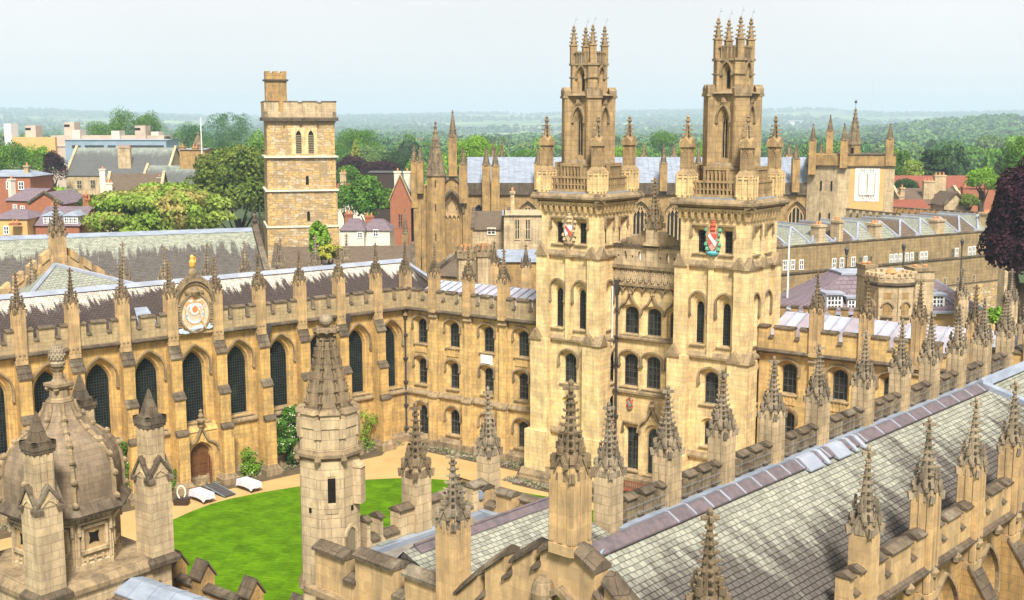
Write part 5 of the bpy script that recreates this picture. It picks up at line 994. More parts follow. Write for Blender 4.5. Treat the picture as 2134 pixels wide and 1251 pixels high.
def trunk_mb(h, r, top, spread):
    a = MB(); a.lathe([(r*1.5, 0), (r, h*.12), (r*.8, h), (r*.55, h+top*.35)], 7)
    for k in range(6): t = k*1.05+.3; a.tube((0, 0, h*(.8+.05*k)), (spread*.33*math.cos(t), spread*.33*math.sin(t), h+top*(.3+.07*k)), r*.4, 5, r*.12)
    return a
LF = dict(mid=leafy('leaf_mid', (.065, .16, .018), (.12, .235, .03)), lime=leafy('leaf_lime', (.17, .27, .03), (.26, .33, .06), (.34, .28, .085), .22), dark=leafy('leaf_dark', (.03, .065, .018), (.05, .095, .028)), olive=leafy('leaf_olive', (.10, .15, .022), (.15, .19, .03), (.06, .10, .02)), copper=leafy('leaf_copper', (.028, .010, .016), (.045, .016, .022), tr=.12), bright=leafy('leaf_bright', (.14, .27, .02), (.20, .36, .035)), blue=leafy('leaf_blue', (.045, .13, .038), (.085, .19, .05)), pale=leafy('leaf_pale', (.12, .20, .06), (.17, .25, .08)), yellow=leafy('leaf_yellow', (.36, .36, .05), (.28, .32, .05)))
BARK = plain('bark', (.09, .065, .045), (.06, .045, .03), .95, .1, 3)
def tree(px, top, hw, bot, Y, col, label, shape='round', nq=5000, nl=46, leaf=None, group=None, lobe=.42, key=None, cat='tree'):
    p = W(px, top, Y); zt = p.z; zb = max(.6, W(px, bot, Y).z); mp = Y/FPX; rx = hw*mp; rz = (zt-zb)/2
    t = thing('tree' if cat == 'tree' else cat.replace(' ', '_'), label, cat, (p.x, Y, 0), rng.uniform(0, 6.28), group); leaf = leaf or max(.16, 1.15*mp)
    key = key and (key, col); 
    if key and key in TREEC: me = TREEC[key]
    else:
        P, nn = crown_pts(1, 1, 1, nl, nq, shape, lobe); S0 = np.array([rx, rx*.95, rz])
        if key: me = quads_mesh('crown', P*np.array([5, 5, 5]), nn, rng.uniform(.6, 1.3, nq)*leaf*5/max(.5, (rx+rz)/2), LF[col]); TREEC[key] = me
        else: me = quads_mesh('crown', P*S0, nn, rng.uniform(.6, 1.3, nq)*leaf, LF[col])
    o = link('crown', me, t, (0, 0, zb))
    if key: o.scale = (rx/5, rx/5, rz/5)
    trunk_mb(max(.5, zb+.1*rz), max(.12, .03*(zt)), rz, rx).build('trunk', BARK, t); return t
tree(338, 386, 168, 520, 168, 'lime', 'great lime green chestnut in yellowish flower just behind the grey hall roof', nq=36000, nl=110, leaf=.27, lobe=.30)
tree(492, 303, 112, 500, 196, 'olive', 'tall layered olive green tree left of the square bell tower', 'round', 26000, 130, .30, lobe=.30)
tree(190, 412, 46, 500, 176, 'dark', 'dark evergreen bush between the brick dormers and the lime green chestnut', nq=9000, leaf=.22)
tree(28, 298, 52, 400, 250, 'mid', 'rounded dark green tree at the left edge above the brick houses', nq=9000)
tree(78, 302, 36, 395, 262, 'bright', 'fresh green tree between the left edge tree and the copper beech', nq=6000)
tree(110, 318, 27, 402, 256, 'copper', 'narrow dark copper beech left of the grey hall gable', nq=6000)
tree(130, 392, 36, 440, 225, 'bright', 'light green shrubby tree below the grey hall gable', nq=5000)
tree(258, 230, 40, 335, 400, 'mid', 'left one of the two big round trees rising above the concrete blocks', nq=8000)
tree(308, 234, 36, 335, 405, 'mid', 'right one of the two big round trees rising above the concrete blocks', nq=8000)
tree(205, 250, 44, 335, 420, 'mid', 'low broad green tree left of the two big round trees', nq=6000)
tree(478, 238, 58, 350, 380, 'blue', 'tall feathery green tree rising left of the bell tower', 'column', 11000, 80)
tree(398, 258, 46, 345, 370, 'blue', 'broad mid green tree behind the flagpole', nq=7000)
tree(348, 285, 30, 345, 340, 'dark', 'dark conifer behind the little spired lodge', 'cone', 4000)
tree(538, 285, 40, 520, 215, 'mid', 'green tree tucked behind the left side of the bell tower', nq=9000)
tree(663, 462, 26, 545, 142, 'bright', 'slender fresh green ginkgo in front of the bell tower base', 'column', 2600, 50, .22, lobe=.30)
tree(685, 505, 30, 560, 141, 'yellow', 'small yellow green leafy shoot beside the ginkgo', 'round', 1300, 30, .2, lobe=.28)
tree(768, 367, 52, 480, 205, 'mid', 'broad green tree above the white cottages', nq=12000, leaf=.24)
tree(720, 385, 32, 460, 215, 'mid', 'smaller green tree against the right side of the bell tower', nq=6000)
tree(730, 345, 28, 410, 240, 'mid', 'round green tree above the red roof beside the bell tower', nq=5000)
tree(745, 262, 62, 365, 330, 'mid', 'tall broad green tree rising right of the bell tower', nq=10000)
tree(740, 292, 11, 330, 300, 'yellow', 'small pale yellow tree among the greens right of the bell tower', 'cone', 1500)
tree(756, 305, 38, 365, 305, 'pale', 'pale green willow in front of the tall broad tree', nq=6000)
tree(732, 325, 34, 372, 290, 'copper', 'dark copper beech nearer the bell tower', nq=5000)
tree(795, 332, 44, 385, 285, 'copper', 'wide dark copper beech right of the pale willow', nq=6000)
tree(826, 312, 44, 372, 310, 'dark', 'dark spreading cedar behind the copper beeches', 'tiers', 6000, 60)
tree(990, 288, 62, 370, 255, 'bright', 'vivid bright green lime tree behind the pinnacled chapel gable', nq=12000)
tree(868, 328, 20, 372, 255, 'bright', 'small bright green tree left of the chapel turret', nq=3000)
tree(1384, 275, 33, 325, 420, 'mid', 'rounded dark green tree alone between the twin towers', nq=7000)
tree(1300, 305, 42, 350, 300, 'bright', 'bright green tree just above the lead roof, left of centre', nq=5000)
tree(1440, 308, 40, 350, 300, 'bright', 'bright green tree just above the lead roof beside the right tower', nq=5000)
tree(1100, 312, 36, 350, 330, 'mid', 'green tree above the lead roof left of the left tower', nq=5000)
tree(1952, 303, 37, 420, 265, 'dark', 'dark blue green cedar spreading above the stone chimneys', 'tiers', 12000, 90, .32)
tree(1874, 315, 22, 385, 270, 'mid', 'dense upright green tree right of the sundial tower', 'column', 6000)
tree(1902, 335, 26, 390, 260, 'lime', 'yellow green tree between the upright tree and the cedar', nq=4000)
tree(1885, 372, 30, 425, 235, 'dark', 'dark rounded yew beside the red roofs', nq=5000)
tree(2049, 350, 36, 412, 215, 'bright', 'fresh green tree right of the stone chimney houses', nq=8000)
tree(2128, 288, 34, 420, 200, 'mid', 'tall green tree at the right edge above the copper beech', nq=9000)
tree(2085, 325, 24, 400, 260, 'dark', 'dark narrow tree before the right edge', 'cone', 4000)
tree(2020, 406, 22, 440, 205, 'olive', 'small olive green tree below the stone chimney houses', nq=2500)
tree(2150, 330, 98, 665, 104, 'copper', 'huge purple black copper beech at the right edge', nq=42000, nl=130, leaf=.17, lobe=.27)
tree(2085, 640, 26, 690, 100, 'bright', 'small bright green bush glimpsed beneath the copper beech', nq=2500, leaf=.12, cat='bush')
tree(830, 458, 14, 500, 200, 'pale', 'weeping pale green willow against the red brick gable', 'column', 2000, 30)
# belts of trees beyond the roofs: each its own thing, crowns shared between alike kinds
cols = ['mid', 'blue', 'mid', 'dark', 'pale', 'mid', 'bright']
k = 0
lab = {'mid': 'mid green rounded tree in the wooded belt beyond the roofs', 'blue': 'blue green rounded tree in the wooded belt beyond the roofs', 'dark': 'dark green rounded tree in the wooded belt beyond the roofs', 'pale': 'pale grey green tree in the wooded belt beyond the roofs', 'bright': 'bright green tree in the wooded belt beyond the roofs'}
for Yb, n, tp, hw in ((330, 34, 318, 34), (470, 46, 303, 28), (640, 60, 291, 21)):
    for i in range(n):
        px = -40+(2134+80)*(i+rng.uniform(.1, .9))/n; c = cols[rng.integers(0, len(cols))]; Yt = Yb*rng.uniform(.92, 1.1); h = hw*rng.uniform(.75, 1.3)
        if 1020 < px < 1640 and Yb < 400: continue
        if px < 345 and Yb < 400: continue
        tree(px, tp+rng.uniform(-10, 12)-(6 if px < 860 else 0), h, EYE*FPX/Yt+HZ-rng.uniform(4, 10), Yt, c, lab[c], nq=2200, nl=34, leaf=.7, group=c+' trees of the wooded belt', key='belt%d' % (k % 3)); k += 1
# far woods that read as one mass
def far_wood(name, n, r0, r1, h0, h1, nqd, qs, mat, label, mask=None):
    Ps, Ns, Ss = [], [], []; px = rng.uniform(-160, 2300, n); r = np.sqrt(rng.uniform(r0**2, r1**2, n)); a_ = np.arctan((px-CX)/FPX); xx, yy = r*np.sin(a_), r*np.cos(a_)
    fld = np.sin(xx*.0041+1.3)+np.sin(yy*.0033+xx*.0011)+np.sin(xx*.009-yy*.006)*.7; keep = fld < (mask if mask is not None else 9); xx, yy = xx[keep], yy[keep]; hh = hill(xx, yy); n = len(xx)
    H = rng.uniform(h0, h1, n); v = rng.normal(size=(n, nqd, 3)); v /= np.linalg.norm(v, axis=2)[..., None]; v[..., 2] = np.abs(v[..., 2]); wd = H*rng.uniform(.45, .9, n)
    P = np.stack([xx[:, None]+v[..., 0]*wd[:, None], yy[:, None]+v[..., 1]*wd[:, None], hh[:, None]+v[..., 2]*H[:, None]], 2).reshape(-1, 3)
    nn = (v+rng.normal(0, .35, v.shape)).reshape(-1, 3); s = np.repeat(H*qs, nqd)*rng.uniform(.7, 1.3, n*nqd)
    o = link(name, quads_mesh(name, P, nn, s, mat), None); tag(o, label, kind='stuff'); return o
LFAR = leafy('leaf_far', (.05, .125, .03), (.10, .19, .045), (.04, .085, .03), .02, .1); LFAR2 = leafy('leaf_far_hill', (.04, .095, .035), (.075, .14, .05), None, .006, .1)
far_wood('far_trees', 2600, 700, 1500, 7, 14, 110, .15, LFAR, 'wooded plain of merging treetops beyond the town')
far_wood('far_trees', 4200, 1400, 3000, 7, 14, 50, .24, LFAR, 'distant merging woods below the hills', .7)
far_wood('hill_woods', 9000, 2900, 8300, 9, 18, 18, .5, LFAR2, 'hazy blue woods along the far hills', .35)
# ------------------------------------------------------------------ buildings behind
def house(name, label, pl, pr, ye, yr, Y, dep, wallm, roofm, ridge='x', rot=0., wins=(), gm='glass_far', fm='white', chim=(), hip=0., cat='building', over=.25, z0=0., chm=None, gable=None):
    """building whose front spans columns pl..pr at distance Y; eaves row ye, ridge row yr"""
    c = W((pl+pr)/2, ye, Y); w = (pr-pl)*Y/FPX/math.cos(rot); ze = c.z; zr = W((pl+pr)/2, yr, Y+dep/2).z; t = thing(name, label, cat, (c.x, c.y, z0), rot); ze -= z0; zr -= z0; h = w/2
    a = MB(); a.box(-h, h, 0, dep, 0, ze)
    if ridge == 'x' and hip == 0:
        for s in (-1, 1): a.ex([(0, ze), (dep, ze), (dep/2, zr)], s*h-.12*(s > 0)-.0, s*h+.12*(s < 0))
    if ridge == 'y': a.ey([(-h, ze), (h, ze), (0, zr)], 0, .2)
    a.build('wall', M[wallm], t); r = MB(); o = over
    if ridge == 'x':
        k = hip*w; q = math.hypot(dep/2, zr-ze)
        r.quad((-h-o, -o, ze-.05), (h+o, -o, ze-.05), (h-k+(o if not hip else 0), dep/2, zr), (-h+k-(o if not hip else 0), dep/2, zr), [(-h, q), (h, q), (h-k, 0), (k-h, 0)]); r.quad((h+o, dep+o, ze-.05), (-h-o, dep+o, ze-.05), (-h+k-(o if not hip else 0), dep/2, zr), (h-k+(o if not hip else 0), dep/2, zr))
        if hip: r.add([(h+o, -o, ze-.05), (h+o, dep+o, ze-.05), (h-k, dep/2, zr), (-h-o, dep+o, ze-.05), (-h-o, -o, ze-.05), (-h+k, dep/2, zr)], [(0, 1, 2), (3, 4, 5)])
    else:
        q = math.hypot(h, zr-ze)
        for s in (-1, 1): r.quad((s*(h+o), -o, ze-.1), (s*(h+o), dep, ze-.1), (0, dep, zr+.05), (0, -o, zr+.05), [(0, q), (dep, q), (dep, 0), (0, 0)])
    r.build('roof', M[roofm], t)
    if gable:                           # stone verge copings
        g = MB()
        if ridge == 'x':
            for s in (-1, 1): g.ex([(-.3, ze), (dep/2, zr+.05), (dep+.3, ze), (dep+.3, ze+.35), (dep/2, zr+.5), (-.3, ze+.35)], s*h-.25, s*h+.25)
        else: g.ey([(-h-.2, ze-.1), (0, zr), (h+.2, ze-.1), (h+.2, ze+.25), (0, zr+.4), (-h-.2, ze+.25)], -.3, .2)
        g.build('coping', M[gable], t)
    for wx, wy, ww, wh in wins:         # pixel centre and size
        p = W(wx, wy, Y); lx, hw_, hh = ((wx-(pl+pr)/2)*Y/FPX)/math.cos(rot), ww*Y/FPX/2, wh*Y/FPX/2; z = p.z-z0; f = MB()
        for q in ((-hw_-.12, -hw_, -hh, hh), (hw_, hw_+.12, -hh, hh), (-hw_-.12, hw_+.12, hh, hh+.12), (-hw_-.15, hw_+.15, -hh-.14, -hh), (-.05, .05, -hh, hh), (-hw_, -.05, -.04, .04), (.05, hw_, -.04, .04)): f.box(lx+q[0], lx+q[1], -.09, .03, z+q[2], z+q[3])
        f = f.build('window', M[fm], t); g = MB(); g.box(lx-hw_, lx+hw_, -.03, .02, z-hh, z+hh); g.build('pane', M[gm], f)
    for cx_, cw, ct, cy_ in chim: # pixel centre, width, top row, local depth
        lx = (cx_-(pl+pr)/2)*Y/FPX/math.cos(rot); hw_ = cw*Y/FPX/2; zt = W(cx_, ct, Y+cy_).z-z0; zb_ = ze-.5; g = MB(); g.box(lx-hw_, lx+hw_, cy_-.5, cy_+.5, zb_, zt-.5); g.box(lx-hw_-.1, lx+hw_+.1, cy_-.6, cy_+.6, zt-.5, zt-.25); ch = g.build('chimney', M[chm or wallm], t); g = MB(); n = max(1, int(hw_*2/.55))
        for i in range(n): g.lathe([(.16, zt-.25), (.13, zt+.25)], 8, lx-hw_+2*hw_*(i+.5)/n, cy_)
        g.build('chimney_pot', M['terracotta'], ch)
    return t
# hall roof directly behind the library
rA, rB = W(-150, 503, 127), W(527, 478, 140.5); ha = math.atan2(rB.y-rA.y, rB.x-rA.x); L = (rB-rA).length
hall = thing('college_hall', 'long hall behind the library under a tall pale lichened slate roof with dark streaks', 'building', (rA.x, rA.y, 0), ha); zr = 15.6
a = MB(); a.quad((0, -9.5, 8.6), (L, -9.5, 8.6), (L, 0, zr), (0, 0, zr), [(0, 11.8), (L, 11.8), (L, 0), (0, 0)]); a.quad((L, 9, 8.6), (0, 9, 8.6), (0, 0, zr), (L, 0, zr)); a.build('roof', M['slate_hall'], hall)
a = MB(); a.box(0, L-.1, -9, 8.6, 0, 8.5); a.ex([(-9.3, 8.4), (9, 8.4), (0, zr)], L-.2, L); a.build('wall', M['chapel'], hall); a = MB(); a.ex([(-10, 8.2), (0, zr), (9.5, 8.6), (9.5, 9.3), (0, zr+.7), (-10, 8.9)], L-.1, L+.55); a.lathe([(.2, zr+.6), (.35, zr+1.), (.12, zr+1.2), (.2, zr+1.6), (.02, zr+1.9)], 6, L+.2, 0); a.build('coping', M['coping'], hall); a = MB(); a.ex([(-.45, zr-.25), (0, zr+.2), (.4, zr-.2)], 0, L-.1); a.build('lead_ridge', M['lead'], hall)
house('stone_slate_range', 'long low brown stone slated roof between the hall gable and the chapel', 572, 862, 556, 513, 146, 9, 'chapel', 'slate_brown', rot=R(6), gable='coping')
# bell tower
BY = 175.; mp = BY/FPX; c = W(630, 400, BY); bz = lambda py: W(630, py, BY).z
bell = thing('bell_tower', 'square orange rubble stone bell tower with louvred twin openings and a taller corner stair turret', 'tower', (c.x, BY, 0), R(14)); h = 69*mp; hs = []
a = MB(); k = 1.0
for z0, z1, e in ((0, bz(472), .35), (bz(472), bz(397), .22), (bz(397), bz(327), .1), (bz(327), bz(248), 0)): a.box(-h-e, h+e, -e, 2*h+e, z0, z1)
a.build('wall', M['rubble'], bell); q = MB()
for i in range(30):                     # corner quoins
    z = bz(510)+(bz(250)-bz(510))*i/30; l = .75 if i % 2 else .45
    for s in (-1, 1): q.box(s*h-(l if s > 0 else -.0)-.0*(s < 0)-(0 if s > 0 else .02), s*h+(.02 if s > 0 else l), -.40 if z < bz(472) else (-.27 if z < bz(397) else (-.14 if z < bz(327) else -.04)), .05, z, z+.52)
q.build('quoin', M['range'], bell)
a = MB()
for py in (327, 397, 472): a.box(-h-.45, h+.45, -.5, 2*h+.4, bz(py)-.12, bz(py)+.1)
a.build('string_course', M['render'], bell); a = MB(); a.box(-h-.55, h+.55, -.55, 2*h+.55, bz(250)-.15, bz(245)); [a.lathe([(.05, bz(258)), (.2, bz(252)), (.1, bz(247))], 6, -h+2*h*i/4, -.6) for i in range(5)]; a.build('cornice', M['coping'], bell)
a = MB(); z0, zc, zt = bz(246), bz(233), bz(213)
for i in range(4): a.M = Matrix.Translation((0, h, 0)) @ Matrix.Rotation(R(90*i), 4, 'Z'); a.box(-h-.3, h+.3, -h-.3, -h+.2, z0, zc); w_ = 2*h+.6; [a.box(-h-.3+w_*(j*.2667), -h-.3+w_*(j*.2667+.2), -h-.297, -h+.197, zc, zt) for j in range(4)]
a.M = None; o = a.build('battlement', M['turret'], bell); b = MB()
for i in range(4): b.M = Matrix.Translation((0, h, 0)) @ Matrix.Rotation(R(90*i), 4, 'Z'); [b.box(-h-.36+w_*(j*.2667), -h-.24+w_*(j*.2667+.2), -h-.36, -h+.26, zt, zt+.16) for j in range(4)]
b.M = None; b.build('coping', M['coping'], o)
a = MB(); tx_ = -h+1.5; a.box(tx_-1.5, tx_+1.5, -.1, 2.9, bz(247), bz(158)); a.box(tx_-1.52, tx_+1.52, -.12, 2.92, bz(158), bz(153)); [a.box(tx_-1.52+1.14*j, tx_-1.52+1.14*j+.75, -.12, 2.92, bz(153), bz(149)) for j in range(3)]; tt = a.build('stair_turret', M['chapel'], bell); a = MB(); a.box(tx_-1.75, tx_+1.75, -.35, 3.15, bz(169), bz(166)); a.build('string_course', M['coping'], tt)
a = MB()
for x0_, x1_ in ((-.85, .05), (.95, 1.85)): a.box(x0_-.5, x1_+.45, -.04, .1, bz(322), bz(266))
bw_ = a.build('window_surround', M['tower'], bell)
for x0_ in (-.72, 1.05):
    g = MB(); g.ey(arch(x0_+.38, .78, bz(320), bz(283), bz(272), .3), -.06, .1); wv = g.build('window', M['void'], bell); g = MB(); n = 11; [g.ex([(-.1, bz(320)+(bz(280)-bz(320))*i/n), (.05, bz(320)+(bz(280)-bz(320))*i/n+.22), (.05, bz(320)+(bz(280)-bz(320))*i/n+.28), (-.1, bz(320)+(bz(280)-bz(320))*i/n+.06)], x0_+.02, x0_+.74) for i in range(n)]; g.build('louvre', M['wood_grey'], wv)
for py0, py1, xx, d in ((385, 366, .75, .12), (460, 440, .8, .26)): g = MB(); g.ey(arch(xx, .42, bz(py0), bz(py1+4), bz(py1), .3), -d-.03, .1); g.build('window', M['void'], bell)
# chapel of the neighbouring college
NY = 200.; mp = NY/FPX; nx = lambda px: (px-CX)*mp*1.0; nzf = lambda py: W(CX, py, NY).z
nc = thing('college_chapel', 'pinnacled brown stone chapel with a long pale lead roof and a great gable window', 'building', (0, NY, 0)); X0, X1 = nx(972), nx(1700); ze, zr = nzf(388), nzf(330)
hs = []
for px in (1100, 1150, 1335, 1406, 1480, 1660): hs.append(window(nc, nx(px), nzf(520), nzf(447), nzf(420), 3.4, .5, M['glass_lead'], k=.45, sp=.78, mulls=3, fm=M['front'], frm=.2, sill=False))
hs.append(window(nc, nx(998), nzf(455), nzf(437), nzf(427), 1.4, .4, M['glass_lead'], k=.45, sp=.7, sill=False))
a = MB(); a.panel(rect(X0, X1, 0, nzf(400)), [q for q, _ in hs], 0, [i for _, i in hs]); a.box(X0, X1, .6, 13, 0, ze); a.build('wall', M['chapel'], nc)
for i, (px, py) in enumerate(((1335, 447), (1406, 447))): # tracery bars
    g = MB(); [g.band(arch(nx(px)+dx_, .62, nzf(455), nzf(449), nzf(438), .5, 4)[:1:-1], .1, .28, .45) for dx_ in (-1., -.33, .33, 1.)]; [g.tube((nx(px)+dx_, .36, nzf(440)), (nx(px)+dx_*.4, .36, nzf(424)), .07, 4) for dx_ in (-1, -.5, .5, 1)]; g.build('tracery', M['front'], nc)
a = MB(); a.box(X0, X1, -.25, .6, nzf(402), ze+.5); a.box(X0, X1, -.45, .6, nzf(403)-.2, nzf(401)); a.build('parapet', M['coping'], nc)
a = MB(); a.quad((X0, .5, ze+.1), (X1, .5, ze+.1), (X1, 6.5, zr), (X0, 6.5, zr)); a.quad((X1, 13, ze), (X0, 13, ze), (X0, 6.5, zr), (X1, 6.5, zr)); rf = a.build('roof', M['lead'], nc); g = MB(); xx = X0+.4
while xx < X1: g.tube((xx, .55, ze+.15), (xx, 6.5, zr+.05), .06, 4); xx += .95
g.build('lead_roll', M['lead'], rf)
def npin(px, tip, base, w, y=-.6, ring=None, bot=None, kind='plain'): # pinnacle from pixel rows
    z1, z2, z0 = nzf(ring), nzf(tip), nzf(bot); pinnacle(nc, nx(px), y, z0, w*mp, z1, z2, M['chapel'], M['spire'], 6, kind, panel=False)
for px, tip, ring, bot, w, y in ((1014, 305, 345, 455, 17, -1.1), (1033, 306, 347, 458, 17, -2.2), (1025, 299, 335, 345, 15, 12), (1045, 299, 335, 345, 15, 12), (1380, 300, 342, 398, 15, -.5), (1357, 300, 330, 345, 13, 12.5), (1423, 300, 330, 345, 13, 12.5), (1653, 300, 332, 400, 15, -.6), (1675, 297, 328, 350, 14, 12.5), (1285, 305, 335, 345, 13, 12.5), (1452, 302, 342, 398, 14, -.5), (1120, 305, 342, 395, 14, -.5), (1555, 300, 330, 345, 13, 12.5)): npin(px, tip, 0, w, y, ring, bot)
# west gable and its turret
wx0, wx1 = nx(918), nx(972); a = MB(); lp = arch(nx(944), 3.6, nzf(545), nzf(440), nzf(396), .42, 9)
a.panel([(nx(880), 0), (nx(978), 0), (nx(978), nzf(385)), (nx(962), nzf(374)), (nx(945), nzf(358)), (nx(922), nzf(374)), (nx(880), nzf(388))], [lp], -4, [(-2.9, .72)]); a.box(nx(866), nx(976), -2.6, 12, 0, nzf(392)); a.box(nx(866), nx(882), -4, -2, 0, nzf(392)); o = a.build('west_wall', M['chapel'], nc)
a = MB(); a.add([(x_, -3.0, z_) for x_, z_ in lp], [tuple(range(len(lp)))]); gw = a.build('great_window', M['front'], nc); a = MB(); c_ = nx(944)
for i in range(5): a.box(c_-1.4+.7*i-.09, c_-1.4+.7*i+.09, -3.35, -3.0, nzf(545), nzf(452))
for i in range(4): a.band(arch(c_-1.05+.7*i, .6, nzf(462), nzf(455), nzf(446), .5, 4)[:1:-1], .1, -3.3, -3.0); a.box(c_-1.3+.7*i, c_-.8+.7*i, -3.05, -2.99, nzf(540), nzf(455))
a.band(arch(c_, 1.5, nzf(446), nzf(430), nzf(410), .5, 5)[:1:-1], .14, -3.35, -3.0); a.build('mullion', M['chapel'], gw)
a = MB(); a.band([(nx(920), nzf(385)), (nx(945), nzf(366)), (nx(968), nzf(385))], .5, -4.4, -3.8); a.band(lp[2:][::-1], .35, -4.3, -3.9); a.band([(nx(918), nzf(378)), (nx(945), nzf(356)), (nx(972), nzf(378))], .35, -4.3, -3.7); a.build('coping', M['coping'], nc)
lp = arch(nx(893), 1.9, nzf(520), nzf(440), nzf(412), .45, 7); a = MB(); a.panel(rect(nx(880), nx(903), nzf(530), nzf(390)), [lp], -4.05, [(-3.4, .65)]); a.add([(x_, -3.4, z_) for x_, z_ in lp], [tuple(range(len(lp)))]); a.build('side_window', M['chapel'], nc)
a = MB(); cx_ = nx(913); a.lathe([(1.65, 0), (1.55, nzf(365))], 8, cx_, -5, R(22.5)); tt = a.build('stair_turret', M['chapel'], nc); a = MB(); a.lathe([(1.75, nzf(364)), (1.6, nzf(358)), (.2, nzf(268)), (.32, nzf(265)), (.1, nzf(260)), (.25, nzf(257)), (.05, nzf(253))], 8, cx_, -5, R(22.5))
for k in range(8):
    for j in range(6): t_ = (j+.5)/6; r_ = 1.55-1.3*t_; zz_ = nzf(358-88*t_); an = R(22.5+45*k); a.lathe([(.02, zz_), (.15, zz_+.12), (.02, zz_+.3)], 4, cx_+(r_+.05)*math.cos(an), -5+(r_+.05)*math.sin(an))
a.build('spire', M['spire'], tt); a = MB(); [a.box(cx_-.08, cx_+.08, -6.55, -6.4, nzf(p+14), nzf(p)) for p in (372, 420, 480)]; a.build('slit', M['void'], tt)
npin(947, 229, 0, 17, -4, 285, 365); npin(968, 305, 0, 16, -4.2, 342, 420); npin(868, 300, 0, 13, -3.6, 335, 430); npin(881, 300, 0, 13, -4.4, 337, 400); npin(862, 418, 0, 12, -16, 470, 560)
# muniment tower with the square sundial
MY = 196.; mp = MY/FPX; p = W(1745, 400, MY); mz = lambda py: W(1745, py, MY).z
mt = thing('muniment_tower', 'brown stone tower bearing a white square sundial, with pinnacles and a spired stair turret', 'tower', (p.x, MY, 0), R(-14)); wf_ = 112*mp; wl_ = 62*mp
a = MB(); a.box(0, wf_, 0, 9, 0, mz(347)); a.add([(-wl_, 2.5, 0), (0, 0, 0), (0, 9, 0), (-wl_, 9, 0), (-wl_, 2.5, mz(347)), (0, 0, mz(347)), (0, 9, mz(347)), (-wl_, 9, mz(347))], [(0, 1, 5, 4), (3, 0, 4, 7), (4, 5, 6, 7)]); a.build('wall', M['turret'], mt)
a = MB(); a.box(-.1, wf_+.1, -.12, 9, mz(345), mz(323)); a.prism([(-wl_-.1, 2.4), (-.1, -.1), (-.1, 9), (-wl_-.1, 9)], mz(345), mz(323)); pp_ = a.build('parapet', M['chapel'], mt); a = MB(); a.box(-.2, wf_+.25, -.3, 9.2, mz(347), mz(345)); a.box(-.2, wf_+.2, -.25, 9.1, mz(323), mz(321)); a.prism([(-wl_-.25, 2.2), (-.2, -.3), (-.2, 9.2), (-wl_-.25, 9.2)], mz(347)-.01, mz(345)-.01); a.build('coping', M['coping'], pp_)
a = MB(); a.box(24*mp, 92*mp, -.04, 0, mz(438), mz(352)); a.build('render_panel', M['ochre'], mt); a = MB(); a.box(34*mp, 83*mp, -.1, -.03, mz(419), mz(351)); dl = a.build('square_dial', flat('dial_board', (.80, .74, .62)), mt); a = MB(); cx_ = 58*mp
for i in range(11): z = mz(405)+(mz(362)-mz(405))*i/10; [a.ey([(cx_+s*16*mp-.12, z-.14), (cx_+s*16*mp+.12, z-.02), (cx_+s*16*mp+.12, z+.12), (cx_+s*16*mp-.12, z)][::1], -.115, -.1) for s in (-1, 1)]
for i in range(10): xx = cx_-14*mp+28*mp*i/9; a.ey([(xx-.08, mz(409)), (xx+.08, mz(409)), (xx+.14, mz(406)), (xx-.02, mz(406))], -.115, -.1)
a.build('hour_tick', M['iron'], dl); a = MB(); a.tube((cx_, -.12, mz(361)), (cx_+3.5*mp, -.7, mz(410)), .05, 4); a.tube((cx_, -.12, mz(361)), (cx_+13*mp, -.12, mz(392)), .025, 4); a.build('gnomon', M['iron'], dl)
for s, px_, py_ in (('M', -9, 357), ('M', 9, 357), ('W', -8, 413), ('W', 9, 413)): text3(dl, 'numeral', s, 1.0 if s == 'M' else .8, MD['grey'], (cx_+px_*mp, -.115, mz(py_)))
for i, s in enumerate(('VI', 'V', 'IV')): text3(dl, 'numeral', s, .55, flat('faded_numeral', (.6, .57, .52)) if i == 0 else bpy.data.materials['faded_numeral'], (cx_+21*mp, -.112, mz(366+12*i))); 
for i, s in enumerate(('VII', 'VIII', 'IX')): text3(dl, 'numeral', s, .5, bpy.data.materials['faded_numeral'], (cx_-20.5*mp, -.112, mz(368+13*i)))
def mpin(px, tip, ring, bot, w, y, kind='plain'): pinnacle(mt, (px-1745)*mp, y, mz(bot), w*mp, mz(ring), mz(tip), M['chapel'], M['spire'], 6, kind, panel=False)
for a_ in ((1692, 257, 294, 365, 15, 1.6), (1755, 257, 293, 350, 15, -.2), (1845, 256, 291, 345, 15, .2), (1727, 238, 275, 322, 14, 8.), (1710, 300, 322, 330, 12, 8)): mpin(*a_)
a = MB(); cx_ = 31*mp; a.lathe([(1.05, mz(325)), (1.05, mz(302))], 8, cx_, 3, R(22.5)); tt = a.build('stair_turret', M['chapel'], mt); a = MB(); a.lathe([(1.2, mz(302)), (1.15, mz(299)), (.15, mz(232)), (.25, mz(230)), (.05, mz(224))], 8, cx_, 3, R(22.5))
for k in range(8):
    for j in range(7): t_ = (j+.5)/7; r_ = 1.12-.95*t_; z_ = mz(298-64*t_); an = R(22.5+45*k); a.lathe([(.02, z_), (.12, z_+.1), (.02, z_+.24)], 4, cx_+(r_+.03)*math.cos(an), 3+(r_+.03)*math.sin(an))
a.build('spire', M['spire'], tt); a = MB(); a.tube((cx_, 3, mz(226)), (cx_, 3, mz(207)), .04, 4); a.lathe([(.02, mz(216)), (.26, mz(212)), (.02, mz(208))], 6, cx_, 3); a.build('weather_vane', M['iron'], tt); a = MB(); a.box(cx_-.5, cx_-.05, 1.85, 2.1, mz(322), mz(308)); a.build('opening', M['void'], tt)
a = MB(); [a.box(-x_*mp-.12, -x_*mp+.12, 2.5*x_/62-.12, 2.6, mz(p+20), mz(p)) for x_, p in ((12, 378), (33, 378), (14, 445), (33, 445))]; a.build('slit', M['void'], mt)
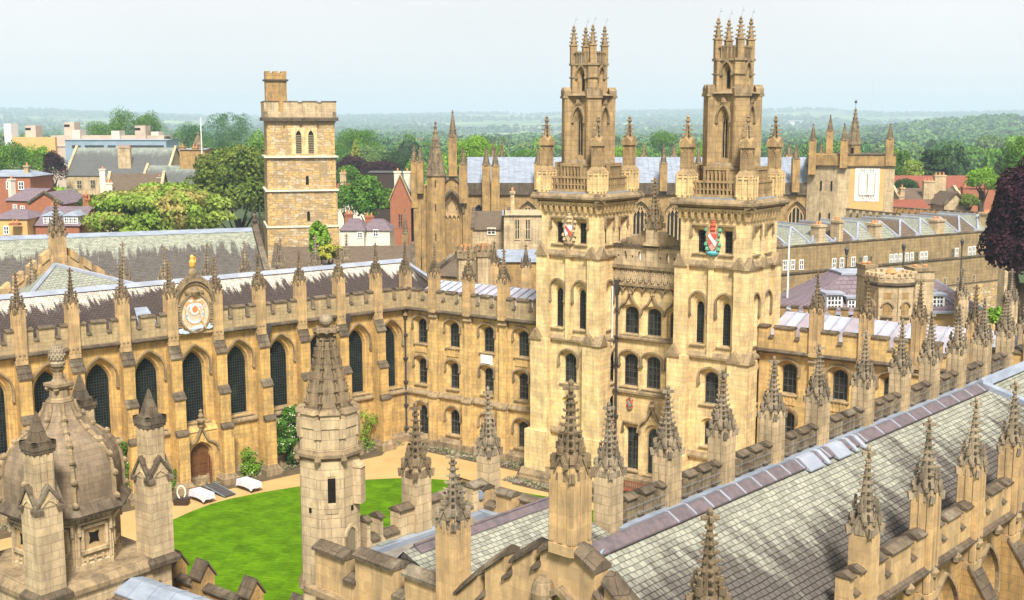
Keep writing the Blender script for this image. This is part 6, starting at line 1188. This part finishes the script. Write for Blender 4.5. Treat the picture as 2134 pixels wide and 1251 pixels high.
house('ruined_buttress_block', 'rough stone block with a stepped edge stuck to the right of the sundial tower', 1848, 1864, 368, 366, 198, 4, 'turret', 'slate_brown')
# crenellated garden wall with lead capped merlons
def wall_run(name, label, p0, p1, z0, z1, th, n, mh, m, mc, cap=None):
    t = thing(name, label, 'wall', (p0.x, p0.y, 0), math.atan2(p1.y-p0.y, p1.x-p0.x)); L = (Vector((p1.x, p1.y))-Vector((p0.x, p0.y))).length; a = MB(); b = MB(); a.box(0, L, 0, th, z0, z1-mh)
    for i in range(n): l = L*(i+.2)/n; r = L*(i+.8)/n; a.box(l, r, .002, th-.002, z1-mh, z1); b.box(l-.05, r+.05, -.08, th+.08, z1, z1+.14); b.box(r+.051, L*(i+1.2)/n-.051, -.06, th+.06, z1-mh, z1-mh+.12)
    a.build('wall', M[m], t); b.build('coping', M[mc], t); b = MB(); b.box(0, L, -.12, 0, z1-mh-.5, z1-mh-.35); b.build('string_course', M['coping'], t); return t
wall_run('crenellated_wall', 'long crenellated wall with lead capped merlons running right from under the sundial tower', W(1760, 437, 187), W(2100, 472, 158), 0, 14.6, .6, 22, 1.0, 'turret', 'coping')
wall_run('crenellated_wall', 'farther crenellated wall below the stone chimney houses', W(1830, 432, 205), W(2105, 452, 188), 0, 13.7, .6, 20, .9, 'chapel', 'coping')
# long grey range with saw-tooth roofs
q0, q1 = W(1600, 512, 130), W(2085, 478, 152); qa = math.atan2(q1.y-q0.y, q1.x-q0.x); L = (Vector((q1.x, q1.y))-Vector((q0.x, q0.y))).length
rg = thing('sawtooth_range', 'long brown two storey range with a row of lead edged saw-tooth roofs and stone chimneys', 'building', (q0.x, q0.y, 0), qa); zt = 14.5; fr = Frame((q0.x, q0.y), qa)
a = MB(); a.box(0, L, 0, 9, 0, zt); a.build('wall', M['drab'], rg); a = MB(); a.box(0, L, -.16, .0, 11.35, 11.55); a.box(0, L, -.1, 0, zt-.12, zt+.06); a.box(0, L, -.12, 0, 8.0, 8.15); a.build('string_course', M['coping'], rg); a = MB(); a.box(0, L, -.05, 0, 0, 7.98); a.build('rubble_base', M['rubble'], rg)
n = 11
for i in range(n):
    l = L*i/n; r = L*(i+1)/n; m = (l+r)/2; a = MB(); h_ = 1.75
    a.add([(l, .5, zt), (r-.3, .5, zt), (m+.6, 2.6, zt+h_), (m+.6, 8.5, zt+h_), (l, 8.5, zt), (r-.3, 8.5, zt)], [(0, 1, 2), (0, 2, 3, 4), (1, 5, 3, 2)]); o = a.build('roof', M['slate_green'] if i % 3 else M['slate_brown'], rg); b = MB()
    for p_, s_ in (((l, .5, zt), (m+.6, 2.6, zt+h_)), ((r-.3, .5, zt), (m+.6, 2.6, zt+h_)), ((m+.6, 2.6, zt+h_), (m+.6, 8.5, zt+h_))): b.tube(p_, s_, .16, 4)
    b.box(r-.9, r-.1, .45, .9, zt, zt+.25); b.build('lead_hip', M['lead_pale'], o)
for px, tp, w_ in ((1705, 468, 19), (1744, 459, 12), (1822, 465, 20), (1952, 457, 24), (2055, 443, 17)):
    x_ = fr.atx(px, 1., 15); h_ = fr.zat(x_, 1., tp); w_ = w_*fr.w(x_, 1).y/FPX/2; a = MB(); a.box(x_-w_, x_+w_, .4, 1.7, zt-.5, h_-.25); a.box(x_-w_-.12, x_+w_+.12, .28, 1.82, h_-.25, h_); ch = a.build('chimney', M['turret'], rg); b = MB(); [b.lathe([(.18, h_), (.15, h_+.35)], 8, x_+dx_*w_*.5, 1.05) for dx_ in (-1, 1)]; b.build('chimney_pot', M['terracotta'], ch)
def rwin(px, py, w_, h_, fm='white', gm='glass_far'):
    x_ = fr.atx(px, 0, 10); z = fr.zat(x_, 0, py); k = fr.w(x_, 0).y/FPX; w_ *= k/2; h_ *= k/2; f = MB()
    for q in ((-w_-.09, -w_, -h_, h_), (w_, w_+.09, -h_, h_), (-w_-.09, w_+.09, h_, h_+.1), (-w_-.09, w_+.09, -h_-.1, -h_), (-.04, .04, -h_, h_), (-w_, -.04, -.04, .04), (.04, w_, -.04, .04)): f.box(x_+q[0], x_+q[1], -.08, .02, z+q[2], z+q[3])
    f = f.build('window', M[fm], rg); g = MB(); g.box(x_-w_, x_+w_, -.03, .01, z-h_, z+h_); g.build('pane', M[gm], f)
for px, py in ((1634, 553), (1650, 552), (1668, 552), (1736, 549), (1752, 548), (1776, 546)): rwin(px, py, 9, 18)
for px, py in ((1791, 546), (1801, 545), (1812, 544), (1855, 541), (1864, 540), (1874, 540), (1888, 538), (1898, 537), (1908, 536), (1918, 536), (1927, 535), (1983, 529), (1991, 528), (2018, 525), (2027, 524)): rwin(px, py, 7, 19, 'white' if px % 3 else 'wood_grey')
for px, py in ((1635, 612), (1668, 610), (1970, 588), (1996, 586), (2030, 582)): rwin(px, py, 8, 16, 'turret')
for i, (px, tp) in enumerate(((1765, 514), (1884, 507), (2006, 497))):
    Y = 124+i*7; p = W(px, tp, Y); z = p.z; t = thing('lamp_post', ('slim dark lamp standard left of the three before the grey range', 'slim dark lamp standard between the other two before the grey range', 'slim dark lamp standard right of the three before the grey range')[i], 'lamp post', (p.x, Y, 0)); a = MB(); a.tube((0, 0, 0), (0, 0, z-.9), .07, 6); a.lathe([(.05, z-1.2), (.16, z-1.1), (.05, z-.95)], 6); a.build('post', M['iron'], t); a = MB(); a.lathe([(.12, z-.9), (.24, z-.35), (.28, z-.3), (.1, z-.05), (.03, z)], 6); a.build('lantern', M['iron'], t)
p = W(1645, 495, 118); t = thing('flagpole', 'plain white pole standing right of the right gothic tower', 'pole', (p.x, 118, 0)); a = MB(); a.tube((0, 0, 0), (0, 0, p.z), .11, 6, .08); a.build('pole', M['white'], t); a = MB(); a.lathe([(.1, p.z), (.13, p.z+.1), (.02, p.z+.2)], 6); a.build('cap', M['white'], t)
# round ended building with mauve slates and white dormers
RY_ = 112.; mp = RY_/FPX; p = W(1870, 650, RY_); rz_ = lambda py: W(1870, py, RY_).z
rb_ = thing('round_ended_house', 'ochre house with a mauve slate roof, rounded end and white dormer windows', 'building', (p.x, RY_, 0), R(4)); w_ = 190*mp
zt0, zt1 = rz_(652), rz_(583); pl_ = lambda e: [(-w_+e*1.2, 0+e), (w_*.75-e, 0+e), (w_*1.05-e*1.3, 2+e*.5), (w_*1.12-e*1.4, 5), (w_*1.05-e*1.3, 9-e*.5), (w_*.75-e, 11-e), (-w_+e*1.2, 11-e), (-w_*1.1+e*1.5, 8-e*.5), (-w_*1.14+e*1.6, 5), (-w_*1.1+e*1.5, 2+e*.5)]
a = MB(); a.prism(pl_(.3), 0, zt0); a.build('wall', M['ochre'], rb_); a = MB(); a.prism(pl_(-.1), zt0, zt1, pl_(3.6)); rf = a.build('roof', M['slate_mauve'], rb_); a = MB(); a.prism(pl_(3.5), zt1, zt1+.18); a.prism(pl_(-.3), zt0-.1, zt0+.1); [a.tube((*p0, zt0+.1), (*p1, zt1+.05), .1, 4) for p0, p1 in list(zip(pl_(-.1), pl_(3.6)))[1:5]]; a.build('lead_flashing', M['lead_pale'], rf)
for px, py in ((1738, 628), (1783, 636), (1960, 632)):
    x_ = (px-1870)*mp; z = rz_(py); a = MB(); a.box(x_-.75, x_+.75, .5, 3.2, z-.75, z+.6); d_ = a.build('dormer', M['white'], rb_); a = MB(); a.box(x_-.95, x_+.95, .3, 3.6, z+.6, z+.78); a.build('lead_roof', M['lead_pale'], d_)
    a = MB(); a.box(x_-.62, x_-.05, .47, .52, z-.6, z+.5); a.box(x_+.05, x_+.62, .47, .52, z-.6, z+.5); a.build('pane', M['glass_white'], d_)
# octagonal stone lantern between chimneys on the range behind the right wing
OY = 97.; mp = OY/FPX; p = W(1852, 690, OY); oz = lambda py: W(1852, py, OY).z
oc = thing('stone_lantern_turret', 'octagonal stone turret with niches and a tiny battlement between two square shafts', 'turret', (p.x, OY, 0), R(22)); r_ = 47*mp/math.cos(R(22.5)); a = MB(); a.lathe([(r_, 0), (r_, oz(592))], 8, rot=o8); sh = a.build('shaft', M['turret'], oc)
a = MB(); a.lathe([(r_, oz(593)), (r_*1.1, oz(589)), (r_*1.1, oz(585)), (r_, oz(583))], 8, rot=o8); a.build('moulding', M['coping'], oc); a = MB(); a.lathe([(r_*1.02, oz(590)), (r_*1.05, oz(574)), (r_*1.05, oz(572))], 8, rot=o8)
for k in range(8):
    a.M = Matrix.Rotation(R(45*k), 4, 'Z'); [a.box(-r_*.34+r_*.27*j, -r_*.34+r_*.27*j+r_*.14, -r_*1.0, -r_*.8, oz(574), oz(566)) for j in range(3)]
a.M = None; a.build('battlement', M['turret'], oc); g = MB(); b = MB(); ap = r_*math.cos(o8)
for k in range(8): g.M = b.M = Matrix.Rotation(R(45*k), 4, 'Z'); g.ey([(.42*math.cos(u)*(1 if i % 2 else .6), oz(611)+.42*math.sin(u)*(1 if i % 2 else .6)) for i, u in enumerate([R(45*j) for j in range(8)])], -ap-.015, -ap+.1); g.ey(arch(0, .75, oz(650), oz(635), oz(626), .3), -ap-.015, -ap+.1); b.band(arch(0, .8, oz(640), oz(634), oz(624), .3)[:1:-1], .12, -ap-.12, -ap+.05); b.box(-.45, .45, -ap-.2, -ap, oz(655), oz(651)); b.box(-r_*.39, -r_*.36, -ap-.05, -ap+.1, 0, oz(595))
g.M = b.M = None; g.build('niche', M['chapel'], sh); b.build('niche_moulding', M['trim'], sh); a = MB(); a.lathe([(.3, oz(572)), (.5, oz(568)), (.28, oz(562)), (.1, oz(558))], 8); a.build('cap', M['terracotta'], oc)
for px, py, w_, lab in ((1806, 550, 22, 'square stone chimney shaft left of the octagonal turret'), (1918, 556, 44, 'broad square stone chimney shaft right of the octagonal turret')):
    Y = OY+3.5; p = W(px, py, Y); t = thing('chimney_shaft', lab, 'chimney', (p.x, Y, 0), R(10)); h_ = w_*Y/FPX/2; a = MB(); a.box(-h_, h_, -.8, .8, 0, p.z-.3); a.build('shaft', M['turret'], t); a = MB(); a.box(-h_-.12, h_+.12, -.92, .92, p.z-.3, p.z); a.box(-h_-.06, h_+.06, -.86, .86, p.z-1.1, p.z-.95); a.build('cap', M['trim'], t); b = MB(); [b.lathe([(.2, p.z), (.24, p.z+.12), (.1, p.z+.2)], 7, dx_*h_*.5, 0) for dx_ in (-1, 1)]; b.build('chimney_pot', M['terracotta'], t)
wall_run('battlemented_wall', 'short dark battlemented wall before the mauve slated house', W(1618, 628, 100), W(1800, 655, 98), 0, 12.6, .5, 7, .9, 'chapel', 'coping')
for px, tp, ring, bot, w_, Y in ((2008, 557, 615, 690, 20, 95), (2110, 559, 625, 690, 22, 92)):
    p = W(px, tp, Y); t = thing('spirelet', 'slender crocketed spirelet %s the copper beech' % ('left of' if px < 2050 else 'in front of'), 'pinnacle', (p.x, Y, 0)); pinnacle(t, 0, 0, 0, w_*Y/FPX, W(px, ring, Y).z, p.z, M['turret'], M['spire_pale'], 8)
# chimneys and small roofs behind the left wing of the east range
for px, py, w_, Y, lab in ((970, 513, 36, 116, 'battlemented stone chimney stack nearer the corner behind the left wing'), (1007, 510, 30, 117, 'battlemented stone chimney stack nearer the tower behind the left wing')):
    p = W(px, py, Y); t = thing('chimney_stack', lab, 'chimney', (p.x, Y, 0), R(20)); h_ = w_*Y/FPX/2/math.cos(o8); a = MB(); a.lathe([(h_*.95, 0), (h_*.95, p.z-1.1)], 8, rot=o8); a.build('shaft', M['turret'], t); a = MB(); a.lathe([(h_*1.12, p.z-1.15), (h_*1.15, p.z-.45), (h_*.9, p.z-.4)], 8, rot=o8); [a.lathe([(.2, p.z-.5), (.2, p.z)], 4, h_*math.cos(R(45*k)), h_*math.sin(R(45*k))) for k in range(8)]; a.build('cap', M['trim'], t); b = MB(); [b.lathe([(.17, p.z-.45), (.14, p.z+.15)], 7, dx_*.4, 0) for dx_ in (-1, 0, 1)]; b.build('chimney_pot', M['terracotta'], t)
for px, tp, ring, bot, w_, Y in ((1030, 502, 548, 600, 16, 118), (1096, 508, 552, 600, 17, 112)):
    p = W(px, tp, Y); t = thing('spirelet', 'crocketed spirelet behind the left wing, %s' % ('beside the two chimney stacks' if px < 1060 else 'next to the left tower'), 'pinnacle', (p.x, Y, 0)); pinnacle(t, 0, 0, 0, w_*Y/FPX, W(px, ring, Y).z, p.z, M['front'], M['spire'], 6)
house('gabled_stone_house', 'little stone house with a brown roof, small gable and mullioned window below the chapel', 985, 1060, 478, 440, 150, 8, 'turret', 'slate_brown', wins=((1024, 482, 14, 11),), fm='render', gable='coping')
house('parapeted_stone_block', 'flat topped pale stone block with pilasters left of the left tower', 1050, 1135, 448, 444, 146, 9, 'turret', 'lead', wins=((1078, 478, 8, 40), (1100, 478, 8, 40)), fm='turret', gm='glass_far', chim=((1068, 8, 395, 3),), chm='turret')
house('lead_roofed_block', 'low block with a blue grey lead roof behind the left wing', 1040, 1120, 545, 520, 128, 8, 'chapel', 'lead')
house('brown_gabled_roof', 'low brown gabled roof tucked behind the corner of the quadrangle', 900, 990, 575, 540, 124, 9, 'chapel', 'slate_brown', rot=R(-25), gable='coping')
house('green_glasshouse', 'small green and white roof light glimpsed between the twin towers', 1312, 1350, 500, 488, 130, 6, 'white', 'slate_green', wins=((1330, 505, 20, 8),))
# left hand town
house('grey_slated_hall', 'big gothic hall with a steep grey slate roof and stone gable', 138, 348, 366, 308, 262, 15, 'turret', 'slate_grey', gable='turret', wins=((165, 385, 9, 16), (193, 384, 9, 16)), fm='turret', chim=((255, 26, 304, 2.2),), chm='turret')
house('slated_chapel_wing', 'lower grey slate roof with a pointed gable right of the big gothic hall', 292, 424, 392, 345, 240, 12, 'turret', 'slate_grey', gable='turret')
house('brown_roofed_house', 'brown tiled house with tall stone chimneys before the grey slated hall', 222, 332, 410, 362, 215, 11, 'turret', 'slate_brown', rot=R(8), gable='turret', chim=((215, 11, 349, 2), (230, 13, 378, .6), (324, 10, 367, 5)), chm='render')
t_ = house('concrete_offices', 'low modern concrete block with pale lift towers on its roof', 18, 335, 305, 300, 345, 30, 'concrete', 'concrete_pale')
b = MB(); zf = lambda py: W(170, py, 345).z; fx = lambda px: (px-176.5)*345/FPX
for px0, px1, py0, m, y in ((18, 32, 258, 'white', -2), (38, 60, 262, 'concrete', 6), (120, 141, 255, 'concrete', 6), (147, 163, 271, 'concrete_pale', 2), (228, 245, 273, 'concrete_pale', 2), (277, 299, 262, 'concrete', 2), (306, 322, 275, 'concrete_pale', 4)):
    b = MB(); b.box(fx(px0), fx(px1), y, y+5, zf(305), zf(py0)); lt_ = b.build('lift_tower', M[m], t_)
    if m == 'concrete': g = MB(); xm = fx(px0+6); g.box(xm-.8, xm+.8, y-.03, y+.05, zf(py0+10), zf(py0+5)); g.build('vent', M['void'], lt_)
b = MB(); b.box(fx(25), fx(120), -1.5, .0, zf(325), zf(286)); b.build('ochre_block', M['ochre'], t_); b = MB(); b.box(fx(100), fx(335), 3, 12, zf(305), zf(283)); b.build('upper_storey', M['concrete'], t_)
for i, (p0, p1) in enumerate(((0, 13), (20, 40))): pass
t_ = house('blue_clad_offices', 'long modern block with blue grey cladding and ribbon windows', 136, 345, 292, 290, 318, 12, 'cladding', 'lead_pale'); b = MB(); z_ = lambda py: W(240, py, 318).z; k_ = 318/FPX
for p0, p1 in ((150, 168), (177, 216), (224, 240), (268, 340)): b = MB(); b.box((p0-240.5)*k_, (p1-240.5)*k_, -.06, .02, z_(309), z_(303)); b.build('ribbon_window', M['glass_far'], t_)
house('concrete_annexe', 'low concrete and glass annexe right of the blue clad block', 338, 372, 316, 312, 300, 12, 'concrete', 'lead_pale', wins=((356, 322, 24, 6),))
t_ = house('spired_lodge', 'little battlemented stone lodge with a crocketed spire', 374, 426, 312, 309, 245, 8, 'chapel', 'lead', chim=((378, 10, 302, 1), (404, 12, 304, 1)), chm='chapel'); b = MB(); k_ = 245/FPX; z_ = lambda py: W(400, py, 245).z; b.lathe([(1.0, z_(315)), (1.0, z_(303)), (1.15, z_(302)), (.15, z_(281)), (.3, z_(279)), (.05, z_(274))], 8, 8*k_, 2); b.build('spire', M['spire'], t_)
p = W(418, 249, 238); t = thing('flagpole', 'tall white flagpole left of the bell tower', 'pole', (p.x, 238, 0)); a = MB(); a.tube((0, 0, 0), (0, 0, p.z), .16, 6, .1); a.build('pole', M['white'], t); a = MB(); a.lathe([(.1, p.z), (.18, p.z+.15), (.02, p.z+.3)], 6); a.build('cap', M['white'], t)
house('georgian_brick_house', 'red brick house with white sash windows and a hipped grey roof at the left edge', -40, 62, 368, 354, 200, 10, 'brick', 'lead', hip=.2, wins=((18, 386, 9, 14), (43, 387, 9, 14)), chim=((42, 9, 342, 3),), chm='turret')
house('brick_gabled_house', 'bright red brick gabled house behind the one with white dormers', 60, 128, 425, 398, 186, 12, 'brick', 'slate_mauve', ridge='y', gable='coping', chim=((110, 9, 424, -.2),))
house('slated_brick_row', 'brick row with a dark slate roof left of the red gable', 8, 64, 418, 392, 192, 10, 'brick', 'slate_mauve', rot=R(-20), wins=((30, 432, 8, 8), (48, 434, 8, 8)), chim=((2, 8, 370, 2),), chm='render')
t_ = house('dormered_brick_house', 'brown red brick house whose mauve slate roof carries two white dormers', 72, 166, 470, 430, 168, 9, 'brick', 'slate_mauve', rot=R(-4), chim=((152, 9, 402, 5), (158, 8, 410, 5)))
k_ = 168/FPX; z_ = lambda py: W(119, py, 168).z
for px in (102, 147):
    x_ = (px-119)*k_; z = z_(458); a = MB(); a.box(x_-1.0, x_+1.0, .3, 3.2, z-.6, z+.5); d_ = a.build('dormer', M['white'], t_); a = MB(); a.add([(x_-1.2, .1, z+.5), (x_+1.2, .1, z+.5), (x_, .9, z+1.15), (x_, 3.6, z+1.15), (x_-1.2, 3.2, z+.5), (x_+1.2, 3.2, z+.5)], [(0, 1, 2), (0, 2, 3, 4), (1, 5, 3, 2)]); a.build('roof', M['lead'], d_); a = MB(); [a.box(x_-.9+.62*j, x_-.36+.62*j, .26, .32, z-.45, z+.4) for j in range(3)]; a.build('pane', M['glass_white'], d_)
house('cream_bay_house', 'cream house with a hipped mauve slate roof at the left edge', -20, 56, 456, 436, 166, 8, 'ochre', 'slate_mauve', hip=.3, chim=((37, 17, 462, -1.),), chm='brick', wins=((12, 480, 8, 14),))
house('white_cottage', 'white cottage with a mauve hipped roof nearer the bell tower', 708, 758, 480, 455, 178, 7, 'render', 'slate_mauve', hip=.3, wins=((750, 490, 8, 10),), chim=((718, 16, 442, 5),), chm='brick')
house('white_cottage', 'white cottage with a mauve hipped roof next to the red brick gable', 754, 812, 480, 456, 180, 7, 'render', 'slate_mauve', hip=.3, wins=((783, 486, 8, 12),), chim=((762, 18, 447, 5),), chm='brick')
house('tall_brick_gable', 'narrow red brick gable with tall cream chimneys left of the chapel', 813, 856, 420, 362, 196, 11, 'brick', 'slate_grey', ridge='y', gable='turret', wins=((834, 460, 7, 26),), fm='brick', chim=((826, 14, 354, 3), (845, 14, 354, 4)), chm='render')
house('red_roofed_house', 'low house with a red tiled roof against the bell tower', 700, 762, 402, 382, 232, 9, 'render', 'tile_red', chim=((713, 12, 357, 2),), chm='turret')
house('dark_timber_house', 'dark timber block with a flat roof below the copper beeches', 768, 842, 360, 356, 258, 10, 'wood_dark', 'iron')
# right hand houses
house('long_red_roof', 'long low house with a red tiled roof behind the stone chimneys', 1862, 2090, 392, 366, 250, 10, 'brick', 'tile_red')
house('chimneyed_stone_house', 'stone house with a brown roof and tall clustered octagonal chimneys', 1880, 2010, 425, 392, 212, 11, 'turret', 'slate_brown', gable='turret', chim=((1941, 22, 374, 2), (1972, 24, 362, 4), (1886, 8, 388, 2), (1876, 9, 405, 0)), chm='turret')
house('gabled_stone_wing', 'stone gable standing out from the house with clustered chimneys', 1968, 2016, 428, 400, 206, 8, 'turret', 'slate_brown', ridge='y', gable='coping', chim=((2018, 12, 386, 2),), chm='brick')
house('red_tiled_lean_to', 'low red tiled roof left of the stone chimney house', 1856, 1936, 434, 416, 205, 7, 'brick', 'tile_red')
# far town
SY_ = 1750.; t_ = house('brick_school', 'long red brick institution on the wooded hill at the right', 2000, 2075, 284, 272, SY_, 22, 'brick', 'tile_red', wins=[(2008+8*i, 288, 3, 3.4) for i in range(8)])
house('brick_school_wing', 'lower red brick wing right of the long institution', 2078, 2160, 287, 276, SY_, 22, 'brick', 'tile_red')
house('white_tower_block', 'small white block alone below the far hills on the right', 1646, 1675, 253, 251, 4200, 30, 'concrete_pale', 'lead_pale', wins=[(1650+5*i, 253, 3, 2) for i in range(5)])
p = None
for i in range(46):
    px = rng.choice([rng.uniform(1590, 1800), rng.uniform(760, 880), rng.uniform(1060, 1330), rng.uniform(1560, 2000)], p=[.5, .2, .12, .18]); Y = rng.uniform(900, 1500); py = HZ+EYE*FPX/Y-9*FPX/Y; w_ = rng.uniform(14, 30)*1000/Y
    t_ = house('terraced_house', 'small red roofed house in the far terraces beyond the trees', px-w_/2, px+w_/2, py+3500/Y*1.1, py, Y, 9, rng.choice(['brick', 'render', 'concrete']), rng.choice(['tile_red', 'tile_red', 'slate_mauve']), rot=rng.uniform(-.4, .4)); t_['group'] = 'red roofed houses of the far terraces'
for px, tp, lab in ((1819, 172, 'tall hair thin radio mast on the far hill'), (1839, 217, 'short radio mast right of the tall one on the far hill'), (1805, 222, 'short radio mast left of the tall one on the far hill')):
    p = W(px, tp, 8000); t = thing('radio_mast', lab, 'mast', (p.x, 8000, 60)); a = MB(); a.tube((0, 0, 0), (0, 0, p.z-60), 1.1, 4, .7); a.build('mast', M['lead'], t); a = MB(); [a.box(-1.8, 1.8, -.6, .6, (p.z-60)*q-1, (p.z-60)*q+1) for q in (.6, .8, .97)]; a.build('antenna', M['lead'], t)
# ------------------------------------------------------------------ plants in the quadrangle
def climber(F_, lx, ly, z0, z1, w, d, n, col, label, flow=None, leaf=.09, rg_=None):
    p = F_.w(lx, ly); t = thing('climbing_plant', label, 'plant', (p.x, p.y, 0), F_.a); k = max(6, int(w*(z1-z0)*4)); c = np.stack([rng.uniform(-w/2, w/2, k), rng.uniform(-d, 0, k), rng.uniform(z0, z1, k)], 1); c[:, 0] *= 1-.35*np.clip((c[:, 2]-z0)/(z1-z0), 0, 1)
    def pts(m, r): i = rng.integers(0, k, m); v = rng.normal(size=(m, 3)); v /= np.linalg.norm(v, axis=1)[:, None]; return c[i]+v*r*np.array([1, .6, 1.1]), v
    P, nn = pts(n, .42); link('foliage', quads_mesh('foliage', P, nn+rng.normal(0, .4, nn.shape), rng.uniform(.6, 1.3, n)*leaf, LF[col]), t)
    if flow: P, nn = pts(max(20, n//32), .5); link('blossom', quads_mesh('blossom', P-np.array([0, .1, 0]), nn, np.full(len(P), leaf*.8), flow), t)
    a = MB(); [a.tube((rng.uniform(-.1, .1), -.05, 0), (rng.uniform(-w/3, w/3), -.1, z0+(z1-z0)*.6), .03, 4) for _ in range(4)]; a.build('stem', BARK, t); return t
wh = plain('white_petal', (.75, .72, .6), (.6, .58, .4), .8, .1, 8); rs = plain('red_petal', (.5, .03, .04), (.4, .02, .03), .8, .1, 8)
climber(LIB, LIB.atx(602, -.5, 3), -.3, .3, 4.9, 2.9, .7, 11000, 'mid', 'dense white flowered climber filling the wall bay left of the stair turret', wh)
climber(LIB, LIB.atx(522, -.6, 1), -.3, .2, 1.9, 1.9, .7, 1500, 'bright', 'low cream rose bush right of the library door', wh)
climber(LIB, LIB.atx(266, -.5, 2), -.3, .3, 4.3, 2.4, .6, 7000, 'mid', 'tall white flowered climber behind the dome', wh)
climber(LIB, LIB.atx(358, -.5, 1), -.3, .2, 1.7, 1.2, .6, 900, 'mid', 'small green shrub left of the wreath', None)
climber(LIB, LIB.atx(768, -.5, 2), -.3, .3, 3.4, 1.6, .5, 600, 'bright', 'thin straggling rose with red blooms right of the stair turret', rs)
def bedcover(name, F_, x0, x1, y0, y1, n, label):
    x_ = rng.uniform(x0, x1, n); y_ = rng.uniform(y0, y1, n); P = np.stack([F_.o.x+x_*F_.c-y_*F_.s, F_.o.y+x_*F_.s+y_*F_.c, .03+rng.uniform(0, .22, n)], 1); v = rng.normal(size=(n, 3)); v /= np.linalg.norm(v, axis=1)[:, None]
    tag(link(name, quads_mesh(name, P, v, rng.uniform(.04, .11, n), leafy('bed_'+name+str(int(x0)), (.38, .31, .23), (.2, .22, .1), (.09, .14, .04), 1.5))), label, kind='stuff')
bedcover('border_plants', LIB, -8, CORN-1, -1.2, -.3, 3500, 'low grey pink border plants along the library foot'); bedcover('border_plants', EA, 1.5, 14, -1.6, -.5, 3500, 'low pale border plants along the left wing foot'); bedcover('border_plants', EA, 14, 28, -5.0, -3.9, 2200, 'low pale border plants round the tower feet')
# ------------------------------------------------------------------ the air
hz = MB(); hz.box(-11700, 11700, -310, 11800, -1.2, 175); hm = bpy.data.materials.new('haze'); hm.use_nodes = True; hn = hm.node_tree; hn.nodes.remove(hn.nodes['Principled BSDF']); pv = hn.nodes.new('ShaderNodeVolumePrincipled')
pv.inputs['Color'].default_value = (.68, .88, 1., 1); pv.inputs['Density'].default_value = 2.4e-4; pv.inputs['Anisotropy'].default_value = 0.; hn.links.new(pv.outputs[0], hn.nodes['Material Output'].inputs['Volume'])
tag(hz.build('haze', hm), 'pale blue summer haze over the far country', kind='stuff')
